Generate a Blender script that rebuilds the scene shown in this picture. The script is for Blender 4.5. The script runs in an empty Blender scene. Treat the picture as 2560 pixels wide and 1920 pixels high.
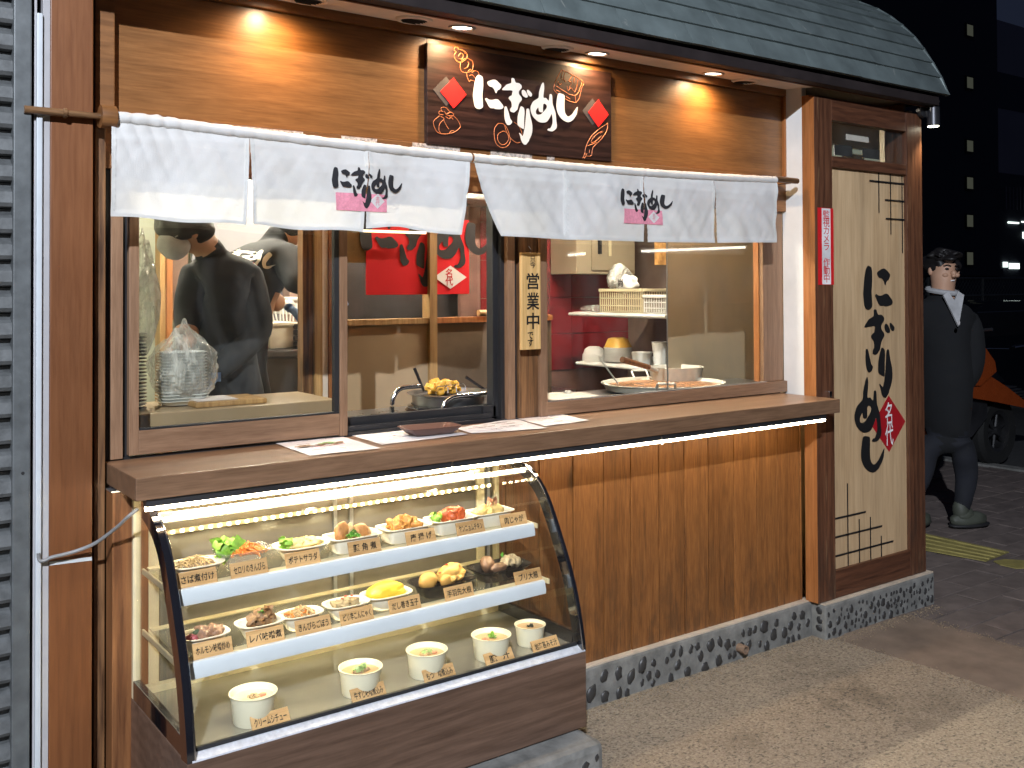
import bpy, bmesh, math, random
from mathutils import Vector, Matrix, noise
from mathutils.geometry import tessellate_polygon
rnd = random.Random(7)
S = bpy.context.scene
C = S.collection
# ------------------------------------------------------------------ camera
CAM = Vector((0.0, -2.82, 1.55))
F, YAW, PITCH, ROLL, SY = 2486.2, math.radians(36.089), math.radians(.8768), math.radians(-.237), -280.5
r_ = Vector((math.cos(YAW), -math.sin(YAW), 0))
f_ = Vector((math.sin(YAW)*math.cos(PITCH), math.cos(YAW)*math.cos(PITCH), math.sin(PITCH)))
u_ = r_.cross(f_)
RX = r_*math.cos(ROLL) + u_*math.sin(ROLL)
UX = -r_*math.sin(ROLL) + u_*math.cos(ROLL)
cam = bpy.data.cameras.new('camera'); co = bpy.data.objects.new('camera', cam); C.objects.link(co)
m3 = Matrix((RX, UX, -f_)).transposed()
co.matrix_world = Matrix.Translation(CAM) @ m3.to_4x4()
cam.sensor_width = 36; cam.lens = F/2560*36; cam.shift_y = SY/2560
cam.clip_start = .05; cam.clip_end = 500
S.camera = co

def ray(u, v): return RX*((u-1280)/F) - UX*((v-(960+SY))/F) + f_
def at(u, v, Y):                       # photo position -> real point on the vertical plane y=Y
    d = ray(u, v); return CAM + d*((Y-CAM.y)/d.y)
def atz(u, v, z):
    d = ray(u, v); return CAM + d*((z-CAM.z)/d.z)
def atx(u, v, x):
    d = ray(u, v); return CAM + d*((x-CAM.x)/d.x)
def proj(p):
    q = Vector(p)-CAM; z = q.dot(f_)
    return (F*q.dot(RX)/z+1280, -F*q.dot(UX)/z+960+SY, z)

# ------------------------------------------------------------------ world, view
W = bpy.data.worlds.new("World"); S.world = W; W.use_nodes = True
wn = W.node_tree; bgn = wn.nodes['Background']
sky = wn.nodes.new('ShaderNodeTexSky'); sky.sky_type = 'NISHITA'; sky.sun_disc = False
sky.sun_elevation = math.radians(38); sky.sun_rotation = math.radians(200)
mixs = wn.nodes.new('ShaderNodeMix'); mixs.data_type = 'RGBA'; mixs.blend_type = 'MIX'
mixs.inputs[0].default_value = .97
wn.links.new(sky.outputs[0], mixs.inputs[6]); mixs.inputs[7].default_value = (.35, .45, .9, 1)
wn.links.new(mixs.outputs[2], bgn.inputs[0]); bgn.inputs[1].default_value = .017
S.view_settings.view_transform = 'Standard'; S.view_settings.look = 'None'
S.view_settings.exposure = .45; S.view_settings.gamma = 1
S.view_settings.use_curve_mapping = False
S.cycles.max_bounces = 8; S.cycles.transparent_max_bounces = 32; S.cycles.sample_clamp_indirect = 4
S.cycles.caustics_reflective = False; S.cycles.caustics_refractive = False
# street lamp standing across the pavement behind the camera: the cool key light
def spot(name, loc, target, power, size, cone, blend, col):
    l = bpy.data.lights.new(name, 'SPOT'); l.energy = power; l.shadow_soft_size = size
    l.spot_size = math.radians(cone); l.spot_blend = blend; l.color = col
    o = bpy.data.objects.new(name, l); C.objects.link(o); o.location = loc
    o.rotation_euler = (Vector(target)-Vector(loc)).to_track_quat('-Z', 'Y').to_euler()
    return o
def area(name, loc, rot, sx, sy, power, col):
    l = bpy.data.lights.new(name, 'AREA'); l.shape = 'RECTANGLE'; l.size = sx; l.size_y = sy
    l.energy = power; l.color = col
    o = bpy.data.objects.new(name, l); C.objects.link(o); o.location = loc; o.rotation_euler = rot
    return o
KEY = spot('street_lamp_light', (-2.4, -5.6, 5.2), (1.75, -.3, .8), 2900, .05, 68, .85, (.84, .90, 1.0))
WARM = (1.0, .66, .34); LED = (1.0, .86, .55)

# ------------------------------------------------------------------ materials
def newmat(name):
    m = bpy.data.materials.new(name); m.use_nodes = True
    nt = m.node_tree; b = nt.nodes['Principled BSDF']; return m, nt, b
def N(nt, t, **k):
    n = nt.nodes.new(t)
    for a, v in k.items(): setattr(n, a, v)
    return n
def ramp(nt, fac, stops):
    r = N(nt, 'ShaderNodeValToRGB'); nt.links.new(fac, r.inputs[0])
    e = r.color_ramp.elements
    while len(e) < len(stops): e.new(.5)
    for i, (p, c) in enumerate(stops):
        e[i].position = p; e[i].color = (c[0], c[1], c[2], 1)
    return r.outputs[0]
def coords(nt, scale, rnd_off=True):
    tc = N(nt, 'ShaderNodeTexCoord'); mp = N(nt, 'ShaderNodeMapping')
    nt.links.new(tc.outputs['Object'], mp.inputs[0]); mp.inputs['Scale'].default_value = scale
    if rnd_off:
        oi = N(nt, 'ShaderNodeObjectInfo'); ml = N(nt, 'ShaderNodeMath', operation='MULTIPLY')
        nt.links.new(oi.outputs['Random'], ml.inputs[0]); ml.inputs[1].default_value = 37.0
        cb = N(nt, 'ShaderNodeCombineXYZ')
        for i in range(3): nt.links.new(ml.outputs[0], cb.inputs[i])
        nt.links.new(cb.outputs[0], mp.inputs[1])
    return mp.outputs[0]
def noisef(nt, vec, scale, detail=5, rough=.6, dist=0):
    n = N(nt, 'ShaderNodeTexNoise'); nt.links.new(vec, n.inputs['Vector'])
    n.inputs['Scale'].default_value = scale; n.inputs['Detail'].default_value = detail
    n.inputs['Roughness'].default_value = rough; n.inputs['Distortion'].default_value = dist
    return n.outputs[0]
def mixc(nt, fac, a, b, mode='MIX'):
    m = N(nt, 'ShaderNodeMix'); m.data_type = 'RGBA'; m.blend_type = mode
    for s, v in ((0, fac), (6, a), (7, b)):
        if isinstance(v, (int, float)): m.inputs[s].default_value = v
        elif isinstance(v, tuple): m.inputs[s].default_value = (v[0], v[1], v[2], 1)
        else: nt.links.new(v, m.inputs[s])
    return m.outputs[2]
def bump(nt, b, h, strength, dist=.002):
    n = N(nt, 'ShaderNodeBump'); n.inputs['Strength'].default_value = strength
    n.inputs['Distance'].default_value = dist
    nt.links.new(h, n.inputs['Height']); nt.links.new(n.outputs[0], b.inputs['Normal'])
def plain(name, col, rough=.5, metal=0, var=.25, vs=8, bmp=0, spec=.5, coat=0, emit=None, es=0, alpha=None, trans=0, sheen=0):
    m, nt, b = newmat(name)
    b.inputs['Roughness'].default_value = rough; b.inputs['Metallic'].default_value = metal
    b.inputs['Specular IOR Level'].default_value = spec; b.inputs['Coat Weight'].default_value = coat
    v = coords(nt, (1, 1, 1)); n = noisef(nt, v, vs, 6)
    lo = tuple(c*(1-var) for c in col); hi = tuple(min(1, c*(1+var)) for c in col)
    nt.links.new(ramp(nt, n, [(.3, lo), (.7, hi)]), b.inputs['Base Color'])
    rr = N(nt, 'ShaderNodeMapRange'); nt.links.new(n, rr.inputs[0])
    rr.inputs[3].default_value = max(0, rough-.08); rr.inputs[4].default_value = min(1, rough+.12)
    nt.links.new(rr.outputs[0], b.inputs['Roughness'])
    if bmp: bump(nt, b, noisef(nt, v, vs*6, 4), bmp, .002)
    if emit: b.inputs['Emission Color'].default_value = (*emit, 1); b.inputs['Emission Strength'].default_value = es
    if trans: b.inputs['Transmission Weight'].default_value = trans
    if alpha is not None: b.inputs['Alpha'].default_value = alpha
    return m
def wood(name, dark, light, axis='x', fine=140, rough=.45, worn=None, figure=.35, coat=0, bmp=.25, knots=False, varo=.25):
    m, nt, b = newmat(name)
    k = .06
    sc = {'x': (k, 1, 1), 'y': (1, k, 1), 'z': (1, 1, k)}[axis]
    v = coords(nt, sc)
    g = noisef(nt, v, fine, 6, .62, .3)
    big = noisef(nt, v, fine*.09, 3, .5, .8)
    wv = N(nt, 'ShaderNodeTexWave', wave_type='BANDS'); wv.bands_direction = 'Z' if axis != 'z' else 'X'
    sc2 = {'x': (.25, 1, 1), 'y': (1, .25, 1), 'z': (1, 1, .12)}[axis]
    v2 = coords(nt, sc2)
    nt.links.new(v2, wv.inputs[0]); wv.inputs['Scale'].default_value = 9; wv.inputs['Distortion'].default_value = 7
    wv.inputs['Detail'].default_value = 4; wv.inputs['Detail Scale'].default_value = 1.6
    mid = tuple((a+c)/2 for a, c in zip(dark, light))
    c1 = ramp(nt, g, [(.36, dark), (.5, mid), (.66, light)])
    c2 = mixc(nt, figure, c1, ramp(nt, wv.outputs[1], [(.2, dark), (.75, light)]))
    c3 = mixc(nt, 1.0, c2, ramp(nt, big, [(.3, (.78, .75, .73)), (.62, (1.10, 1.08, 1.07))]), 'MULTIPLY')
    oi = N(nt, 'ShaderNodeObjectInfo'); mr = N(nt, 'ShaderNodeMapRange'); nt.links.new(oi.outputs['Random'], mr.inputs[0])
    mr.inputs[3].default_value = 1-varo; mr.inputs[4].default_value = 1+varo*.6
    cb = N(nt, 'ShaderNodeCombineXYZ')
    for i in range(3): nt.links.new(mr.outputs[0], cb.inputs[i])
    c4 = mixc(nt, 1.0, c3, cb.outputs[0], 'MULTIPLY')
    if knots:
        vk = coords(nt, {'x': (.45, 1, 1), 'y': (1, .45, 1), 'z': (1, 1, .45)}[axis])
        vo = N(nt, 'ShaderNodeTexVoronoi'); nt.links.new(vk, vo.inputs[0]); vo.inputs['Scale'].default_value = 5.5
        kf = ramp(nt, vo.outputs[0], [(.05, (.9, .9, .9)), (.16, (0, 0, 0))])
        c4 = mixc(nt, kf, c4, tuple(c*.25 for c in dark))
    if worn:
        wf = noisef(nt, coords(nt, sc), 30, 8, .7)
        c4 = mixc(nt, ramp(nt, wf, [(.58, (0, 0, 0)), (.68, (.8, .8, .8))]), c4, worn)
    nt.links.new(c4, b.inputs['Base Color'])
    b.inputs['Roughness'].default_value = rough; b.inputs['Coat Weight'].default_value = coat; b.inputs['Coat Roughness'].default_value = .25
    rr = N(nt, 'ShaderNodeMapRange'); nt.links.new(g, rr.inputs[0]); rr.inputs[3].default_value = rough-.08; rr.inputs[4].default_value = rough+.15
    nt.links.new(rr.outputs[0], b.inputs['Roughness'])
    bump(nt, b, g, bmp, .0015)
    return m
def glass(name, tint=(.93, .96, .94), refl=1.0, haze=.02, smear=.5):
    m = bpy.data.materials.new(name); m.use_nodes = True; nt = m.node_tree; nt.nodes.clear()
    out = N(nt, 'ShaderNodeOutputMaterial'); tr = N(nt, 'ShaderNodeBsdfTransparent'); gl = N(nt, 'ShaderNodeBsdfGlossy')
    df = N(nt, 'ShaderNodeBsdfDiffuse'); fr = N(nt, 'ShaderNodeFresnel')
    # same reflectance on both faces of the sheet (a thin pane never reflects totally from inside)
    ge = N(nt, 'ShaderNodeNewGeometry'); io = N(nt, 'ShaderNodeMapRange'); nt.links.new(ge.outputs['Backfacing'], io.inputs[0])
    io.inputs[3].default_value = 1.5; io.inputs[4].default_value = 1/1.5; nt.links.new(io.outputs[0], fr.inputs[0])
    tr.inputs[0].default_value = (*tint, 1); gl.inputs['Roughness'].default_value = .015
    ml = N(nt, 'ShaderNodeMath', operation='MULTIPLY'); nt.links.new(fr.outputs[0], ml.inputs[0]); ml.inputs[1].default_value = refl
    mx = N(nt, 'ShaderNodeMixShader'); nt.links.new(ml.outputs[0], mx.inputs[0]); nt.links.new(tr.outputs[0], mx.inputs[1]); nt.links.new(gl.outputs[0], mx.inputs[2])
    mx2 = N(nt, 'ShaderNodeMixShader'); v = coords(nt, (1, 1, .35)); n = noisef(nt, v, 7, 8, .65, 1.2)
    mr = N(nt, 'ShaderNodeMapRange'); nt.links.new(n, mr.inputs[0]); mr.inputs[1].default_value = .45; mr.inputs[2].default_value = .8
    mr.inputs[3].default_value = haze*.3; mr.inputs[4].default_value = haze*(1+smear*3)
    nt.links.new(mr.outputs[0], mx2.inputs[0]); df.inputs[0].default_value = (.7, .7, .66, 1)
    nt.links.new(mx.outputs[0], mx2.inputs[1]); nt.links.new(df.outputs[0], mx2.inputs[2]); nt.links.new(mx2.outputs[0], out.inputs[0])
    return m
def emis(name, col, s, base=.8):
    m = bpy.data.materials.new(name); m.use_nodes = True; nt = m.node_tree; b = nt.nodes['Principled BSDF']
    b.inputs['Base Color'].default_value = (base, base, base, 1); b.inputs['Emission Color'].default_value = (*col, 1); b.inputs['Emission Strength'].default_value = s
    return m
# wood family
M = {}
M['plank'] = wood('plank_wood', (.15, .054, .014), (.29, .120, .034), 'z', 210, .42, knots=True, figure=.16, varo=.2, coat=.15, worn=(.06, .022, .008))
M['wall'] = wood('wall_panel_wood', (.165, .070, .021), (.245, .108, .033), 'x', 150, .36, figure=.04, varo=.04, coat=.25, bmp=.05)
M['header'] = wood('header_wood', (.16, .068, .022), (.26, .115, .038), 'x', 120, .42, varo=.1)
M['pillar'] = wood('pillar_wood', (.14, .048, .014), (.19, .070, .021), 'z', 90, .45, figure=.15, varo=.08, bmp=.12)
M['post'] = wood('post_wood', (.07, .030, .012), (.30, .15, .06), 'z', 110, .5, knots=True)
M['casepost'] = wood('case_post_wood', (.10, .036, .012), (.27, .115, .04), 'z', 60, .5, knots=True)
M['doorframe'] = wood('door_frame_wood', (.055, .020, .010), (.15, .062, .030), 'z', 120, .42, worn=(.24, .14, .07), varo=.1)
M['doorframex'] = wood('door_rail_wood', (.055, .020, .010), (.13, .05, .024), 'x', 120, .42, varo=.1)
M['orange'] = wood('orange_wood', (.24, .085, .022), (.40, .16, .05), 'z', 100, .45, varo=.05)
M['counter'] = wood('counter_laminate', (.15, .085, .048), (.24, .14, .082), 'x', 150, .34, figure=.15, varo=.02, coat=.1, bmp=.08)
M['sash'] = wood('sash_laminate', (.19, .108, .062), (.28, .17, .102), 'x', 190, .4, figure=.12, varo=.04, bmp=.08)
M['sashz'] = wood('sash_laminate_upright', (.19, .108, .062), (.28, .17, .102), 'z', 190, .4, figure=.12, varo=.04, bmp=.08)
M['base'] = wood('case_base_laminate', (.085, .050, .034), (.15, .092, .064), 'x', 120, .4, figure=.35, varo=.02, bmp=.08)
M['doorpanel'] = wood('door_panel_veneer', (.44, .30, .165), (.57, .41, .24), 'z', 60, .5, figure=.1, varo=.02, bmp=.04)
M['signboard'] = wood('sign_board_dark', (.012, .005, .004), (.038, .016, .012), 'x', 150, .38, figure=.45, varo=.02, bmp=.08)
M['cardwood'] = wood('card_wood', (.58, .34, .14), (.80, .52, .25), 'x', 160, .5, figure=.3, varo=.1, bmp=.05)
M['bluntwood'] = wood('pale_frame_wood', (.33, .19, .07), (.52, .33, .14), 'z', 120, .5, varo=.15)
M['paleboard'] = wood('pale_board_wood', (.55, .34, .12), (.74, .50, .22), 'z', 120, .5, varo=.05)
M['bamboo'] = wood('bamboo_smoked', (.05, .025, .012), (.24, .13, .06), 'x', 200, .3, varo=.05)
M['soffit'] = plain('soffit_paint', (.80, .72, .64), .7, var=.15, vs=5, bmp=.1)
M['white'] = plain('white_paint', (.68, .68, .66), .55, var=.08, vs=6, bmp=.05)
M['fascia'] = plain('fascia_dark_paint', (.018, .012, .012), .6, var=.3)
M['blackmetal'] = plain('black_aluminium', (.022, .022, .024), .4, .2, var=.2)
M['gasket'] = plain('rubber_gasket', (.012, .012, .013), .6)
M['alu'] = plain('aluminium', (.55, .57, .60), .32, .9, var=.12, vs=20)
M['sill'] = plain('case_sill_metal', (.72, .74, .80), .38, .35, var=.15, vs=60, bmp=.25)
M['potalu'] = plain('worn_pot_aluminium', (.62, .60, .54), .42, .12, var=.15, vs=12)
M['chrome'] = plain('chrome', (.75, .75, .76), .12, 1.0, var=.08)
M['steel'] = plain('stainless_steel', (.42, .42, .43), .28, 1.0, var=.15, vs=5)
M['darksteel'] = plain('dark_steel', (.10, .10, .11), .35, .8, var=.3, vs=4)
M['wire'] = plain('grey_cable', (.20, .20, .20), .5)
M['conduit'] = plain('grey_plastic_trim', (.36, .35, .36), .5, var=.1)
M['whitetrim'] = plain('white_plastic_trim', (.50, .53, .56), .45, var=.08)
M['blackgloss'] = plain('black_gloss_frame', (.010, .010, .013), .07, .0, var=.1, coat=1.0, spec=.8)
M['cream'] = plain('cream_case_frame', (.62, .54, .36), .4, var=.08)
M['railwhite'] = plain('price_rail_plastic', (.70, .76, .84), .35, var=.05)
M['shelfglass'] = glass('shelf_glass', (.95, .96, .92), 1.0, .10, .3)
M['window'] = glass('window_glass', (.93, .93, .90), .8, .012, .8)
M['caseglass'] = glass('case_glass', (.98, .98, .96), .9, .0022, .5)
M['clear'] = glass('clear_plastic', (.98, .98, .98), 1.3, .22, .5)
M['bagfilm'] = glass('bag_film', (.98, .98, .98), 2.6, .42, 1.0)
M['ink'] = plain('black_ink', (.008, .008, .009), .5, var=.05)
M['inkcloth'] = plain('faded_black_print', (.018, .017, .020), .9, var=.3, vs=60)
M['logo_white'] = plain('cream_white_letter', (.78, .74, .68), .5, var=.04)
M['red'] = plain('red_vinyl', (.62, .012, .018), .4, var=.06)
M['redsign'] = plain('bright_red_sticker', (.80, .02, .018), .4, var=.05)
M['darkred'] = plain('dark_red_diamond', (.36, .008, .014), .45, var=.05)
M['pink'] = plain('faded_pink_print', (.70, .26, .33), .9, var=.15, vs=120)
M['pinkchar'] = plain('pink_character', (.66, .25, .30), .9)
M['greyshade'] = plain('grey_printed_diamond', (.055, .045, .042), .6, var=.2)
M['orangeline'] = plain('orange_line_print', (.62, .20, .07), .5, var=.1)
M['whitechar'] = plain('white_character', (.75, .72, .72), .5)
M['paper'] = plain('menu_paper', (.74, .69, .68), .55, var=.05)
M['papertext'] = plain('menu_print', (.22, .18, .17), .6)
M['potwhite'] = plain('white_plastic_dish', (.85, .80, .68), .42, var=.04)
M['cupcream'] = plain('cream_plastic_cup', (.86, .82, .64), .4, var=.04)
M['milky'] = plain('milky_plastic', (.86, .88, .86), .3, var=.05, coat=.4)
M['darktray'] = plain('black_plastic_tray', (.020, .016, .016), .25, var=.1, coat=.3)
M['browntray'] = plain('brown_coin_tray', (.125, .062, .045), .35, var=.12)
M['skin'] = plain('skin', (.50, .29, .19), .55, var=.08)
M['darkcloth'] = plain('black_cotton', (.016, .018, .022), .85, var=.35, vs=14, bmp=.3)
M['navycloth'] = plain('navy_coat', (.0035, .004, .0055), .9, var=.3, vs=14, bmp=.3)
M['hair'] = plain('black_hair', (.010, .008, .008), .5, bmp=.3)
M['glove'] = plain('blue_nitrile_glove', (.20, .33, .62), .45, var=.15)
M['mask'] = plain('white_mask', (.45, .45, .46), .8)
M['greenwall'] = plain('pale_green_wall', (.42, .45, .36), .6, var=.06, vs=3)
M['beige'] = plain('beige_panel', (.34, .25, .15), .38, var=.12, vs=3)
M['brownpanel'] = plain('brown_steamy_panel', (.12, .085, .055), .35, var=.4, vs=3)
M['greypanel'] = plain('grey_brown_panel', (.32, .265, .185), .4, var=.12, vs=3)
M['redtile'] = plain('red_wall_tile', (.20, .014, .018), .22, var=.18, vs=4, coat=.3)
M['grout'] = plain('tile_grout', (.20, .10, .08), .8)
M['tube'] = emis('white_led_tube', (1.0, .86, .58), 46)
M['casetube'] = emis('warm_case_tube', (1.0, .82, .52), 28)
M['shelflight'] = emis('shelf_light_strip', (1.0, .84, .54), 42)
M['mirrorlamp'] = emis('arcade_tube', (1.0, .92, .80), 16)
M['dot'] = emis('led_diode', (1.0, .86, .55), 60)
M['roomtube'] = emis('room_fluorescent', (1.0, .91, .76), 400)
M['downlamp'] = emis('downlight_lens', (1.0, .86, .66), 14)
M['spotlamp'] = emis('spotlight_lens', (1.0, .95, .72), 14)
M['tornpaper'] = plain('torn_paper_residue', (.48, .40, .34), .8, var=.75, vs=90, bmp=.5)
M['roof'] = plain('slate_metal_roof', (.135, .165, .165), .42, .25, var=.3, vs=5, bmp=.15)
M['darkbld'] = plain('dark_building_wall', (.055, .060, .085), .8, var=.15, vs=.2)
M['palebld'] = plain('grey_building_wall', (.30, .28, .32), .8, var=.1, vs=.2)
M['carpaint'] = plain('black_car_paint', (.004, .005, .009), .12, .0, coat=1, var=.1)
M['orangepaint'] = plain('burnt_orange_paint', (.42, .075, .014), .25, .2, coat=1, var=.08)
M['tyre'] = plain('tyre_rubber', (.008, .008, .008), .8, bmp=.2)
M['yellow'] = plain('worn_yellow_paint', (.25, .21, .065), .7, var=.35, vs=10, bmp=.3)
M['winglow'] = emis('dim_lit_window', (.9, .95, .70), .035, .02)
M['stationlight'] = emis('bright_distant_lamp', (.85, 1.0, .92), 1.6)

def grime(mat_, z0, z1, col, amt):  # patchy darker tone, stronger towards the bottom
    nt = mat_.node_tree; b = nt.nodes['Principled BSDF']; src = b.inputs['Base Color'].links[0].from_socket
    geo = N(nt, 'ShaderNodeNewGeometry'); sx = N(nt, 'ShaderNodeSeparateXYZ'); nt.links.new(geo.outputs['Position'], sx.inputs[0])
    mr = N(nt, 'ShaderNodeMapRange'); nt.links.new(sx.outputs[2], mr.inputs[0]); mr.inputs[1].default_value = z0; mr.inputs[2].default_value = z1; mr.inputs[3].default_value = 1; mr.inputs[4].default_value = 0
    v = coords(nt, (1, 1, .35)); n = noisef(nt, v, 14, 8, .7)
    ad = N(nt, 'ShaderNodeMath', operation='MULTIPLY'); nt.links.new(mr.outputs[0], ad.inputs[0]); nt.links.new(ramp(nt, n, [(.47, (0, 0, 0)), (.60, (amt, amt, amt))]), ad.inputs[1])
    nt.links.new(mixc(nt, ad.outputs[0], src, col), b.inputs['Base Color'])
grime(M['plank'], .14, .75, (.06, .03, .014), .6); grime(M['doorframe'], .14, .8, (.025, .018, .014), .6)
def scratched_roof():
    m = M['roof']; nt = m.node_tree; b = nt.nodes['Principled BSDF']
    src = b.inputs['Base Color'].links[0].from_socket
    v = coords(nt, (1.0, .3, .5)); n = noisef(nt, v, 9, 10, .75, 2.5)
    f = ramp(nt, n, [(.62, (0, 0, 0)), (.70, (.6, .6, .6))])
    nt.links.new(mixc(nt, f, src, (.42, .42, .38)), b.inputs['Base Color'])
scratched_roof()
def ground_mat():
    m, nt, b = newmat('exposed_aggregate_asphalt')
    v = coords(nt, (1, 1, 1), False)
    vo = N(nt, 'ShaderNodeTexVoronoi'); nt.links.new(v, vo.inputs[0]); vo.inputs['Scale'].default_value = 150
    vb = N(nt, 'ShaderNodeTexVoronoi'); nt.links.new(v, vb.inputs[0]); vb.inputs['Scale'].default_value = 50
    n = noisef(nt, coords(nt, (.62, 1, 1), False), 105, 3, .55); big = noisef(nt, v, 2.3, 8, .65)
    c = ramp(nt, vo.outputs['Color'], [(.1, (.20, .160, .118)), (.5, (.26, .212, .158)), (.9, (.32, .268, .205))])
    c = mixc(nt, ramp(nt, n, [(.36, (.8, .8, .8)), (.45, (0, 0, 0))]), c, (.075, .062, .050))
    c = mixc(nt, 1.0, c, ramp(nt, big, [(.34, (.62, .60, .58)), (.46, (.95, .94, .93)), (.7, (1.1, 1.08, 1.05))]), 'MULTIPLY')
    nt.links.new(c, b.inputs['Base Color']); b.inputs['Roughness'].default_value = .85
    ad = N(nt, 'ShaderNodeMath', operation='ADD'); nt.links.new(vb.outputs[0], ad.inputs[0]); nt.links.new(n, ad.inputs[1])
    bump(nt, b, ad.outputs[0], .6, .005)
    return m
M['ground'] = ground_mat()
M['apron'] = plain('brown_concrete_apron', (.17, .125, .095), .8, var=.28, vs=6, bmp=.5)
M['paver'] = plain('paving_brick', (.125, .098, .088), .8, var=.3, vs=9, bmp=.4)
M['paverbed'] = plain('paving_joint_sand', (.03, .026, .022), .9, bmp=.5)
M['road'] = plain('road_asphalt', (.045, .045, .045), .85, var=.3, vs=30, bmp=.5)
M['concrete'] = plain('weathered_concrete', (.175, .172, .160), .85, var=.38, vs=14, bmp=.9)
M['ledge'] = plain('pale_mortar_ledge', (.50, .41, .32), .8, var=.2, vs=14, bmp=.5)
M['pebble'] = plain('black_pebble', (.035, .034, .034), .38, var=.45, vs=30, bmp=.15)
M['grit'] = plain('loose_grit', (.20, .15, .10), .9, var=.6, vs=90)
M['slatmetal'] = plain('weathered_shutter_paint', (.105, .110, .112), .55, .2, var=.35, vs=22, bmp=.35)
M['shutterframe'] = plain('galvanised_frame', (.115, .124, .128), .5, .3, var=.25, vs=18, bmp=.1)
def cloth_mat():
    m, nt, b = newmat('white_noren_cotton')
    v = coords(nt, (.12, 1, 1), False); v2 = coords(nt, (1, 1, .12), False)
    a = noisef(nt, v, 420, 4, .7); c = noisef(nt, v2, 420, 4, .7)
    ad = N(nt, 'ShaderNodeMath', operation='ADD'); nt.links.new(a, ad.inputs[0]); nt.links.new(c, ad.inputs[1])
    v3 = coords(nt, (1, 1, 1), False); st = noisef(nt, v3, 5, 6, .6)
    col = ramp(nt, ad.outputs[0], [(.38, (.58, .58, .57)), (.55, (.77, .77, .76))])
    nt.links.new(mixc(nt, 1.0, col, ramp(nt, st, [(.35, (.90, .89, .86)), (.65, (1, 1, 1))]), 'MULTIPLY'), b.inputs['Base Color'])
    b.inputs['Roughness'].default_value = .9; bump(nt, b, ad.outputs[0], .6, .0012)
    # thin cotton lets the light behind it through
    tl = N(nt, 'ShaderNodeBsdfTranslucent'); tl.inputs[0].default_value = (.80, .74, .60, 1)
    mx = N(nt, 'ShaderNodeMixShader'); mx.inputs[0].default_value = .24; out = nt.nodes['Material Output']
    nt.links.new(b.outputs[0], mx.inputs[1]); nt.links.new(tl.outputs[0], mx.inputs[2]); nt.links.new(mx.outputs[0], out.inputs[0])
    return m
M['cloth'] = cloth_mat()

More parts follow.
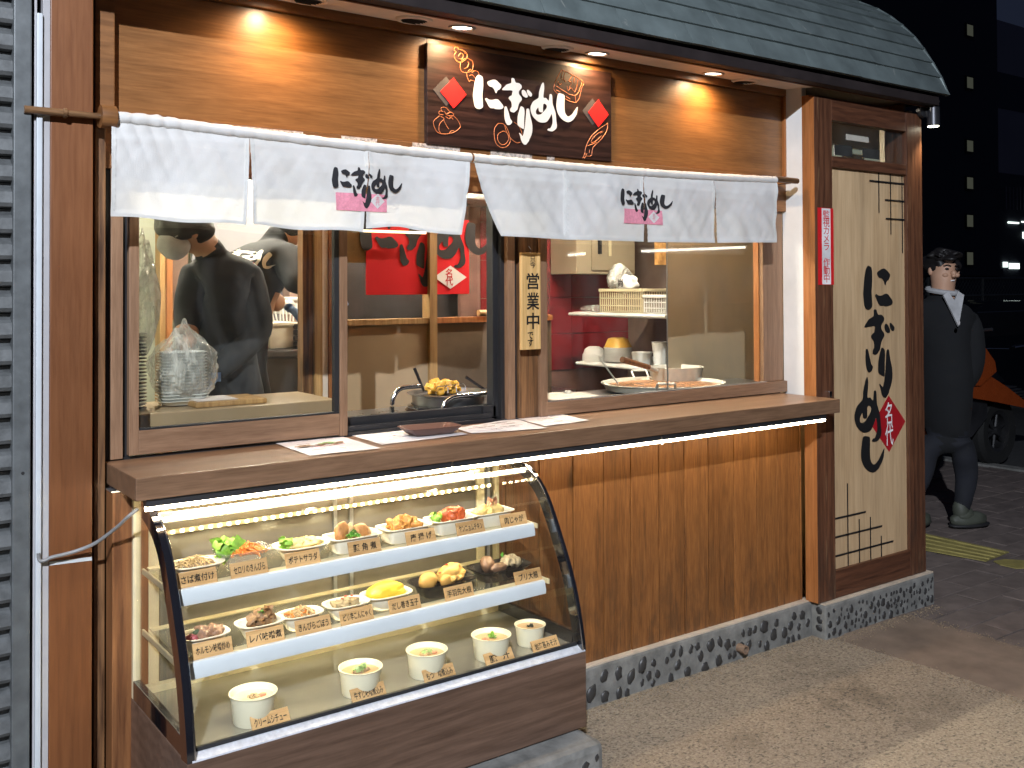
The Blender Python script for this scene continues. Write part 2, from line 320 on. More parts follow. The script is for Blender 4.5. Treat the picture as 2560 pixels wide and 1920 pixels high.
# ------------------------------------------------------------------ mesh builder
class MB:
    def __init__(s): s.bm = bmesh.new()
    def box(s, x0, x1, y0, y1, z0, z1, bev=0, mat=None):
        t = bmesh.new(); bmesh.ops.create_cube(t, size=1)
        for v in t.verts: v.co = Vector(((x0+x1)/2+v.co.x*(x1-x0), (y0+y1)/2+v.co.y*(y1-y0), (z0+z1)/2+v.co.z*(z1-z0)))
        if bev: bmesh.ops.bevel(t, geom=t.edges[:], offset=bev, segments=2, affect='EDGES', profile=.6)
        s.merge(t, mat); return s
    def merge(s, t, mat=None):
        if mat is not None: t.transform(mat)
        me = bpy.data.meshes.new('t'); t.to_mesh(me); t.free(); s.bm.from_mesh(me); bpy.data.meshes.remove(me)
    def cyl(s, p0, p1, r0, r1=None, n=16, caps=True):
        p0 = Vector(p0); p1 = Vector(p1); r1 = r0 if r1 is None else r1
        t = bmesh.new(); bmesh.ops.create_cone(t, cap_ends=caps, segments=n, radius1=r0, radius2=r1, depth=(p1-p0).length)
        q = (p1-p0).to_track_quat('Z', 'Y').to_matrix().to_4x4()
        s.merge(t, Matrix.Translation((p0+p1)/2) @ q); return s
    def tube(s, pts, r, n=8):
        pts = [Vector(p) for p in pts]; rings = []
        up = Vector((0, 0, 1))
        for i, p in enumerate(pts):
            d = (pts[min(i+1, len(pts)-1)]-pts[max(i-1, 0)]).normalized()
            a = d.cross(up)
            if a.length < .05: a = d.cross(Vector((1, 0, 0)))
            a.normalize(); b = a.cross(d)
            rr = r[i] if isinstance(r, (list, tuple)) else r
            rings.append([s.bm.verts.new(p+(a*math.cos(2*math.pi*k/n)+b*math.sin(2*math.pi*k/n))*rr) for k in range(n)])
        for i in range(len(rings)-1):
            for k in range(n):
                s.bm.faces.new((rings[i][k], rings[i][(k+1) % n], rings[i+1][(k+1) % n], rings[i+1][k]))
        s.bm.faces.new(rings[0]); s.bm.faces.new(rings[-1][::-1]); return s
    def lathe(s, prof, c=(0, 0, 0), n=28, sx=1, sy=1, sq=0, axis=None):
        # prof: (radius, z); sq: superellipse squareness
        t = bmesh.new(); rings = []
        for r, z in prof:
            ring = []
            for k in range(n):
                a = 2*math.pi*k/n; ca, sa = math.cos(a), math.sin(a)
                if sq:
                    e = 2/(2+sq); ca = math.copysign(abs(ca)**e, ca); sa = math.copysign(abs(sa)**e, sa)
                ring.append(t.verts.new((r*ca*sx, r*sa*sy, z)))
            rings.append(ring)
        for i in range(len(rings)-1):
            for k in range(n): t.faces.new((rings[i][k], rings[i][(k+1) % n], rings[i+1][(k+1) % n], rings[i+1][k]))
        if prof[0][0] > 0: t.faces.new(rings[0][::-1])
        if prof[-1][0] > 0: t.faces.new(rings[-1])
        bmesh.ops.remove_doubles(t, verts=t.verts[:], dist=1e-6)
        s.merge(t, (Matrix.Translation(c) @ axis.to_4x4()) if axis is not None else Matrix.Translation(c)); return s
    def prism(s, pts, a0, a1, plane='yz'):
        # polygon in plane extruded along the remaining axis from a0 to a1
        def P(p, a):
            return {'yz': (a, p[0], p[1]), 'xz': (p[0], a, p[1]), 'xy': (p[0], p[1], a)}[plane]
        A = [s.bm.verts.new(P(p, a0)) for p in pts]; B = [s.bm.verts.new(P(p, a1)) for p in pts]
        n = len(pts)
        tri = tessellate_polygon([[Vector((p[0], p[1], 0)) for p in pts]])
        for i, j, k in tri:
            for L, f in ((A, 1), (B, -1)):
                try: s.bm.faces.new((L[i], L[j], L[k]) if f > 0 else (L[k], L[j], L[i]))
                except ValueError: pass
        for i in range(n): s.bm.faces.new((A[i], A[(i+1) % n], B[(i+1) % n], B[i]))
        return s
    def ball(s, c, rx, ry, rz, sub=2, lump=0, seed=0, rot=None):
        t = bmesh.new(); bmesh.ops.create_icosphere(t, subdivisions=sub, radius=1)
        for v in t.verts:
            k = 1+lump*noise.noise(v.co*1.7+Vector((seed*3.1, seed*1.7, 0))) if lump else 1
            v.co = Vector((v.co.x*rx*k, v.co.y*ry*k, v.co.z*rz*k))
        m = Matrix.Translation(c) @ (rot.to_matrix().to_4x4() if rot else Matrix())
        s.merge(t, m); return s
    def quad(s, a, b, c, d):
        s.bm.faces.new([s.bm.verts.new(Vector(p)) for p in (a, b, c, d)]); return s
    def build(s, name, mat, parent=None, smooth=False, angle=35, kind=None, label=None, loc=None):
        bmesh.ops.recalc_face_normals(s.bm, faces=s.bm.faces[:])
        me = bpy.data.meshes.new(name); 
        off = Vector((0, 0, 0)); p = parent
        while p is not None: off += p.location; p = p.parent
        if parent is not None: s.bm.transform(Matrix.Translation(-off))
        elif loc is not None: s.bm.transform(Matrix.Translation(-Vector(loc)))
        s.bm.to_mesh(me); s.bm.free()
        for mm in (mat if isinstance(mat, (list, tuple)) else [mat]): me.materials.append(mm)
        o = bpy.data.objects.new(name, me); C.objects.link(o); o.parent = parent
        if parent is None and loc is not None: o.location = loc
        if smooth: me.shade_smooth(); me.set_sharp_from_angle(angle=math.radians(angle))
        if kind: o['kind'] = kind
        if label: o['label'] = label
        return o
def thing(name, label, cat, loc=(0, 0, 0), group=None, kind=None):
    o = bpy.data.objects.new(name, None); C.objects.link(o); o.location = loc; o.empty_display_size = .05
    o['label'] = label; o['category'] = cat
    if group: o['group'] = group
    if kind: o['kind'] = kind
    return o
def tag(o, label, cat, group=None):
    o['label'] = label; o['category'] = cat
    if group: o['group'] = group
    return o
def box(name, mat, parent, *d, bev=0, **k): return MB().box(*d, bev=bev).build(name, mat, parent, **k)

# flat shapes (print, stickers): outline -> thin prism on plane y=Y
def smoothpoly(P, it=2):
    for _ in range(it):
        Q = []
        n = len(P)
        for i in range(n):
            a, b, c, d = P[i-1], P[i], P[(i+1) % n], P[(i+2) % n]
            Q.append(b); Q.append(tuple((-a[k]+9*b[k]+9*c[k]-d[k])/16 for k in (0, 1)))
        P = Q
    return P
NI1 = [(190,135),(230,145),(272,180),(283,300),(278,420),(268,520),(275,640),(278,740),(240,775),(200,783),(150,765),(120,720),(103,630),(92,530),(102,440),(115,330),(130,250),(150,180)]
NI2 = [(365,275),(420,240),(490,225),(535,240),(600,300),(628,340),(615,385),(590,415),(570,420),(550,440),(540,475),(530,482),(515,460),(495,410),(460,370),(400,345)]
NI3 = [(322,595),(350,575),(385,600),(440,610),(480,605),(520,595),(570,605),(620,660),(655,705),(668,745),(650,775),(600,788),(520,785),(490,770),(430,765),(390,730),(350,650)]
GI = [(825,205),(850,195),(875,210),(905,280),(960,290),(1000,320),(1018,355),(1010,390),(975,430),(962,460),(970,510),(1010,560),(1018,610),(985,650),(955,710),(935,790),(910,815),(880,845),(850,848),(815,835),(800,815),(808,770),(830,740),(825,660),(800,620),(772,580),(790,545),(830,520),(840,480),(830,430),(655,422),(690,360),(740,315),(820,285)]
DK1 = [(1040,420),(1075,430),(1110,480),(1132,530),(1125,560),(1095,565),(1050,540),(1022,490),(1022,440)]
DK2 = [(1125,420),(1150,425),(1190,465),(1213,500),(1205,540),(1180,545),(1140,510),(1120,450)]
RI0 = [(695,745),(720,735),(740,765),(770,860),(800,970),(833,1015),(825,1050),(800,1080),(745,1085),(705,1010),(690,900),(690,800)]
RI1 = [(1000,740),(1025,738),(1060,770),(1072,850),(1065,960),(1060,1140),(1045,1160),(990,1130),(945,1085),(942,980),(950,900),(975,810)]
RI2 = [(1115,785),(1140,775),(1160,800),(1180,920),(1210,1040),(1220,1160),(1205,1270),(1160,1370),(1150,1400),(1110,1450),(1085,1463),(1040,1440),(1010,1380),(995,1310),(970,1240),(1000,1260),(1035,1300),(1060,1230),(1080,1120),(1095,980),(1105,850)]
ME = [(1425,280),(1440,310),(1445,400),(1430,560),(1480,575),(1535,625),(1550,510),(1585,505),(1600,560),(1605,680),(1640,790),(1665,880),(1675,1000),(1687,1100),(1670,1160),(1630,1195),(1600,1208),(1535,1200),(1510,1180),(1530,1155),(1565,1150),(1600,1080),(1610,1000),(1590,880),(1555,940),(1500,1020),(1440,1042),(1350,1030),(1270,970),(1210,880),(1188,780),(1205,700),(1250,630),(1340,570),(1350,470),(1375,380),(1400,310)]
MEH = [(1435,685),(1470,688),(1498,725),(1485,780),(1420,850),(1385,882),(1335,892),(1295,875),(1288,820),(1310,780),(1335,755),(1345,810),(1365,838),(1415,845),(1422,800),(1425,720)]
SHI = [(1725,485),(1760,490),(1820,515),(1835,560),(1832,680),(1835,800),(1850,870),(1890,920),(1930,918),(1980,880),(2030,810),(2080,745),(2075,820),(2060,890),(2010,970),(1960,1015),(1905,1032),(1850,1020),(1780,970),(1720,890),(1685,790),(1680,700),(1690,600),(1705,520)]
STROKES = {'ni1': [NI1], 'ni2': [NI2], 'ni3': [NI3], 'gi': [GI], 'dk1': [DK1], 'dk2': [DK2], 'ri0': [RI0], 'ri1': [RI1], 'ri2': [RI2], 'me': [ME, MEH], 'shi': [SHI]}
# in metres on the sign plane, origin at the middle of the logo
def _norm():
    out = {}
    c = at(1170+1090*.1311, 170+800*.1311, .08)
    for k, L in STROKES.items():
        out[k] = [smoothpoly([(lambda p: (p.x-c.x, p.z-c.z))(at(1170+a*.1311, 170+b*.1311, .08)) for a, b in P], 2 if len(P) > 10 else 2) for P in L]
    return out, c
GL, LOGO_C = _norm()
def loops_mesh(loops_list, Y, bm=None, conform=None, cut=None):
    """each item of loops_list is [outer, hole, ...] of (x,z); flat faces on plane y=Y"""
    bm = bm or bmesh.new()
    for loops in loops_list:
        vs = [[Vector((p[0], p[1], 0)) for p in L] for L in loops]
        flat = [p for L in vs for p in L]
        bv = [bm.verts.new((p.x, Y, p.y)) for p in flat]
        for t in tessellate_polygon(vs):
            try: bm.faces.new([bv[i] for i in t])
            except ValueError: pass
    if cut:
        x0, x1, z0, z1, st = cut
        x = x0
        while x < x1:
            bmesh.ops.bisect_plane(bm, geom=bm.verts[:]+bm.edges[:]+bm.faces[:], plane_co=(x, 0, 0), plane_no=(1, 0, 0)); x += st
        z = z0
        while z < z1:
            bmesh.ops.bisect_plane(bm, geom=bm.verts[:]+bm.edges[:]+bm.faces[:], plane_co=(0, 0, z), plane_no=(0, 0, 1)); z += st
    if conform:
        for v in bm.verts: v.co = conform(v.co)
    return bm
def flat(name, loops_list, Y, mat, parent, thick=0, conform=None, cut=None, **k):
    m = MB(); m.bm.free(); m.bm = loops_mesh(loops_list, Y, None, conform, cut)
    bmesh.ops.recalc_face_normals(m.bm, faces=m.bm.faces[:])
    if thick:
        r = bmesh.ops.extrude_face_region(m.bm, geom=m.bm.faces[:])
        for v in r['geom']:
            if isinstance(v, bmesh.types.BMVert): v.co.y += thick
    return m.build(name, mat, parent, **k)
def logo(cx, cz, s, sx=1.0):
    return [[[(cx+p[0]*s*sx, cz+p[1]*s) for p in L] for L in GL[k]] for k in GL]
def diamond(cx, cz, w, h): return [[(cx-w, cz), (cx, cz+h), (cx+w, cz), (cx, cz-h)]]
def rect(x0, x1, z0, z1): return [[(x0, z0), (x1, z0), (x1, z1), (x0, z1)]]
def text_loops(body, mat, parent, name, M4, width=None, height=None, bold=.012, thick=0, vertical=False, conform=None, space=1.0):
    """lettering as mesh: fits width x height (metres), local x right, y up, centred; M4 places it"""
    cu = bpy.data.curves.new('txt', 'FONT'); cu.size = 1; cu.offset = bold; cu.resolution_u = 3
    cu.align_x = 'CENTER'; cu.extrude = 0; cu.space_character = space; cu.space_line = .85
    cu.body = '\n'.join(body) if vertical else body
    ob = bpy.data.objects.new('txt', cu); C.objects.link(ob)
    dg = bpy.context.evaluated_depsgraph_get(); me = bpy.data.meshes.new_from_object(ob.evaluated_get(dg))
    bpy.data.objects.remove(ob); bpy.data.curves.remove(cu)
    if not me.vertices: return None
    xs = [v.co.x for v in me.vertices]; ys = [v.co.y for v in me.vertices]
    w = max(xs)-min(xs); h = max(ys)-min(ys); cx = (max(xs)+min(xs))/2; cy = (max(ys)+min(ys))/2
    sx = width/w if width else None; sy = height/h if height else None
    sx = sx or sy; sy = sy or sx
    m = MB(); m.bm.from_mesh(me); bpy.data.meshes.remove(me)
    for v in m.bm.verts:
        p = M4 @ Vector(((v.co.x-cx)*sx, (v.co.y-cy)*sy, 0)); v.co = conform(p) if conform else p
    return m.build(name, mat, parent)
def wallM(x, Y, z, tilt=0, rz=0):      # text standing on plane y=Y facing -y
    return Matrix.Translation((x, Y, z)) @ Matrix.Rotation(rz, 4, 'Z') @ Matrix.Rotation(math.pi/2+tilt, 4, 'X')

# =================================================================== SETTING
def structure(name, o_or_label): pass
g = MB(); g.bm.free(); g.bm = bmesh.new()
# ground: asphalt with exposed stone, gently uneven
nx, ny = 60, 50
def gridmesh(x0, x1, y0, y1, nx, ny, f, name, mat, **k):
    m = MB(); V = []
    for i in range(nx+1):
        V.append([m.bm.verts.new(f(x0+(x1-x0)*i/nx, y0+(y1-y0)*j/ny)) for j in range(ny+1)])
    for i in range(nx):
        for j in range(ny): m.bm.faces.new((V[i][j], V[i+1][j], V[i+1][j+1], V[i][j+1]))
    return m.build(name, mat, **k)
gridmesh(-60, 100, -60, 110, 16, 16, lambda x, y: (x, y, -.03), 'far_ground', M['road'], kind='structure')
def gz(x, y): return .004+.006*noise.noise(Vector((x*1.3, y*1.3, 0)))
gridmesh(-3.0, 3.74, -4.5, -.0, 60, 50, lambda x, y: (x+(0 if x < 3.7 else .03*noise.noise(Vector((y*2.3, 0, 0)))), y, gz(x, y)), 'ground', M['ground'], kind='structure', smooth=True)
def apz(x, y): return .000+.004*noise.noise(Vector((x*2, y*2, 3)))-.004*(x < 3.80)
gridmesh(3.66, 4.27, -4.5, -.02, 20, 60, lambda x, y: (x, y, apz(x, y)+.002), 'concrete_apron', M['apron'], kind='structure', smooth=True)
# paved footway: joint bed and the bricks one by one
pv = box('brick_pavement', M['paverbed'], None, 4.27, 8.3, -4.5, 12, -.05, -.012); pv['kind'] = 'structure'
brick = None; nb = 0; rest = MB(); cand = []
row = 0; y = -1.62
while y < 3.4:
    x = 4.275+(.16 if row % 2 else 0)-.32
    while x < 8.2:
        xa, xb = max(x, 4.275), min(x+.32, 8.29)
        if xb-xa > .06:
            c = Vector(((xa+xb)/2, y+.078, 0)); u, v, z = proj(c)
            if 2290 < u < 2620 and v < 1990: cand.append((z, xa, xb, y))
            else: cand.append((99, xa, xb, y))
        x += .32
    y += .156; row += 1
cand.sort()
base_me = None
for i, (z, xa, xb, y) in enumerate(cand):
    full = abs(xb-xa-.32) < .001
    if i < 290 and z < 90:
        if full:
            if base_me is None:
                o = MB().box(-.157, .157, -.075, .075, -.04, 0, bev=.004).build('brick', M['paver']); base_me = o.data
            else:
                o = bpy.data.objects.new('brick', base_me); C.objects.link(o)
            o.parent = pv; o.location = ((xa+xb)/2, y+.078, rnd.uniform(-.003, .002))
        else:
            o = MB().box(xa+.003, xb-.003, y+.003, y+.153, -.04, 0).build('brick', M['paver'], pv)
            o.location.z = rnd.uniform(-.003, .002)
        o.rotation_euler = (rnd.uniform(-.006, .006), rnd.uniform(-.006, .006), rnd.uniform(-.004, .004)) if full else (0, 0, 0)
    else:
        dz = rnd.uniform(-.003, .001); rest.box(xa+.003, xb-.003, y+.003, y+.153, -.04, dz)
rest.build('far_bricks', M['paver'], pv, kind='stuff')
kb = box('road_kerb', M['concrete'], None, 8.3, 8.44, -4.5, 14, -.1, .012, bev=.01); kb['kind'] = 'structure'
road = box('road', M['road'], None, 8.44, 15, -30, 60, -.1, -.02); road['kind'] = 'structure'
# tactile strips and painted mark
for k, (L, lab) in enumerate((([(2300,1332),(2523,1381),(2465,1404),(2300,1374)], 'worn yellow tactile strip running beside the shop corner'),
                              ([(2484,1404),(2512,1399),(2570,1403),(2570,1421),(2540,1422),(2500,1413)], 'short piece of yellow tactile marking at the picture edge'))):
    m = MB(); P = [atz(u, v, .003) for u, v in L]
    m.prism([(p.x, p.y) for p in P], .0025, .007, 'xy')
    r = thing('tactile_strip', lab, 'tactile paving', (P[0].x, P[0].y, 0))
    m.build('strip', M['yellow'], r)
    if k == 0:
        a, b = P[0], P[1]; c, d = P[3], P[2]
        for t in (.15, .38, .62, .85):
            p = a.lerp(c, t); q = b.lerp(d, t)
            MB().tube([(p.x, p.y, .008), (q.x, q.y, .008)], .007, 6).build('rib', M['yellow'], r)
# grit along the foot of the wall
m = MB()
for i in range(2600):
    if rnd.random() < .7:
        x = rnd.uniform(1.95, 4.5); y = (-.035 if x < 3.66 else -.11)-abs(rnd.gauss(0, .035))
    else:
        t = rnd.random(); x = 3.70+rnd.gauss(0, .03); y = -.2-t*1.3+rnd.gauss(0, .03)
    if rnd.random() < .12: x = 4.27+rnd.gauss(0, .03); y = rnd.uniform(-1.2, -.15)
    r = rnd.uniform(.0012, .0038); z = gz(x, y) if x < 3.7 else .004
    t = bmesh.new(); bmesh.ops.create_cone(t, segments=5, radius1=r, radius2=r*.5, depth=r, cap_ends=True)
    m.merge(t, Matrix.Translation((x, y, z+r*.4)) @ Matrix.Rotation(rnd.random()*6, 4, 'Z'))
gr = m.build('grit', M['grit'], kind='stuff'); gr['label'] = 'loose grit and crumbs of mortar along the foot of the wall'

# =================================================================== SHOP
WY = .10
shop = thing('shop_building', 'small wooden takeaway shop with serving windows and grey curved roof', 'shop', (2.5, .1, 0))
X = lambda u, Y=WY, v=800: at(u, v, Y).x
ZT = (at(640, 19, WY).z+at(1920, 241, WY).z)/2      # top of the wall panels
ZS = (at(1280, 106, WY).z+at(1920, 218, WY).z)/2    # soffit at the wall
ZB = (at(640, 312, WY).z+at(1900, 440, WY).z)/2     # bottom of wall panels
xl, xr = X(286, WY, 200), X(1955, WY, 400)
x1, x2 = at(1067, 250, WY).x, at(1529, 300, WY).x
# upper wall
for a, b in ((xl, x1-.001), (x1+.001, x2), (x2+.001, xr)):
    box('wall_panel', M['wall'], shop, a, b, WY, WY+.02, ZB, ZT)
box('header_beam', M['header'], shop, xl-.05, xr+.035, WY-.018, WY+.03, ZT+.003, ZS+.02, bev=.003)
box('window_head', M['header'], shop, xl-.06, xr+.03, WY-.012, WY+.05, at(1180, 480, WY).z, ZB-.003, bev=.002)
box('corner_stile', M['orange'], shop, xr+.001, xr+.034, WY-.017, WY+.02, ZB, ZT+.003, bev=.002)
for u0, v0, u1, v1 in ((605,314,757,342), (852,340,942,364), (1030,360,1150,390), (1225,380,1330,400), (1366,394,1386,402)):
    a = at(u0, v0, WY-.012); b = at(u1, v1, WY-.012)
    zt = ZB-.005; flat('peeled_label', [[[(a.x, zt-.034), (a.x+(b.x-a.x)*.3, zt-.031), (a.x+(b.x-a.x)*.6, zt-.036), (b.x, zt-.033), (b.x-.002, zt-.012), (b.x, zt), (a.x+(b.x-a.x)*.55, zt-.001), (a.x+.001, zt)]]], WY-.0145, M['tornpaper'], shop, .001)
# soffit: from the wall out to the fascia
xs0 = .3; YF = -.10; zf = (at(1280, 79, YF).z+at(1920, 195, YF).z)/2
XD = 3.66                                           # left face of the side bay
m = MB(); m.prism([(WY, ZS), (YF+.0105, zf+.006), (YF+.0105, zf+.026), (WY, ZS+.02)], xs0, XD); m.build('soffit', M['soffit'], shop)
box('fascia_beam', M['fascia'], shop, -.4, 4.52, YF-.05, YF-.001, zf+.004, zf+.045, bev=.003)
box('eave_board', M['doorframex'], shop, -.4, 4.52, YF-.0009, YF+.010, zf, zf+.03, bev=.002)
# --- curved roof with metal shingles
XG = 4.6
GP = [(p.y, p.z) for p in (atx(u, v, XG) for u, v in ((2369.5,239.2),(2352,196.8),(2330.9,160),(2309.7,127),(2286.5,96.5),(2255.7,67.5),(2228.6,46.3),(2195.9,27),(2151.5,9.6)))]
GP += [(GP[-1][0]+.16, GP[-1][1]+.05), (GP[-1][0]+.36, GP[-1][1]+.09), (GP[-1][0]+.6, GP[-1][1]+.11)]
roof = box('roof', M['fascia'], shop, -.5, XG-.03, GP[0][0]+.02, GP[0][0]+.05, GP[0][1]-.0, GP[0][1]+.03)
m = MB(); m.prism([(a+.03, b-.03) for a, b in GP]+[(2.8, GP[-1][1]-.03), (2.8, 2.5), (GP[0][0]+.03, 2.46)], -.5, XG-.02); m.build('roof_core', M['fascia'], roof)
L = .36
ns = 0
for k in range(len(GP)-1):
    (ya, za), (yb, zb) = GP[k], GP[k+1]
    n = Vector((0, -(zb-za), (yb-ya))).normalized()      # outward
    if n.y > 0: n = -n
    x = XG-(L if k % 2 == 0 else L*.55)*1.0; first = True; xe = XG
    me = None
    while xe > -.4:
        xa = max(x, -.5); j = rnd.uniform(-.004, .004)
        lift = .014+rnd.uniform(0, .004)
        mm = MB()
        A = Vector((0, ya, za)); B = Vector((0, yb, zb)); B2 = B+(B-A)*.18
        pts = [A+n*lift, A+n*(lift-.004), B2+n*.001, B2+n*.005]
        pts = [A+n*lift+Vector((0, 0, -.004)), A+n*(lift-.012)+Vector((0, 0, -.004)), B2-n*.002, B2+n*.003]
        mm.prism([(p.y, p.z) for p in pts], xa+.001, xe-.001)
        mm.build('shingle', M['roof'], roof); ns += 1
        xe = x; x -= L
m = MB(); m.tube([(XG-.01, a-.002, b-.0) for a, b in GP], .012, 6); m.build('verge_trim', M['roof'], roof, smooth=True)
# --- left end: pillar, posts, trims
PY = 0.0
box('corner_pillar', M['pillar'], shop, X(124, PY), X(232, PY), PY, PY+.1, .0, 2.6, bev=.003)
box('gap_strip', M['fascia'], shop, X(231, PY), X(241, PY), PY+.05, PY+.09, .0, 2.6)
box('upright_post', M['post'], shop, X(236, .05), X(264, .05), .05, .12, 0, at(240, 290, .05).z, bev=.003)
box('upper_post', M['header'], shop, X(236, .06), X(286, .06), .06, .14, at(240, 290, .05).z, ZS+.02, bev=.003)
rd = MB(); rd.prism([(X(130, PY), at(130, 336, PY).z), (X(231, PY), at(231, 347, PY).z), (X(231, PY), at(231, 371, PY).z), (X(130, PY), at(130, 360, PY).z)], PY-.004, PY-.001, 'xz'); rd.bm.free()
# --- the serving window wall
zsill = at(324, 1140, WY-.015).z
zhead = at(1180, 480, WY).z
def strip(name, mat, u0, u1, y0, y1, za, zb, bev=.0015, parent=None):
    return box(name, mat, parent or shop, X(u0, y0), X(u1, y0)-.0005, y0, y1, za, zb, bev=bev)
CZ = atz(0, 0, 1).z*0+ at(266, 1153, WY).z           # counter top height
strip('dark_jamb', M['blackmetal'], 264, 277, WY+.0, WY+.05, CZ, zhead)
strip('jamb', M['sashz'], 277, 308, WY-.012, WY+.05, CZ+.004, zhead)
strip('dark_jamb', M['blackmetal'], 308, 323, WY+.008, WY+.05, CZ, zhead)
win = box('sliding_window', M['sashz'], shop, X(323, WY-.015), X(348, WY-.015), WY-.015, WY+.02, zsill, zhead, bev=.002)
zg = at(348, 1072, WY-.015).z
box('window_frame', M['sashz'], win, X(850, WY-.015), X(869, WY-.015), WY-.015, WY+.02, zsill-.004, zhead, bev=.002)
box('bottom_rail', M['sash'], win, X(348, WY-.015), X(850, WY-.015)-.001, WY-.0135, WY+.018, zsill, zg-.006, bev=.002)
box('bead', M['gasket'], win, X(348, WY-.015), X(850, WY-.015)-.001, WY-.011, WY+.010, zg-.0055, zg)
box('bead', M['gasket'], win, X(838, WY-.015), X(850, WY-.015)-.001, WY-.010, WY+.010, zg+.0002, zhead)
box('pane', M['window'], win, X(348, WY), X(838, WY), WY+.000, WY+.004, zg, zhead)
# open bay: black aluminium track and jambs
zo = at(869, 1047, WY+.02).z
tr = box('track', M['blackmetal'], shop, X(869, WY), X(1236, WY), WY+.0, WY+.07, CZ-.01, CZ+.012, bev=.001)
box('track_rib', M['blackmetal'], tr, X(869, WY)+.001, X(1236, WY)-.002, WY+.018, WY+.024, CZ+.0121, CZ+.030)
box('track_rib', M['blackmetal'], tr, X(869, WY)+.001, X(1236, WY)-.002, WY+.045, WY+.07, CZ+.0121, zo)
box('track_catch', M['blackmetal'], tr, X(1200, WY+.05), X(1232, WY+.05), WY+.030, WY+.044, CZ+.013, CZ+.055, bev=.002)
strip('black_stile', M['blackmetal'], 1232, 1252, WY+.03, WY+.07, CZ+.013, zhead)
strip('black_stile', M['blackmetal'], 1252, 1268, WY+.01, WY+.07, CZ, zhead)
strip('thin_stile', M['sashz'], 1270, 1288, WY-.012, WY+.05, CZ+.004, zhead)
strip('dark_jamb', M['blackmetal'], 1288, 1297, WY+.01, WY+.05, CZ, zhead)
strip('backing_post', M['post'], 1297, 1345, WY-.004, WY+.05, CZ+.002, zhead, .003)
strip('dark_jamb', M['blackmetal'], 1345, 1351, WY+.01, WY+.05, CZ, zhead)
# right window
win2 = strip('fixed_window', M['sashz'], 1351, 1369, WY-.015, WY+.03, CZ+.002, zhead)
zr = (at(1400, 1000, WY-.01).z+at(1880, 962, WY-.01).z)/2
xw1 = X(1919, WY-.015)
box('bottom_rail', M['sash'], win2, X(1369, WY-.015), XD-.003, WY-.0135, WY+.028, CZ+.004, zr, bev=.002)
box('window_frame', M['sashz'], win2, xw1, XD-.004, atx(1960, 900, XD).y+.001, WY+.03, zr+.001, zhead, bev=.002)
box('bead', M['alu'], win2, X(1369, WY), xw1, WY-.010, WY+.004, zr+.0005, zr+.004)
box('pane', M['window'], win2, X(1369, WY)+.001, xw1-.001, WY+.006, WY+.010, zr+.004, zhead)
box('inner_stile', M['orange'], win2, X(1897, .13), X(1908, .13), .13, .16, zr, zhead, bev=.002)
box('meeting_edge', M['alu'], win2, X(1667, .12), X(1669, .12), .118, .122, zr, zhead)
# --- side bay (right): faces -x at XD, front at door plane
DY = -.072
zk = .155
ztop = zf-.03
jy = atx(1960, 900, XD).y; print('JY', jy)
wp = MB().box(XD-.001, XD+.03, -.002, jy, CZ-.02, ZS-.002); wp.build('white_jamb', M['white'], shop)
box('bay_side_board', M['orange'], shop, XD-.002, XD+.03, DY+.030, -.003, zk, zf-.022, bev=.002)
bay = box('bay_corner_post', M['doorframe'], shop, XD-.004, at(2085, 900, DY).x, DY, DY+.028, zk+.002, ztop, bev=.003)
box('corner_post_side', M['orange'], shop, XD-.0055, XD-.0042, DY+.002, DY+.027, zk+.003, ztop-.001)
xa, xb = at(2086, 900, DY).x, at(2272, 900, DY).x; xc = at(2310, 900, DY).x
box('bay_corner_post', M['doorframe'], shop, xb, xc, DY, DY+.12, zk+.002, ztop, bev=.003)
zt1, zt2 = at(2086, 301, DY).z, at(2087, 390, DY).z
zp1, zp0 = at(2086, 418, DY).z, (at(2100, 1423, DY).z+at(2283, 1375, DY).z)/2
box('top_rail', M['doorframex'], shop, xa+.0005, xb-.0005, DY+.002, DY+.05, zt1, ztop, bev=.003)
box('mid_rail', M['doorframex'], shop, xa+.0005, xb-.0005, DY+.002, DY+.05, zp1, zt2, bev=.003)
box('bottom_rail', M['doorframex'], shop, xa+.0005, xb-.0005, DY+.002, DY+.05, zk+.002, zp0, bev=.003)
tl = box('transom_light', M['window'], shop, xa+.0005, xb-.0005, DY+.025, DY+.029, zt2, zt1)
box('frosted_backing', M['greenwall'], shop, xa-.02, xb+.02, DY+.16, DY+.18, zt2-.05, zt1+.05)
for u0, v0, u1, v1 in ((2116,335,2172,357), (2086,360,2131,392), (2157,370,2199,399)):
    a = at(u0, v0, DY+.04); b = at(u1, v1, DY+.04)
    box('notice', M['paper'] if u0 == 2116 else M['darksteel'], tl, a.x, b.x, DY+.040, DY+.043, b.z, a.z)
pn = box('printed_panel', M['doorpanel'], shop, xa+.0005, xb-.0005, DY+.018, DY+.03, zp0, zp1)
PYD = DY+.0172
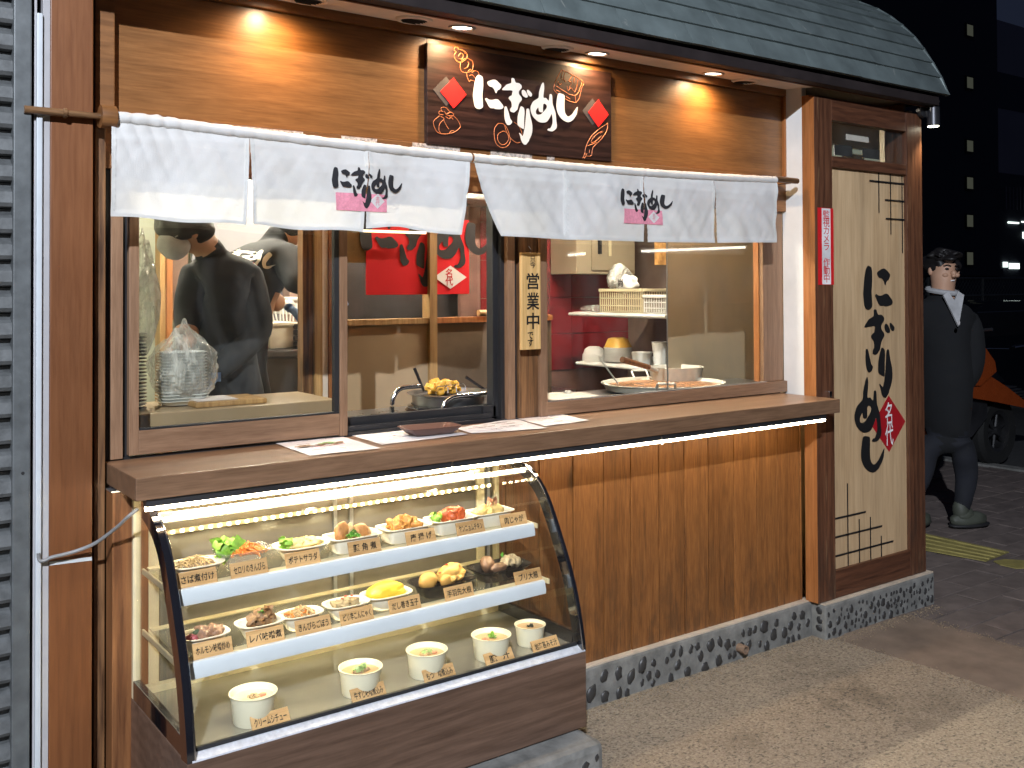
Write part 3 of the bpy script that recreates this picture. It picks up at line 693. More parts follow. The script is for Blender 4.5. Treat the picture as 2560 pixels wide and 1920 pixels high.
# brush lettering down the panel, each stroke of the logo placed where it stands
def px8(u0, v0, s, bx): return (u0+bx[0]*s, v0+bx[1]*s, u0+bx[2]*s, v0+bx[3]*s)
k8 = 170/1659
DB = {'ni1': px8(2120,650,k8,(368,140,592,1215)), 'ni2': px8(2120,650,k8,(708,207,1027,612)), 'ni3': px8(2120,650,k8,(660,822,1088,1130)),
      'gi': px8(2120,760,k8,(400,130,885,1237)), 'dk1': px8(2120,760,k8,(890,480,1025,707)), 'dk2': px8(2120,760,k8,(1015,457,1133,660)),
      'ri0': px8(2120,860,k8,(428,115,605,692)), 'ri1': px8(2120,860,k8,(733,88,905,795)), 'ri2': px8(2120,860,k8,(760,133,1083,1310)),
      'me': px8(2120,930,k8,(155,120,810,1728)), 'shi': px8(2120,1040,k8,(318,460,888,1378))}
def stroke_to(k, bx, Y):
    L = GL[k]; xs = [p[0] for p in L[0]]; zs = [p[1] for p in L[0]]
    um, vm = (bx[0]+bx[2])/2, (bx[1]+bx[3])/2
    xa_, xb_ = at(bx[0], vm, Y).x, at(bx[2], vm, Y).x; za_, zb_ = at(um, bx[3], Y).z, at(um, bx[1], Y).z
    f = lambda p: (xa_+(p[0]-min(xs))/(max(xs)-min(xs))*(xb_-xa_), za_+(p[1]-min(zs))/(max(zs)-min(zs))*(zb_-za_))
    return [[f(p) for p in l] for l in L]
dl = at(2175, 1058, PYD); dt = at(2222, 988.4, PYD); db = at(2222, 1130, PYD); dr = at(2263, 1053.5, PYD)
czd = (dt.z+db.z)/2; cxd = (dt.x+db.x)/2; hw = dr.x-cxd
flat('red_diamond', [diamond(cxd, czd, hw, (dt.z-db.z)/2)], PYD, M['darkred'], pn, -.0008)
flat('lettering', [stroke_to(k, DB[k], PYD-.002) for k in DB], PYD-.002, M['ink'], pn, -.0006)
tx = at(2220, 1056, PYD-.0045)
text_loops('名代', M['whitechar'], pn, 'small_characters', wallM(cxd-.002, PYD-.0035, czd), .065, .205, .008, vertical=True)
# thin lattice lines
def vline(u, v0, v1): 
    a = at(u, v0, PYD); b = at(u, v1, PYD); return rect(a.x-.0035, a.x+.0035, b.z, a.z)
def hline(u0, u1, v):
    a = at(u0, v, PYD); b = at(u1, v, PYD); zz = at((u0+u1)/2, v, PYD).z; return rect(a.x, b.x, zz-.0035, zz+.0035)
a0 = zp1
LN = []
def wl(x, za, zb): LN.append([[(x-.0035, zb), (x+.0035, zb), (x+.0035, za), (x-.0035, za)]])
def hl(z, xa_, xb_): LN.append([[(xa_, z-.004), (xb_, z-.004), (xb_, z+.004), (xa_, z+.004)]])
q = lambda u, v: at(u, v, PYD)
wl(q(2195.5, 470).x, zp1, q(2196, 532).z); wl(q(2225, 500).x, zp1, q(2225, 586).z); wl(q(2254, 520).x, zp1, q(2255, 632).z)
hl(q(2210, 455.5).z, q(2172, 452).x, xb-.001); hl(q(2250, 503).z, q(2211, 500).x, xb-.001); hl(q(2250, 549).z, q(2213, 547).x, xb-.001)
wl(q(2118, 1300).x, q(2118, 1208).z, zp0); wl(q(2147, 1350).x, q(2147, 1297).z, zp0); wl(q(2175, 1350).x, q(2175, 1292).z, zp0); wl(q(2202, 1370).x, q(2202, 1339).z, zp0)
hl(q(2130, 1286.5).z, xa+.001, q(2163, 1280).x); hl(q(2140, 1330).z, xa+.001, q(2204, 1314).x); hl(q(2160, 1371).z, xa+.001, q(2232, 1352).x)
LT = [l for l in LN if max(p[1] for p in l[0]) > 1.2]; LB = [l for l in LN if max(p[1] for p in l[0]) <= 1.2]
flat('lattice_lines', LT, PYD-.0032, M['ink'], pn, -.0006); flat('lattice_lines', LB, PYD-.0032, M['ink'], pn, -.0006)
# security camera notice strip on the post
nt_ = at(2064, 615, DY)
w_ = at(2084, 615, DY).x-at(2045, 615, DY).x; zt_ = at(2064, 520, DY).z; zb_ = at(2064, 712, DY).z
sg = thing('camera_notice', 'narrow red and white vertical notice on the brown corner post', 'sign', (nt_.x, DY, nt_.z))
flat('red_strip', [rect(nt_.x-w_/2, nt_.x+w_/2, zb_, zt_)], DY-.0015, M['red'], sg, .001)
flat('white_strip', [rect(nt_.x-w_*.25, nt_.x+w_*.30, zb_+.002, zt_-.002)], DY-.0022, M['whitechar'], sg, .0006)
text_loops('監視カメラ 作動中', M['red'], sg, 'lettering', wallM(nt_.x+w_*.02, DY-.003, (zt_+zb_)/2), w_*.42, (zt_-zb_)*.94, .004, vertical=True)
hk = at(2072, 988, DY)
MB().box(hk.x-.008, hk.x+.008, DY-.012, DY-.001, hk.z-.008, hk.z+.018, bev=.002).build('latch', M['chrome'], shop)
box('side_wall', M['pillar'], shop, 4.532, 4.55, .05, 3.0, .15, 2.5)
# --- planks under the counter
PB = [1.90, 2.03, 2.18]+[at(u, 1450, .01).x for u in (1434,1510,1578,1648,1712,1772,1836,1893,1946,2002)]+[XD-.006]
xx = 1.90
PBL = []
while xx > .80: PBL.append(xx); xx -= .147
PB = [.80]+sorted(PBL)[:-1]+PB
zc_bot = CZ-.05
for i in range(len(PB)-1):
    box('plank', M['plank'], shop, PB[i]+.0022, PB[i+1]-.0022, .01+rnd.uniform(-.001, .001), .03, zk, zc_bot+.03, bev=.0025)
box('plank_backing', M['fascia'], shop, .72, XD, .0305, .06, zk, zc_bot)
# --- stone base with set pebbles
def pebble_wall(name, x0, x1, yf, z0, z1, n, depth=.06, ends=None, seed=0, size=.022):
    w = MB(); 
    NX = int((x1-x0)/.03); NZ = max(4, int((z1-z0)/.03))
    w.box(x0, x1, yf, yf+depth, z0-.02, z1-.006, bev=.008)
    o = w.build(name, M['concrete'], shop)
    box('ledge', M['ledge'], o, x0+.002, x1-.002, yf+.004, yf+depth-.004, z1-.0058, z1)
    r = random.Random(seed); pts = []
    tries = 0
    while len(pts) < n and tries < 9000:
        tries += 1; s = size*r.uniform(.6, 1.25)
        x = r.uniform(x0+s, x1-s); z = r.uniform(z0+s*.6, z1-.018-s)
        if all(((x-a)**2+((z-b)*.8)**2)**.5 > (s+c)*.80 for a, b, c in pts): pts.append((x, z, s))
    return o, pts
PME = []
for k in range(5):
    t = MB(); t.ball((0, 0, 0), 1, .55, 1, 2, .35, k+3); o = t.build('pebble', M['pebble'], smooth=True, angle=180)
    PME.append(o.data); bpy.data.objects.remove(o)
def pebbles(parent, pts, yf, normal='y', xf=None):
    base = Vector(parent.location)+Vector(shop.location if parent.parent else (0, 0, 0))
    for x, z, s in pts:
        o = bpy.data.objects.new('pebble', rnd.choice(PME)); C.objects.link(o); o.parent = parent
        root = shop.location if parent.parent else parent.location
        o.location = Vector((x, yf+.002, z))-Vector(root) if normal == 'y' else Vector((xf+.002, x, z))-Vector(root)
        a = rnd.uniform(-.5, .5)
        o.rotation_euler = (0, a, 0) if normal == 'y' else (a, 0, math.pi/2)
        o.scale = (s*rnd.uniform(.55, .80), s*.62, s*rnd.uniform(.80, 1.05))
KY = -.022
b1, p1 = pebble_wall('stone_base', 1.60, 3.675, KY, 0, .158, 86, .055, seed=3, size=.028); pebbles(b1, p1, KY)
b2, p2 = pebble_wall('bay_stone_base', 3.676, 4.525, -.095, 0, .155, 80, .13, seed=9, size=.019); pebbles(b2, p2, -.095)
pebbles(b2, [(-.060, .12, .022), (-.062, .08, .022), (-.060, .04, .022)], 0, 'x', 3.676)
# drain pipe stub through the base
pp = at(1856, 1622, KY-.02)
dp = thing('drain_pipe', 'short clay coloured drain pipe sticking out of the pebble base', 'pipe', (pp.x, KY, pp.z))
MB().lathe([(.018, 0), (.018, .045), (.0125, .045), (.0125, .004)], (0, 0, 0), 20, axis=Matrix.Rotation(math.pi/2, 3, 'X')).build('pipe', plain('clay_pipe', (.23, .15, .10), .6, bmp=.3), dp, smooth=True)
for c in dp.children: c.location = (0, .005, 0); c.data.transform(Matrix.Translation(dp.location))
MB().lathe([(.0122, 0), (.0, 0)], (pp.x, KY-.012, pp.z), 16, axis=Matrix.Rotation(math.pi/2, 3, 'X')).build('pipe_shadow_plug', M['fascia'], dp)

# =================================================================== COUNTER
xL = at(341.5, 1198, -.22).x
pF = atz(341.5, 1198, CZ); pR = atz(2097, 997, CZ)
CY = (pF.y+pR.y)/2; cxl, cxr = pF.x, min(pR.x, XD-.015)
ctr = thing('serving_counter', 'long wood grain serving counter under the windows', 'counter', (cxl, CY, 0))
box('worktop', M['counter'], ctr, cxl, cxr, CY, WY-.0005, CZ-.058, CZ, bev=.003)
box('rear_upstand', M['blackmetal'], ctr, cxl-.012, cxr, WY-.0004, WY+.012, CZ-.05, CZ+.006)
# light fittings under the edge
LYz = (at(363, 1272, CY+.02).z+at(2061, 1050, CY+.02).z)/2; LY = CY+.018
for a, b, lab in ((at(363,1272,LY).x, at(1127,1140,LY).x-.004, 'lit tube light under the counter above the food case'),
                  (at(1127,1140,LY).x+.004, at(1650,1095,LY).x-.003, 'lit tube light under the counter left of the middle hook'),
                  (at(1650,1095,LY).x+.003, at(2061,1050,LY).x, 'lit tube light at the right end of the counter')):
    t = thing('tube_light', lab, 'light', ((a+b)/2, LY, LYz), 'tube lights under the counter edge')
    box('channel', M['darksteel'], t, a, b, LY-.010, LY+.014, LYz+.006, CZ-.0585)
    MB().tube([(a, LY, LYz), (b, LY, LYz)], .0058, 10).build('tube', M['tube'], t, smooth=True)
m = MB(); hx = at(1127, 1140, LY).x
m.tube([(hx, LY-.012, CZ-.058), (hx, LY-.014, LYz+.004), (hx+.006, LY-.012, LYz-.006)], .0015, 6)
tag(m.build('wire_hook', M['chrome'], smooth=True, loc=(hx, LY, LYz)), 'small wire hook holding the tube light above the case corner', 'hook')
hx = at(1650, 1100, LY).x; m = MB(); m.tube([(hx-.008, LY-.004, LYz-.006), (hx, LY-.01, LYz-.010), (hx+.007, LY-.004, LYz-.006)], .0014, 6)
tag(m.build('wire_hook', M['chrome'], smooth=True, loc=(hx, LY, LYz)), 'small wire hook under the tube light before the plank wall', 'hook')

# =================================================================== SIGN BOARD
sx0, sx1 = x1+.0, x2
SYB = WY-.022
zs1 = (at(1067.8, 104, SYB).z+at(1528.9, 183.5, SYB).z)/2; zs0 = (at(1067.8, 359, SYB).z+at(1527.6, 405.2, SYB).z)/2
xa_s, xb_s = at(1067.8, 230, SYB).x, at(1528.5, 295, SYB).x
sb = thing('shop_sign', 'dark wood grain shop sign with white brush letters and red diamonds', 'sign', ((xa_s+xb_s)/2, SYB, zs0))
box('board', M['signboard'], sb, xa_s, xb_s, SYB, WY-.001, zs0, zs1, bev=.002)
def sp(a, b, Y=SYB): return at(1000+a*.27125, 100+b*.27125, Y)       # zoom of the sign
kx = .0
c = LOGO_C
f = (SYB+2.82)/(.08+2.82)
lc = at(1170+1090*.1311, 170+800*.1311, SYB-.002)
flat('lettering', logo(lc.x, lc.z, f), SYB-.003, M['logo_white'], sb, -.0015)
for (dx_, lab) in (((490, 490), 'l'), ((1825, 678), 'r')):
    ctr_ = sp(*dx_); w = (sp(606, 505).x-sp(368, 475).x)/2*(1 if lab == 'l' else .97); h = (sp(485, 350).z-sp(490, 632).z)/2
    flat('printed_shade', [diamond(ctr_.x-w*.55, ctr_.z+h*.06, w, h*.98)], SYB-.0006, M['greyshade'], sb, -.0003)
    flat('red_diamond', [diamond(ctr_.x, ctr_.z, w, h)], SYB-.0035, M['redsign'], sb, .003)
def line_art(name, curves, r=.0011):
    mm = MB()
    for cv in curves:
        P = [sp(a, b, SYB-.0008) for a, b in cv]
        Q = []
        for i in range(len(P)-1):
            p0, p1, p2, p3 = P[max(i-1, 0)], P[i], P[i+1], P[min(i+2, len(P)-1)]
            for t in (0, .33, .66):
                Q.append(.5*((2*p1)+(-p0+p2)*t+(2*p0-5*p1+4*p2-p3)*t*t+(-p0+3*p1-3*p2+p3)*t**3))
        Q.append(P[-1]); mm.tube([(p.x, SYB-.0004, p.z) for p in Q], r, 4)
    return mm.build(name, M['orangeline'], sb)
line_art('skewer_drawing', [[(520,110),(498,90),(510,65),(535,70),(540,85),(580,95),(620,130),(610,175),(560,205),(520,190),(500,140),(520,110)],
    [(540,150),(560,120),(585,140),(570,175),(545,170)], [(595,120),(615,125),(622,150)], [(560,205),(555,250),(570,290),(610,300),(660,285),(675,240),(670,200),(640,175),(600,170),(565,195)],
    [(590,265),(620,250),(635,215),(625,200)], [(615,300),(620,340),(640,385),(650,370),(690,380)], [(625,290),(650,270),(665,300),(680,285),(715,290),(730,315)], [(640,330),(665,320),(690,345),(700,360)]])
line_art('onigiri_pouch_drawing', [[(365,700),(320,735),(308,765),(330,830),(370,862),(430,866),(500,850),(550,810),(556,785),(530,735),(495,700)], [(400,735),(365,775),(360,830),(375,855)],
    [(375,705),(405,720),(405,740),(430,790),(450,820)], [(400,690),(360,680),(365,655),(400,660)], [(385,655),(380,625),(415,620),(440,640),(460,665),(440,680)], [(410,655),(430,690),(480,700),(495,685),(470,665),(430,680)], [(420,705),(450,725),(470,715),(490,730)], [(455,860),(475,835),(500,840)]])
line_art('rice_cracker_drawing', [[(1490,272),(1680,375),(1675,440),(1620,578),(1440,485),(1425,405),(1490,272)], [(1440,425),(1615,515),(1680,380)], [(1615,515),(1620,570)],
    [(1500,290),(1485,345),(1505,370)], [(1520,300),(1510,360),(1530,385)], [(1590,330),(1555,375),(1580,390),(1560,440)], [(1610,340),(1600,390)], [(1640,370),(1630,430),(1610,480)], [(1455,380),(1470,410),(1490,400)], [(1540,425),(1550,465),(1575,440),(1600,470)], [(1440,460),(1480,480)], [(1530,520),(1570,545)]])
line_art('fish_drawing', [[(1915,768),(1850,810),(1770,880),(1720,970),(1705,1040),(1730,1070),(1765,1060),(1780,990),(1850,920),(1905,840),(1915,768)], [(1860,840),(1800,880),(1760,940),(1800,935),(1860,880)], [(1730,975),(1810,945)], [(1705,1040),(1685,1090)], [(1725,1045),(1700,1092)], [(1750,1010),(1745,1040)], [(1845,860),(1865,845)]])
line_art('egg_drawing', [[(905,770),(875,810),(868,870),(885,950),(930,990),(980,985),(1015,940),(1010,880),(985,810),(950,772),(905,770)], [(940,842),(905,870),(902,920),(930,960),(970,960),(1000,920),(995,870),(965,842),(940,842)], [(965,785),(985,850),(1030,915),(1080,948),(1110,940)], [(1050,755),(1095,790),(1125,860),(1110,900)]])

# =================================================================== SOFFIT FITTINGS
def soff(u, v):
    p = CAM.copy(); d = ray(u, v)
    n = Vector((0, ZS-zf-.006, -(WY-YF))); p0 = Vector((0, WY, ZS)); t = (p0-p).dot(n)/d.dot(n); return p+d*t
tiltx = math.atan2(ZS-zf-.006, WY-YF)
for i, (u, v, lab) in enumerate(((700, -22, 'round downlight at the left end of the soffit, just out of sight'), (1155, 68, 'lit round downlight above the left part of the shop sign'),
                                 (1493, 133, 'lit round downlight above the right end of the shop sign'), (1783, 183, 'lit round downlight nearest the side bay'))):
    p = soff(u, v)
    if i == 0: p = Vector((1.20, (WY+YF)/2-.01, (ZS+zf)/2))
    t = thing('downlight', lab, 'light', p, 'downlights in the soffit')
    rot = Matrix.Rotation(tiltx, 3, 'X')
    MB().lathe([(.034, -.001), (.040, -.006), (.046, -.005), (.048, .001), (.034, .001)], p, 36, axis=rot).build('trim_ring', M['alu'], t, smooth=True)
    MB().lathe([(0, -.0015), (.0335, -.0015), (.0335, .0), (0, .0)], p, 32, axis=rot).build('lens', M['downlamp'], t)
    spot('downlight_lamp', p-Vector((0, 0, .010)), (p.x, p.y+.22, 1.0), 13, .02, 158, 1.0, WARM)
for u, v, lab in ((770, -3, 'round air vent at the top left of the soffit, half out of sight'), (1035, 47, 'round dark louvred vent left of the downlight over the sign'), (1394, 119, 'round dirty louvred vent between the two downlights of the sign'), (1864, 201, 'round louvred vent at the right end of the soffit')):
    p = soff(u, v); t = thing('soffit_vent', lab, 'vent', p, 'round vents in the soffit'); rot = Matrix.Rotation(tiltx, 3, 'X')
    MB().lathe([(.043, -.004), (.050, -.010), (.060, -.007), (.062, .0), (.043, .0)], p, 36, axis=rot).build('rim', M['soffit'], t, smooth=True)
    MB().lathe([(0, -.0010), (.043, -.0010), (.043, 0), (0, 0)], p, 32, axis=rot).build('dark_hole', M['fascia'], t)
    for k in range(7):
        yy = -.034+k*.0113; w = math.sqrt(max(.0004, .042**2-yy**2))
        a_ = .6; MB().box(-w, w, -.0045, .0045, -.0007, .0007, mat=Matrix.Translation(p+Vector((0, yy, -.006))) @ Matrix.Rotation(a_, 4, 'X')).build('louvre', M['fascia'] if 1 else M['soffit'], t)
# wall spotlight at the corner of the bay
pl = at(2300, 283, DY)
sl = thing('wall_spotlight', 'black cylinder wall spotlight with a lit yellowish lens on the corner of the shop', 'light', pl)
MB().lathe([(0, 0), (.034, 0), (.036, .01), (.033, .022), (0, .024)], (xc-.012, DY-.001, pl.z+.01), 28, axis=Matrix.Rotation(math.pi/2, 3, 'X')).build('mount', M['blackmetal'], sl, smooth=True)
c0 = Vector((xc+.028, DY-.045, pl.z+.026)); dn = (Vector((.012, .004, -1))).normalized()
MB().cyl(c0, c0+dn*.092, .030, .030, 28).build('housing', M['darksteel'], sl, smooth=True)
MB().cyl(c0+dn*.0915, c0+dn*.094, .025, .025, 28).build('lens', M['spotlamp'], sl)
MB().cyl((xc-.002, DY-.024, pl.z+.012), c0+dn*.045+Vector((-.02, .02, 0)), .008, .008, 12).build('arm', M['blackmetal'], sl)
spot('wall_spotlight_lamp', c0+dn*.10, (xc-.05, DY-.02, 0), 9, .02, 95, .8, (1.0, .80, .48))

# =================================================================== LEFT: SHUTTER AND TRIM
HY = -.01
sh = thing('roller_shutter', 'weathered grey roller shutter at the left edge with peeling paint', 'shutter', (X(15, HY), HY, 0))
z = -.2; n = 0
xs_a, xs_b = -1.6, X(33, HY)
slat_me = None
pitch_ = 1.10*(at(15, 640+310*.3858, HY+.02).z-at(15, 640+465*.3858, HY+.02).z)
while z < 2.75:
    mm = MB(); P = [(HY+.030, z), (HY+.012, z+.004), (HY+.006, z+pitch_*.2), (HY+.010, z+pitch_*.62), (HY+.022, z+pitch_*.74), (HY+.034, z+pitch_*.78), (HY+.030, z+pitch_*.97), (HY+.036, z+pitch_)]
    Q = P+[(y_+.006, z_) for y_, z_ in P[::-1]]
    mm.prism(Q, xs_a, xs_b+.004); mm.build('slat', M['slatmetal'], sh); z += pitch_
box('guide_channel', M['shutterframe'], sh, X(31, HY), X(76, HY), HY-.008, HY+.06, -.1, 2.8, bev=.003)
bh = at(57, 1183, HY-.008); MB().cyl((bh.x, HY-.0092, bh.z), (bh.x, HY-.0075, bh.z), .0042, .0042, 14).build('bolt_hole', M['gasket'], sh)
box('dark_gap', M['fascia'], sh, X(75, HY), X(84, HY), HY+.05, HY+.07, -.1, 2.8)
tv = thing('conduit_cover', 'white plastic cover strip running up beside the wooden pillar', 'trim', (X(100, 0), 0, 0))
box('cover', M['whitetrim'], tv, X(90, -.01), X(105, -.01), -.012, .05, -.1, at(98, 32, -.01).z, bev=.003)
box('cover_side', M['conduit'], tv, X(84, .0), X(90.5, .0), .0, .05, -.1, 2.8, bev=.001)
box('grey_jamb', M['conduit'], tv, X(105, .0)+.0005, X(124, .0)-.0005, .0, .05, -.1, 2.8, bev=.001)
# label and patch on the pillar, scratches
a = at(123, 1406, PY); b = at(229, 1414, PY)
flat('torn_white_tape', [[[(a.x, a.z-.008), (b.x+.001, a.z-.012), (b.x, at(229, 1392, PY).z), (a.x+.03, at(160, 1400, PY).z), (a.x, at(123, 1405, PY).z+.001)]]], PY-.0005, M['whitetrim'], shop, -.0008)
a = at(195, 1290, PY); b = at(229, 1390, PY)
# cable from the case to the trim
ca = [at(345, 1272, -.12), at(320, 1292, -.12), at(290, 1320, -.09), at(240, 1357, -.05), at(195, 1376, -.03), at(160, 1386, -.025), at(130, 1393, -.022), at(112, 1401, -.018), at(101, 1402, -.016), at(97, 1395, -.014), at(96, 1383, -.014)]
Q = []
for i in range(len(ca)-1):
    p0, p1, p2, p3 = ca[max(i-1, 0)], ca[i], ca[i+1], ca[min(i+2, len(ca)-1)]
    for t in (0, .25, .5, .75): Q.append(.5*((2*p1)+(-p0+p2)*t+(2*p0-5*p1+4*p2-p3)*t*t+(-p0+3*p1-3*p2+p3)*t**3))
Q.append(ca[-1]); m = MB(); m.tube(Q, .0048, 8)
tag(m.build('power_cable', M['wire'], smooth=True, loc=tuple(ca[5])), 'grey power cable running from the food case to the white cover strip', 'cable')

# post beside the food case
px0 = atz(253, 1215, 1.0)
cp = thing('case_side_post', 'square knotty timber post between the pillar and the food case', 'post', (.76, -.0, 0))
ptz = 1.0
p_fl = atz(281, 1233, ptz)
box('post', M['casepost'], cp, p_fl.x, p_fl.x+.10, p_fl.y, .0485, -.1, ptz, bev=.003)
box('metal_cap', M['alu'], cp, p_fl.x-.002, p_fl.x+.045, p_fl.y+.004, .045, ptz+.0003, ptz+.0035)

# =================================================================== NOREN
NY = -.02
rodL, rodR = at(60, 266, NY), at(1993, 457, NY); rz = (rodL.z+rodR.z)/2
RXM, RHW = (rodL.x+rodR.x)/2+.15, (rodR.x-rodL.x)/2-.15
def RZ(x): return rz-.026*max(0, 1-((x-RXM)/RHW)**2)
rod = thing('noren_rod', 'smoked bamboo pole carrying the white shop curtain', 'pole', ((rodL.x+rodR.x)/2, NY, rz))
xj = at(163, 280, NY).x
mm = MB(); mm.tube([(rodL.x, NY, rz), (xj-.006, NY, rz)], .0105, 14); mm.build('pole_end', M['bamboo'], rod, smooth=True)
MB().lathe([(.010, -.006), (.0135, -.003), (.0135, .003), (.010, .006)], (xj, NY, rz), 16, axis=Matrix.Rotation(math.pi/2, 3, 'Y')).build('node', M['bamboo'], rod, smooth=True)
mm = MB(); mm.tube([(xj+.006+(rodR.x-.036-xj)*i/30, NY, RZ(xj+.006+(rodR.x-.036-xj)*i/30)) for i in range(31)], .0085, 14); mm.build('pole_shaft', M['bamboo'], rod, smooth=True)
mm = MB(); mm.tube([(at(1935, 455, NY).x, NY, rz), (rodR.x, NY, rz)], [.014, .0125], 14); mm.build('pole_end', M['bamboo'], rod, smooth=True)
bx0, bx1 = at(250, 290, NY).x, at(288, 295, NY).x
br = thing('rod_bracket', 'brown wooden ring bracket holding the bamboo pole at the left', 'bracket', (bx0, NY, rz))
MB().lathe([(.015, 0), (.031, 0), (.0315, .004), (.0315, bx1-bx0-.004), (.031, bx1-bx0), (.015, bx1-bx0), (.015, 0.0001)], (bx0, NY, rz), 28, axis=Matrix.Rotation(math.pi/2, 3, 'Y')).build('ring', M['header'], br, smooth=True)
box('stem', M['header'], br, bx0+.006, bx1-.006, NY+.028, .06, rz-.02, rz+.012, bev=.003)
br = thing('rod_bracket', 'small wooden bracket holding the bamboo pole beside the white jamb', 'bracket', (rodR.x, NY, rz))
box('stem', M['header'], br, rodR.x-.045, rodR.x-.02, NY+.0145, WY-.02, rz-.012, rz+.012, bev=.003)
# curtain: each panel is a fine grid; wave() is the shape of the hanging cotton
zh = rz+.014
def wave(x, z, hang=1.0):
    d = max(0, (RZ(x)-z))
    k = min(1, d/.06)
    y = .0062*math.sin(x*17+1.3*math.sin(x*3.1))*k*(.4+d*2.2) + .011*noise.noise(Vector((x*5.5+z*3, z*4.2, 2)))*k + .0065*noise.noise(Vector((x*16+z*11, z*8, 7)))*k + .0022*noise.noise(Vector((x*3, z*46, 5)))*math.exp(-d*14)*2
    y += .0015*noise.noise(Vector((x*34-z*22, z*12, 1)))*k
    return NY-.006-.010*k+y - .03*d*.25
def fold(x, z):
    # sleeve gathers near the left end
    d = RZ(x)-z; g = math.exp(-((x-.80)/.12)**2)*math.exp(-max(0, d)*10)
    return -.007*g*abs(math.sin(x*72+z*26))
def clothY(x, z): return wave(x, z)+fold(x, z)
def panel(par, tl, tr, bl, br_, nx, nz, bottom=None, side=None):
    """tl.. are (x,z); a cloth panel with curved lower hem, double layer hem lines"""
    m = MB(); V = []
    for i in range(nx+1):
        s = i/nx; row = []
        for j in range(nz+1):
            t = j/nz
            x = (tl[0]*(1-s)+tr[0]*s)*(1-t)+(bl[0]*(1-s)+br_[0]*s)*t
            if side: x += side(s, t)
            zt_ = RZ(tl[0]*(1-s)+tr[0]*s)-.012; zb_ = bl[1]*(1-s)+br_[1]*s+(bottom(s) if bottom else 0)
            z = zt_*(1-t)+zb_*t
            y = clothY(x, z)
            hem = 0
            if t > .955 or s < .02 or s > .98: hem = -.0022
            row.append(m.bm.verts.new((x, y+hem, z)))
        V.append(row)
    for i in range(nx):
        for j in range(nz): m.bm.faces.new((V[i][j], V[i+1][j], V[i+1][j+1], V[i][j+1]))
    o = m.build('panel', M['cloth'], par, smooth=True, angle=180)
    def P_(s, t, d):
        x = (tl[0]*(1-s)+tr[0]*s)*(1-t)+(bl[0]*(1-s)+br_[0]*s)*t
        if side: x += side(s, t)
        z = (RZ(tl[0]*(1-s)+tr[0]*s)-.012)*(1-t)+(bl[1]*(1-s)+br_[1]*s+(bottom(s) if bottom else 0))*t
        return (x, clothY(x, z)-d-.0007*math.sin(z*330+x*210), z)
    w_ = abs(tr[0]-tl[0]); hs = .011/w_
    for (s0_, s1_, t0_, t1_, na, nb) in ((.001, hs, .06, .995, 2, 90), (1-hs, .999, .06, .995, 2, 90), (.002, .998, .962, .999, 110, 2)):
        m = MB(); G = [[m.bm.verts.new(P_(s0_+(s1_-s0_)*i/na, t0_+(t1_-t0_)*j/nb, .0016)) for j in range(nb+1)] for i in range(na+1)]
        for i in range(na):
            for j in range(nb): m.bm.faces.new((G[i][j], G[i+1][j], G[i+1][j+1], G[i][j+1]))
        r_e = bmesh.ops.extrude_face_region(m.bm, geom=m.bm.faces[:])
        for v in r_e['geom']:
            if isinstance(v, bmesh.types.BMVert): v.co.y += .0012
        m.build('hem', M['cloth'], o, smooth=True, angle=60)
    return o
def sleeve(par, xa_, xb_):
    m = MB(); n = int((xb_-xa_)/.006); R = []
    for i in range(n+1):
        x = xa_+(xb_-xa_)*i/n; row = []
        pk = .0016*noise.noise(Vector((x*60, 0, 3)))+.002*noise.noise(Vector((x*22, 1, 3)))+fold(x, rz)*-.35
        for k in range(12):
            a = math.pi*(.5+k/11*1.15)+.2
            r = .0165+pk*(1+math.sin(k*2+x*40)*.3)
            row.append(m.bm.verts.new((x, NY+math.cos(a)*r*1.0-.002, RZ(x)+math.sin(a)*r)))
        R.append(row)
    for i in range(n):
        for k in range(11): m.bm.faces.new((R[i][k], R[i+1][k], R[i+1][k+1], R[i][k+1]))
    return m.build('pole_sleeve', M['cloth'], par, smooth=True, angle=180)
def nx_(u, v): p = at(u, v, NY-.02); return (p.x, p.z)
zt0 = rz-.012
zb0 = (nx_(277, 541)[1]+nx_(1940, 605)[1])/2
# left curtain (three panels)
N1 = thing('noren_curtain', 'left half of the white shop curtain, three panels with a black and pink print', 'curtain', (nx_(277, 540)[0], NY, rz), 'white shop curtains over the windows')
xA = nx_(280, 400)[0]; xe3 = nx_(1180, 430)[0]
s1t, s1l, s1r = nx_(627, 385)[0], nx_(612, 560)[0], nx_(630, 562)[0]
s2t, s2l, s2r = nx_(924, 430)[0], nx_(907, 580)[0], nx_(914, 570)[0]
sleeve(N1, xA, xe3+.004)
hang = lambda zb: zb
p1z = (nx_(280, 541)[1], nx_(612, 564)[1])
panel(N1, (xA, zt0), (s1t, zt0), (nx_(277, 540)[0], p1z[0]), (s1l, p1z[1]), 70, 46, lambda s: .003*math.sin(s*9))
panel(N1, (s1t+.0008, zt0), (s2t, zt0), (s1r, nx_(630, 563)[1]), (s2l, nx_(907, 582)[1]), 70, 46, lambda s: .004*math.sin(s*7+2), side=lambda s, t: -.008*(1-s)*0)
panel(N1, (s2t+.0008, zt0), (xe3, zt0), (s2r, nx_(914, 572)[1]), (nx_(1150, 585)[0], nx_(1150, 586)[1]), 60, 46, lambda s: .015*math.exp(-((s-.33)/.26)**2)-.002)
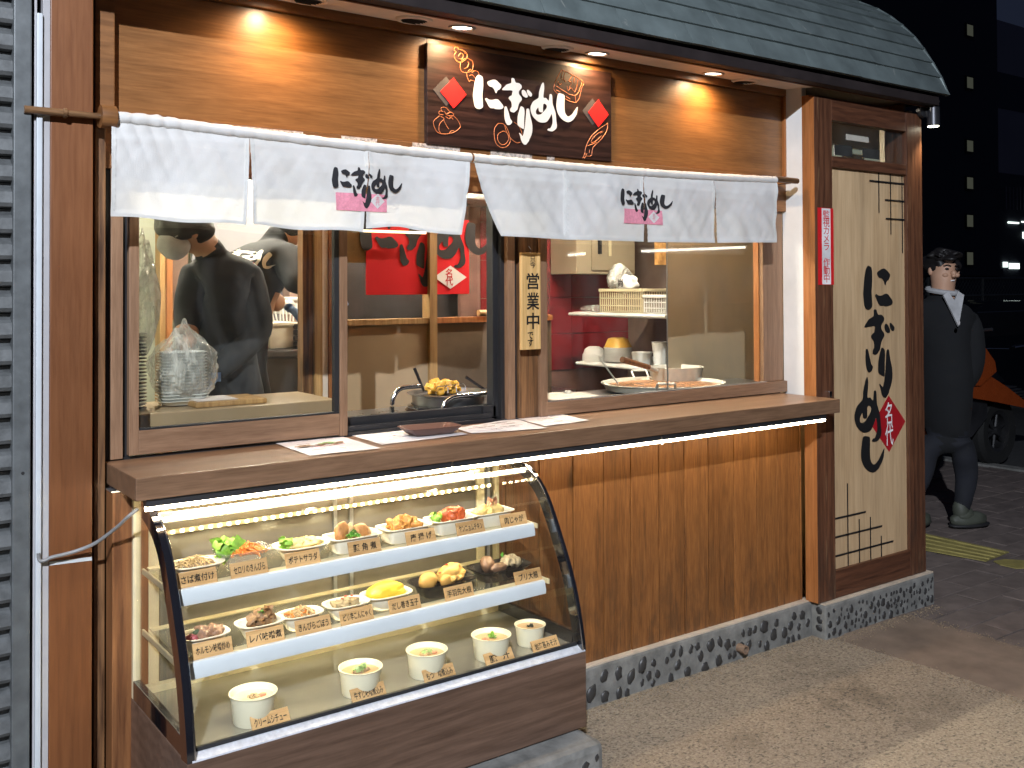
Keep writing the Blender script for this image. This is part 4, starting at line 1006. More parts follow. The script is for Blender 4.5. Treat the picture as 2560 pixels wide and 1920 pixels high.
# right curtain (four panels)
xF = nx_(1190, 420)[0]
N2 = thing('noren_curtain', 'right half of the white shop curtain, four panels with a black and pink print', 'curtain', (nx_(1940, 600)[0], NY, rz), 'white shop curtains over the windows')
sleeve(N2, xF-.004, nx_(1946, 460)[0])
t5, b5 = nx_(1418, 450)[0], nx_(1420, 598)[0]
t6, l6, r6 = nx_(1613, 500)[0], nx_(1611, 603)[0], nx_(1622, 604)[0]
t7, l7, r7 = nx_(1788, 500)[0], nx_(1790, 607)[0], nx_(1798, 607)[0]
zq = [nx_(1262, 590)[1], nx_(1420, 599)[1], nx_(1611, 604)[1], nx_(1622, 605)[1], nx_(1790, 607)[1], nx_(1798, 607)[1], nx_(1943, 606)[1]]
panel(N2, (xF, zt0), (t5, zt0), (nx_(1262, 590)[0], zq[0]), (b5, zq[1]), 60, 46, side=lambda s, t: -.018*(1-s)**2*math.sin(t*math.pi)-.012*(1-s)**8*t*t)
panel(N2, (t5+.0008, zt0), (t6, zt0), (b5+.0008, zq[1]), (l6, zq[2]), 50, 46)
panel(N2, (t6+.0008, zt0), (t7, zt0), (r6, zq[3]), (l7, zq[4]), 50, 46)
panel(N2, (t7+.0008, zt0), (nx_(1946, 460)[0], zt0), (r7, zq[5]), (nx_(1943, 600)[0], zq[6]), 44, 46)
sm = MB(); 
for k in range(9): pass
sm.bm.free()
flat('seam', [rect(t5-.006, t5+.006, zq[1]+.001, zt0)], 0, M['cloth'], N2, conform=lambda c_: Vector((c_.x, clothY(c_.x, c_.z)-.0018, c_.z)), cut=(t5-.006, t5+.006, zq[1], zt0, .012))
def conf(off): return lambda c_: Vector((c_.x, clothY(c_.x, c_.z)-off-.0022, c_.z))
def split_x(loops_list, xcut, gapl, gapr): return loops_list
for NN, (u0, v0, u1, v1), (ru0, rv0, ru1, rv1), (du, dv) in ((N1, (830, 420, 1006, 521), (840, 484, 967, 528), (943, 503)), (N2, (1549, 473, 1678, 553), (1559, 524, 1657, 560), (1635, 543))):
    a = nx_(u0, (v0+v1)/2); b = nx_(u1, (v0+v1)/2); t_ = nx_((u0+u1)/2, v0); bb = nx_((u0+u1)/2, v1)
    xs = [p[0] for k in GL for l in GL[k] for p in l]; zs = [p[1] for k in GL for l in GL[k] for p in l]
    fx = lambda p: (a[0]+(p[0]-min(xs))/(max(xs)-min(xs))*(b[0]-a[0]), bb[1]+(p[1]-min(zs))/(max(zs)-min(zs))*(t_[1]-bb[1]))
    LL = [[[fx(p) for p in l] for l in GL[k]] for k in GL]
    cutb = (a[0], b[0], bb[1]-.02, t_[1], .010)
    ra, rb = nx_(ru0, (rv0+rv1)/2), nx_(ru1, (rv0+rv1)/2); zt_, zb_ = nx_((ru0+ru1)/2, rv0)[1], nx_((ru0+ru1)/2, rv1)[1]
    flat('pink_print', [rect(ra[0], rb[0], zb_, zt_)], 0, M['pink'], NN, conform=conf(.0012), cut=(ra[0], rb[0], zb_, zt_, .010))
    flat('brush_print', LL, 0, M['inkcloth'], NN, conform=conf(.0022), cut=cutb)
    d = nx_(du, dv); w = (b[0]-a[0])*.105; h = (t_[1]-bb[1])*.19
    flat('white_diamond', [diamond(d[0], d[1], w, h)], 0, M['cloth'], NN, conform=conf(.0020), cut=(d[0]-w, d[0]+w, d[1]-h, d[1]+h, .010))
    text_loops('名代', M['pinkchar'], NN, 'small_characters', wallM(d[0], 0, d[1]), None, h*1.15, .01, vertical=True, conform=conf(.0028))

# hanging board that says the shop is open
ob_ = at(1327, 750, .055)
OBY = .055
a = at(1303, 632, OBY); b = at(1351, 632, OBY); zt_ = at(1327, 632, OBY).z; zb_ = at(1325, 874, OBY).z
bd = thing('open_sign', 'pale wooden board with black characters hanging between the two windows', 'sign', ((a.x+b.x)/2, OBY, zb_))
box('board', M['paleboard'], bd, a.x, b.x, OBY, OBY+.012, zb_, zt_, bev=.0015)
xm = (a.x+b.x)/2; H_ = zt_-zb_
for s_, fz, hh in (('只今', .905, .13), ('営', .707, .17), ('業', .50, .18), ('中', .295, .17), ('です', .107, .15)):
    w = (b.x-a.x)*(.30 if len(s_) > 1 else .66)
    text_loops(s_, M['ink'], bd, 'lettering', wallM(xm+(0.008 if s_ != 'です' else -.004), OBY-.001, zb_+H_*fz), w, H_*hh, .016, vertical=True)
mm = MB(); mm.tube([(xm, OBY+.006, zt_), (xm+.004, OBY+.004, zt_+.012), (xm-.003, OBY+.01, zt_+.024), (xm+.006, OBY+.02, zt_+.030)], .0014, 6); mm.build('hook', M['chrome'], bd)

# =================================================================== FOOD CASE
cx0, cx1 = .76, 1.955
# right end from the photo
cx1 = (atz(1473, 1630, .44).x + at(1464.4, 1618, -.482).x)/2
PR = [(-.125,.988),(-.19,.968),(-.255,.932),(-.305,.883),(-.350,.81),(-.385,.745),(-.418,.68),(-.445,.61),(-.465,.54),(-.480,.47),(-.484,.44)]
def dense(P, n=4):
    Q = []
    for i in range(len(P)-1):
        p0, p1, p2, p3 = [Vector(P[max(0, min(len(P)-1, i+k))]) for k in (-1, 0, 1, 2)]
        for t in range(n):
            t /= n; Q.append(tuple(.5*((2*p1)+(-p0+p2)*t+(2*p0-5*p1+4*p2-p3)*t*t+(-p0+3*p1-3*p2+p3)*t**3)))
    Q.append(P[-1]); return Q
PD = dense(PR)
def offset(P, d):
    out = []
    for i, p in enumerate(P):
        a = Vector(P[max(0, i-1)]); b = Vector(P[min(len(P)-1, i+1)]); t = (b-a).normalized(); n = Vector((-t.y, t.x))  # inward
        if n.x < 0: n = -n
        q = Vector(p)+n*d; out.append((q.x, q.y))
    return out
case = thing('food_display_case', 'curved glass food display case with black side frames and wood grain base', 'display case', (cx0, -.48, .21))
zb_case = at(1476, 1812, -.484).z
box('base', M['base'], case, cx0, cx1, -.484, -.001, zb_case, .4385, bev=.002)
# metal sill, dark gasket
m = MB(); m.prism([(-.4855, .4395), (-.4845, .4435), (-.462, .455), (-.462, .4395)], cx0+.012, cx1-.004); m.build('sill', M['sill'], case)
m = MB(); m.prism([(-.4655, .4550), (-.463, .463), (-.4535, .463), (-.4535, .455)], cx0+.02, cx1-.02); m.build('gasket', M['gasket'], case)
# side frames: band following the curve, bottom rail, back upright
for xa_, xb_, wd in ((cx0, cx0+.022, .045), (cx1-.016, cx1, .040)):
    band = PD+offset(PD, wd)[::-1]
    fr_ = MB(); fr_.prism(band, xa_, xb_); fo = fr_.build('side_frame', M['blackgloss'], case, smooth=True, angle=30)
    inner = offset(PD, wd)
    box('bottom_rail', M['blackgloss'], fo, xa_+.001, xb_-.001, -.436, -.03, .4405, .490, bev=.002)
    box('back_upright', M['cream'], fo, xa_+.001, xb_-.001, -.030, -.004, .44, .988, bev=.002)
    poly = [p for p in inner if p[1] > .489]+[(-.436, .4905), (-.031, .4905), (-.031, .985)]
    m = MB(); m.prism(poly, (xa_+xb_)/2-.002, (xa_+xb_)/2+.002); m.build('side_pane', M['caseglass'], fo)
    m = MB(); e = offset(PD, -.0015); m.tube([((xb_-.003 if xa_ == cx0 else xa_+.003), y_, z_) for y_, z_ in e[:-1]], .0022, 6); m.build('chrome_edge', M['chrome'], fo, smooth=True)
gp = offset(dense(PR[:8]+[(-.459,.54),(-.4635,.49),(-.4635,.4625)]), .002); gp = [p for p in gp if p[1] > .4632]; gq = offset(gp, .005)
m = MB(); m.prism(gp+gq[::-1], cx0+.0165, cx1-.0165); m.build('curved_front_glass', M['caseglass'], case, smooth=True, angle=30)
box('top_panel', M['header'], case, cx0+.0225, cx1-.0165, -.124, -.004, .970, .988, bev=.002)
# back: sliding doors with frames, dark mirror-like panes
box('back_panel', plain('case_back_panel', (.17, .15, .12), .14, 0, var=.3, vs=4, spec=.9), case, cx0+.0165, cx1-.0165, -.010, -.0035, .44, .9695)
for xx_, w in ((cx0+.045, .028), (cx0+.60, .012), (cx0+.655, .012), (cx1-.085, .030), (cx1-.045, .012)):
    box('door_stile', M['cream'] if w > .02 else M['alu'], case, xx_, xx_+w, -.020, -.0105, .455, .969, bev=.001)
box('lower_track', M['cream'], case, cx0+.0165, cx1-.0165, -.045, -.021, .4405, .470, bev=.002)
FZ = .4285
box('case_floor', plain('case_floor_mirror', (.42, .40, .34), .06, .5, var=.15, vs=3, spec=.9), case, cx0+.0165, cx1-.0165, -.4530, -.046, .444, .4510)
FZ = .4512
# lamp tube and led tape inside
tl_ = at(430, 1286, -.150); tr_ = at(1178, 1187, -.150); tz = (tl_.z+tr_.z)/2
tb = MB(); tb.tube([(tl_.x, -.150, tz), (tr_.x, -.150, tz)], .0078, 14); tb.build('lamp_tube', M['casetube'], case, smooth=True)
box('lamp_holder', M['cream'], case, tl_.x-.045, tl_.x-.0005, -.163, -.135, tz-.012, tz+.014, bev=.003)
box('lamp_holder', M['cream'], case, tr_.x+.0005, tr_.x+.025, -.163, -.135, tz-.012, tz+.014, bev=.004)
d0 = at(402, 1330, -.028); d1 = at(1292, 1208, -.028)
box('led_tape', M['cream'], case, cx0+.05, cx1-.03, -.0245, -.0205, (d0.z+d1.z)/2-.006, (d0.z+d1.z)/2+.006)
mm = MB(); nd = 43
for i in range(nd):
    x = cx0+.055+(cx1-cx0-.095)*i/(nd-1); mm.box(x-.0035, x+.0035, -.0265, -.0246, (d0.z+d1.z)/2-.0032, (d0.z+d1.z)/2+.0032)
mm.build('led_diodes', M['dot'], case, kind='stuff')
# shelves
SH = []
def make_shelf(zt_, L0, R0, cl, cr):
    A_, B_ = atz(*cl, zt_+.002), atz(*cr, zt_+.002)
    ka = (B_.y-A_.y)/(B_.x-A_.x); yf = A_.y-.014
    xa_ = max(atz(*L0, zt_).x, cx0+.024); xb_ = min(at(*R0, B_.y-.014).x, cx1-.022)
    sh = Matrix.Identity(4); sh[1][0] = ka; sh[1][3] = -ka*A_.x
    def B2(nm, mt, par, *d, **k):
        m = MB(); bv = k.pop('bev', 0); m.box(*d, bev=bv); m.bm.transform(sh); return m.build(nm, mt, par)
    s = B2('shelf', M['shelfglass'], case, xa_+.004, xb_+.004, yf+.012, -.06, zt_-.006, zt_)
    hh = .036
    m = MB(); m.prism([(yf+.001, zt_+.003), (yf-.003, zt_-.002), (yf-.0045, zt_-.010), (yf-.0085, zt_-.024), (yf-.0075, zt_-hh), (yf-.003, zt_-hh-.001), (yf+.002, zt_-.018), (yf+.006, zt_-.006), (yf+.0115, zt_-.006), (yf+.0115, zt_+.003)], xa_, xb_); m.bm.transform(sh); m.build('price_rail', M['railwhite'], s, smooth=True, angle=40)
    B2('front_strip', M['cream'], s, xa_+.001, xb_-.001, yf+.012, yf+.045, zt_+.0002, zt_+.0012)
    B2('rear_strip', M['cream'], s, xa_+.001, xb_-.001, -.085, -.06, zt_+.0002, zt_+.003)
    for xx_ in (cx0+.024, cx1-.024):
        box('bracket', M['cream'], s, xx_, xx_+.006, yf+.05, -.03, zt_-.022, zt_-.0062, bev=.002)
    MB().tube([(xa_+.06, yf+.030, zt_-.022), (xb_-.06, yf+.030, zt_-.022)], .0035, 8).build('shelf_light', M['shelflight'], s)  # lower strip is a case lamp; the upper one is added to brighten the dishes
    SH.append((zt_, lambda x: yf+ka*(x-A_.x)))
make_shelf(.795, (444.6,1481.6), (1334,1307.6), (448.6,1473), (1320.2,1307.5))
make_shelf(.631, (464.6,1659.5), (1361,1449.6), (487.4,1651.4), (1356,1448.5))
# plinth under the case
bt = zb_case-.006
pe = atz(1511, 1852, bt)
pk_ = thing('case_plinth', 'rough concrete block with set black pebbles carrying the food case', 'plinth', (1.5, -.5, 0))
m = MB(); m.box(.55, pe.x, pe.y, -.03, -.05, bt, bev=.022)
for v in m.bm.verts: v.co += Vector((noise.noise(v.co*9)*.004, noise.noise(v.co*9+Vector((5, 0, 0)))*.004, noise.noise(v.co*7)*.002))
blk = m.build('block', M['concrete'], pk_)
for x, z, s in ((pe.x-.075, bt-.055, .022), (pe.x-.03, bt-.040, .015), (pe.x-.13, bt-.085, .020), (pe.x-.19, bt-.065, .016), (pe.x-.06, bt-.12, .02), (pe.x-.25, bt-.10, .019), (pe.x-.32, bt-.07, .02), (pe.x-.40, bt-.11, .02)):
    o = bpy.data.objects.new('pebble', rnd.choice(PME)); C.objects.link(o); o.parent = pk_; o.location = Vector((x, pe.y+.001, z))-pk_.location
    o.scale = (s*.7, s*.55, s); o.rotation_euler = (0, rnd.uniform(-.5, .5), 0)

# =================================================================== FOOD
def fm(name, col, rough=.45, var=.3, vs=60, bmp=.4, coat=.2): return plain(name, col, rough, 0, var, vs, bmp, coat=coat)
FD = dict(fish=fm('simmered_mackerel', (.30, .20, .12)), ginger=fm('ginger_shreds', (.70, .50, .24)), lettuce=fm('lettuce_leaf', (.30, .55, .07), var=.45), carrot=fm('carrot_shreds', (.80, .24, .04)),
          potato=fm('potato_salad', (.80, .62, .26)), pork=fm('braised_pork', (.50, .23, .08)), fat=fm('pork_fat', (.68, .45, .22)), green=fm('green_leaves', (.10, .30, .04), var=.5), karaage=fm('fried_chicken', (.60, .27, .06)),
          yang=fm('red_glazed_chicken', (.62, .12, .03), coat=.6), niku=fm('stewed_potato', (.76, .54, .20)), meat=fm('thin_sliced_meat', (.62, .33, .20)), offal=fm('fried_offal', (.34, .19, .12), coat=.6), dgreen=fm('dark_pepper', (.05, .08, .03), coat=.5),
          radish=fm('pink_radish', (.45, .10, .12)), liver=fm('miso_liver', (.24, .13, .06), coat=.5), konn=fm('konnyaku', (.42, .33, .20), coat=.4), chili=fm('chili_ring', (.60, .04, .02)), egg=fm('rolled_egg', (.86, .60, .05), var=.1, coat=.3),
          daikon=fm('simmered_radish', (.64, .35, .09), var=.15, coat=.4), wing=fm('simmered_wing', (.78, .46, .13), coat=.4), skinf=fm('fish_skin', (.22, .12, .07), coat=.7), broth=fm('miso_broth', (.50, .33, .17), .3, .15, 20, .1), cream=fm('cream_stew', (.72, .64, .42), .35, .1, 20, .1),
          pink=fm('salmon_piece', (.72, .30, .18)), leek=fm('sliced_leek', (.40, .56, .22), var=.5), nori=fm('seaweed', (.03, .035, .03), coat=.5), pepper=fm('black_pepper', (.03, .03, .03)), gobo=fm('burdock_shreds', (.55, .38, .20)))
def dish_shell(parent, kind, c, w, z):
    m = MB()
    if kind == 'oval':
        P = [(w*.27, 0), (w*.30, .002), (w*.40, .022), (w*.425, .029), (w*.5, .031), (w*.5, .033), (w*.42, .032), (w*.385, .024), (w*.285, .005), (0, .004)]
        m.lathe(P, (c[0], c[1], z), 44, 1, .70, .9)
    elif kind == 'rect':
        P = [(w*.36, 0), (w*.38, .002), (w*.43, .030), (w*.5, .033), (w*.5, .035), (w*.425, .034), (w*.37, .005), (0, .004)]
        m.lathe(P, (c[0], c[1], z), 48, 1, .62, 3.5)
    elif kind == 'clear':
        P = [(w*.25, 0), (w*.27, .002), (w*.43, .040), (w*.5, .043), (w*.5, .0445), (w*.42, .043), (w*.25, .004), (0, .003)]
        m.lathe(P, (c[0], c[1], z), 40, 1, .70, 1.6)
    elif kind == 'tray':
        P = [(w*.33, 0), (w*.35, .002), (w*.39, .020), (w*.5, .030), (w*.5, .032), (w*.38, .023), (w*.33, .012), (0, .011)]
        m.lathe(P, (c[0], c[1], z), 44, 1, .58, 2.6)
    elif kind == 'cup':
        h = c[2]
        P = [(w*.395, 0), (w*.41, .003), (w*.455, h*.80), (w*.462, h*.80), (w*.472, h*.965), (w*.5, h*.975), (w*.5, h), (w*.468, h), (w*.455, h*.9), (w*.45, h*.84), (w*.44, h*.80), (w*.42, h*.5), (0, h*.48)]
        m.lathe(P, (c[0], c[1], z), 48)
    mat_ = {'clear': M['clear'], 'tray': M['darktray'], 'cup': M['cupcream']}.get(kind, M['potwhite'])
    return m.build('container', mat_, parent, smooth=True, angle=40)
def R(a, b): return rnd.uniform(a, b)
from mathutils import Euler
def er(k=3.1): return Euler((R(-k, k), R(-k, k), R(-k, k)))
def shreds(m, c, rx, ry, z, n, ln=.03, r=.0012, h=.012):
    for i in range(n):
        a = R(0, 6.28); q = math.sqrt(rnd.random()); x = c[0]+math.cos(a)*rx*q; y = c[1]+math.sin(a)*ry*q
        zz = z+h*(1-q)+R(0, .004); d = R(0, 3.14); dx, dy = math.cos(d)*ln/2, math.sin(d)*ln/2
        m.tube([(x-dx, y-dy, zz-R(0, .006)), (x+R(-.003, .003), y+R(-.003, .003), zz+.003), (x+dx, y+dy, zz-R(0, .006))], r*R(.7, 1.3), 5)
def lumps(m, c, rx, ry, z, n, s, h=.01, lump=.5, sub=2, flat_=1):
    for i in range(n):
        a = i*2.4+R(-.3, .3); q = math.sqrt((i+.5)/n)*.85; x = c[0]+math.cos(a)*rx*q; y = c[1]+math.sin(a)*ry*q
        m.ball((x, y, z+h*(1-q)), s*R(.8, 1.25), s*R(.7, 1.1), s*R(.6, .9)*flat_, sub, lump, R(0, 99), er(.7))
def leafy(m, c, rx, ry, z, n, s):
    for i in range(n):
        x = c[0]+R(-rx, rx); y = c[1]+R(-ry, ry); zz = z+R(0, s*.8)
        t = bmesh.new(); bmesh.ops.create_grid(t, x_segments=5, y_segments=5, size=s*.5*R(.7, 1.2))
        sd = R(0, 99)
        for v in t.verts: v.co.z = s*.35*noise.noise(v.co*(1.6/s)+Vector((sd, 0, 0)))+s*.18*math.sin(v.co.x*5/s+sd)
        m.merge(t, Matrix.Translation((x, y, zz)) @ er(1.2).to_matrix().to_4x4())
def dish(kind, u, v, wpx, z, hz, label, fills, name='dish', dy=0):
    p = atz(u, v, z+hz); w = 1.06*wpx/F*(p-CAM).dot(f_)
    if kind != 'cup':
        k_ = {'oval': .70, 'rect': .62, 'clear': .70, 'tray': .58}[kind]
        fy = (SH[0] if z > .75 else SH[1])[1](p.x)+.0125+.019+k_*w/2
        if fy > p.y: p = Vector((at(u, v, fy).x, fy, 0))
    c = (p.x, p.y+dy); t = thing(name, label, 'food dish' if kind != 'cup' else 'soup cup', (c[0], c[1], z), 'sample dishes in the food case')
    dish_shell(t, kind, c, w, z); fills(t, c, w, z); t.scale = (1.0, 1.0, 1.28)
    for ch in t.children:
        if ch.name[:9] != 'container': ch.scale = (1.20, 1.12, 1.06)
    return t
def B(t, name, mat, fn, smooth=True):
    m = MB(); fn(m); return m.build(name, FD[mat], t, smooth=smooth, angle=60)
def f_saba(t, c, w, z):
    B(t, 'fish', 'fish', lambda m: (m.ball((c[0]+.01, c[1], z+.022), .036, .022, .012, 3, .2, 4)))
    B(t, 'ginger', 'ginger', lambda m: shreds(m, c, .030, .018, z+.026, 60, .035, .0009, .016))
def f_celery(t, c, w, z):
    B(t, 'lettuce', 'lettuce', lambda m: leafy(m, (c[0]-.03, c[1]+.012), .022, .016, z+.035, 26, .026))
    B(t, 'carrot', 'carrot', lambda m: shreds(m, (c[0]+.012, c[1]-.004), .034, .022, z+.032, 90, .034, .0018, .016))
def f_potato(t, c, w, z):
    B(t, 'lettuce', 'lettuce', lambda m: leafy(m, (c[0]-.042, c[1]-.004), .008, .012, z+.028, 8, .018))
    B(t, 'salad', 'potato', lambda m: (m.ball((c[0]+.006, c[1], z+.026), .045, .027, .016, 4, .45, 8), lumps(m, c, .036, .02, z+.032, 16, .008, .006)))
def f_kakuni(t, c, w, z):
    B(t, 'pork', 'pork', lambda m: (m.ball((c[0]-.026, c[1]+.004, z+.038), .022, .015, .022, 3, .3, 5, Euler((.2, .3, .5))), m.ball((c[0]+.022, c[1]+.004, z+.034), .026, .016, .015, 3, .35, 9)))
    B(t, 'fat', 'fat', lambda m: (m.ball((c[0]-.008, c[1]+.006, z+.037), .014, .014, .016, 3, .4, 15), m.ball((c[0]+.038, c[1]+.002, z+.032), .012, .012, .010, 2, .4, 19)))
    B(t, 'greens', 'green', lambda m: shreds(m, (c[0]-.006, c[1]-.016), .014, .008, z+.030, 34, .018, .0011, .010))
def f_kara(t, c, w, z): B(t, 'chicken', 'karaage', lambda m: lumps(m, c, .042, .022, z+.030, 11, .017, .010, .7, 3))
def f_yang(t, c, w, z):
    B(t, 'lettuce', 'lettuce', lambda m: leafy(m, (c[0]-.044, c[1]-.006), .009, .010, z+.032, 9, .017))
    B(t, 'chicken', 'yang', lambda m: lumps(m, (c[0]+.008, c[1]), .040, .022, z+.034, 12, .015, .012, .7, 3))
def f_niku(t, c, w, z):
    B(t, 'potato', 'niku', lambda m: lumps(m, c, .042, .020, z+.028, 7, .019, .006, .35, 3))
    B(t, 'meat', 'meat', lambda m: (leafy(m, (c[0]+.008, c[1]), .014, .010, z+.038, 9, .024)))
def f_horu(t, c, w, z):
    B(t, 'offal', 'offal', lambda m: lumps(m, (c[0]+.012, c[1]), .030, .018, z+.026, 9, .014, .008, .6, 3))
    B(t, 'pepper', 'dgreen', lambda m: (m.ball((c[0]-.008, c[1]-.004, z+.036), .018, .006, .005, 2, .4, 3), m.ball((c[0]+.004, c[1]+.006, z+.038), .016, .005, .004, 2, .4, 6)))
    B(t, 'radish', 'radish', lambda m: (m.ball((c[0]-.030, c[1]-.006, z+.027), .011, .009, .009, 2, .2, 1), m.ball((c[0]-.024, c[1]-.014, z+.027), .008, .007, .007, 2, .2, 2)))
def f_reba(t, c, w, z):
    B(t, 'liver', 'liver', lambda m: (leafy(m, c, .028, .014, z+.026, 16, .022), lumps(m, c, .030, .016, z+.024, 7, .011, .006, .7)))
    B(t, 'greens', 'green', lambda m: leafy(m, (c[0]+.008, c[1]), .006, .006, z+.040, 4, .010))
def f_gobo(t, c, w, z):
    B(t, 'burdock', 'gobo', lambda m: shreds(m, c, .028, .017, z+.026, 70, .028, .0013, .014))
    B(t, 'carrot', 'carrot', lambda m: shreds(m, c, .032, .018, z+.026, 26, .026, .0013, .010))
def f_piri(t, c, w, z):
    def k(m):
        for i in range(11):
            a = i*2.4; q = math.sqrt((i+.5)/11); t_ = bmesh.new(); bmesh.ops.create_cube(t_, size=1)
            for v in t_.verts: v.co = Vector((v.co.x*.022, v.co.y*.016, v.co.z*.006))
            m.merge(t_, Matrix.Translation((c[0]+math.cos(a)*.030*q, c[1]+math.sin(a)*.017*q, z+.027+.008*(1-q))) @ Euler((R(-.5, .5), R(-.5, .5), R(0, 3))).to_matrix().to_4x4())
    B(t, 'konnyaku', 'konn', k, False)
    B(t, 'chili', 'chili', lambda m: [m.lathe([(.0022, 0), (.0036, 0), (.0036, .001), (.0022, .001), (.0022, 0)], (c[0]+a, c[1]+b, z+.040), 14) for a, b in ((-.012, -.004), (.016, .002), (.002, .008))])
def f_dashi(t, c, w, z):
    B(t, 'egg_roll', 'egg', lambda m: (m.ball((c[0]-.002, c[1]+.002, z+.033), .050, .030, .020, 4, .12, 3), m.ball((c[0]+.014, c[1]-.010, z+.026), .036, .020, .014, 4, .10, 7)))
def f_teba(t, c, w, z):
    B(t, 'radish', 'daikon', lambda m: (m.ball((c[0]-.042, c[1]-.002, z+.032), .026, .019, .020, 3, .12, 2), m.ball((c[0]+.004, c[1]-.012, z+.028), .018, .012, .014, 3, .1, 6)))
    B(t, 'wing', 'wing', lambda m: (m.ball((c[0]+.030, c[1]+.006, z+.036), .040, .020, .022, 4, .35, 11), lumps(m, (c[0]+.034, c[1]-.008), .026, .010, z+.028, 8, .007, .004, .6)))
    B(t, 'chili', 'chili', lambda m: [m.lathe([(.0026, 0), (.0042, 0), (.0042, .001), (.0026, .001), (.0026, 0)], (c[0]+a, c[1]+b, z+h), 14) for a, b, h in ((.048, -.004, .052), (.016, .004, .058), (-.012, -.010, .046))])
def f_buri(t, c, w, z):
    B(t, 'fish', 'skinf', lambda m: (m.ball((c[0]-.034, c[1]+.004, z+.034), .024, .018, .018, 3, .3, 5, Euler((.1, .5, .3))), m.ball((c[0]-.010, c[1]-.012, z+.026), .026, .012, .013, 3, .25, 8)))
    B(t, 'radish', 'konn', lambda m: lumps(m, (c[0]+.034, c[1]+.002), .026, .014, z+.028, 7, .015, .012, .45, 3))
    B(t, 'greens', 'green', lambda m: leafy(m, (c[0]+.014, c[1]+.004), .004, .004, z+.048, 4, .008))
def soup(kinds, level=.80, base='broth'):
    def f(t, c, w, z):
        h = CUPH*level
        m = MB(); m.lathe([(0, 0), (w*.447, 0), (w*.447, -.003), (0, -.003)], (c[0], c[1], z+h), 40); m.build('soup', FD[base], t)
        for nm, mt, fn in kinds: B(t, nm, mt, lambda m: fn(m, c, w, z+h))
    return f
Z1, Z2 = SH[0][0]+.0018, SH[1][0]+.0018
DL = [('oval', 488, 1424, 136, Z1, .033, 'white oval dish of mackerel topped with shredded ginger, leftmost on the top shelf', f_saba),
 ('clear', 605.7, 1387.6, 134, Z1, .043, 'clear dish of lettuce and shredded carrot on the top shelf', f_celery),
 ('oval', 752.6, 1381, 138, Z1, .033, 'white oval dish of yellow potato salad on the top shelf', f_potato),
 ('rect', 881, 1353.6, 134, Z1, .035, 'white dish of braised pork blocks with green leaves', f_kakuni),
 ('rect', 1010, 1322.4, 127, Z1, .035, 'white dish heaped with golden fried chicken', f_kara),
 ('rect', 1125.4, 1302, 122, Z1, .035, 'white dish of red glazed chicken with a bit of lettuce', f_yang),
 ('rect', 1221.7, 1284.4, 117, Z1, .035, 'white dish of stewed potatoes and thin meat, rightmost on the top shelf', f_niku),
 ('oval', 508.9, 1603.8, 123, Z2, .033, 'small white dish of brown offal with a pink radish, leftmost on the lower shelf', f_horu),
 ('oval', 649.4, 1573.4, 118, Z2, .033, 'small white dish of dark brown liver pieces', f_reba),
 ('oval', 750.7, 1550.6, 110, Z2, .033, 'small white dish of burdock and carrot shreds', f_gobo),
 ('oval', 865, 1521.7, 113, Z2, .033, 'small white dish of pale grey brown jelly slices with chili rings', f_piri),
 ('oval', 965.4, 1494.6, 125, Z2, .033, 'white dish holding a bright yellow rolled omelette', f_dashi),
 ('tray', 1105, 1454, 161, Z2, .032, 'black tray with orange brown radish and chicken wing', f_teba),
 ('tray', 1247.5, 1418.7, 152, Z2, .032, 'black tray with dark fish and pale radish, rightmost on the lower shelf', f_buri)]
for k, u, v, w, z, hz, lab, fn in DL: dish(k, u, v, w, z, hz, lab, fn)
CL = [(633, 1727.9, 119, 'cream cup of white stew with a pink salmon piece and pepper', soup([('topping', 'gobo', lambda m, c, w, z: lumps(m, (c[0]+.004, c[1]), .016, .012, z, 8, .006, .004, .5)), ('pepper', 'pepper', lambda m, c, w, z: lumps(m, c, .020, .014, z+.004, 26, .0012, .003, 0, 1)), ('salmon', 'pink', lambda m, c, w, z: m.ball((c[0]+.022, c[1]-.004, z+.002), .012, .007, .005, 2, .4, 3))], .80, 'cream')),
 (901, 1665.6, 111, 'cream cup of beef tendon soup with green leek, second from the left', soup([('leek', 'leek', lambda m, c, w, z: leafy(m, c, .014, .010, z+.002, 12, .014)), ('meat', 'fish', lambda m, c, w, z: lumps(m, c, .026, .018, z, 9, .008, .003, .5)), ('greens', 'green', lambda m, c, w, z: leafy(m, (c[0]-.004, c[1]), .010, .006, z+.006, 8, .009))])),
 (1066.8, 1622.3, 105, 'cream cup of miso offal soup with green onion strips and carrot', soup([('leek', 'leek', lambda m, c, w, z: shreds(m, c, .014, .010, z+.004, 30, .014, .0014, .008)), ('carrot', 'pink', lambda m, c, w, z: m.ball((c[0]+.020, c[1]-.006, z+.002), .011, .007, .005, 2, .3, 8)), ('meat', 'gobo', lambda m, c, w, z: lumps(m, c, .026, .018, z, 9, .007, .003, .5))])),
 (1228, 1585, 100.6, 'cream cup of pork soup topped with bright green onion', soup([('leek', 'leek', lambda m, c, w, z: leafy(m, (c[0]+.004, c[1]), .010, .008, z+.002, 10, .011)), ('onion', 'lettuce', lambda m, c, w, z: leafy(m, (c[0]+.002, c[1]), .008, .006, z+.006, 8, .010)), ('carrot', 'pink', lambda m, c, w, z: lumps(m, (c[0]-.022, c[1]), .010, .010, z, 4, .008, .001, .3))])),
 (1325, 1559.7, 79, 'smaller white cup of seaweed miso soup at the right end', soup([('seaweed', 'nori', lambda m, c, w, z: leafy(m, c, .007, .004, z+.001, 5, .010))], .84))]
CB = [(633, 1820), (900, 1747.7), (1066, 1702), (1228, 1658), (1325, 1623)]
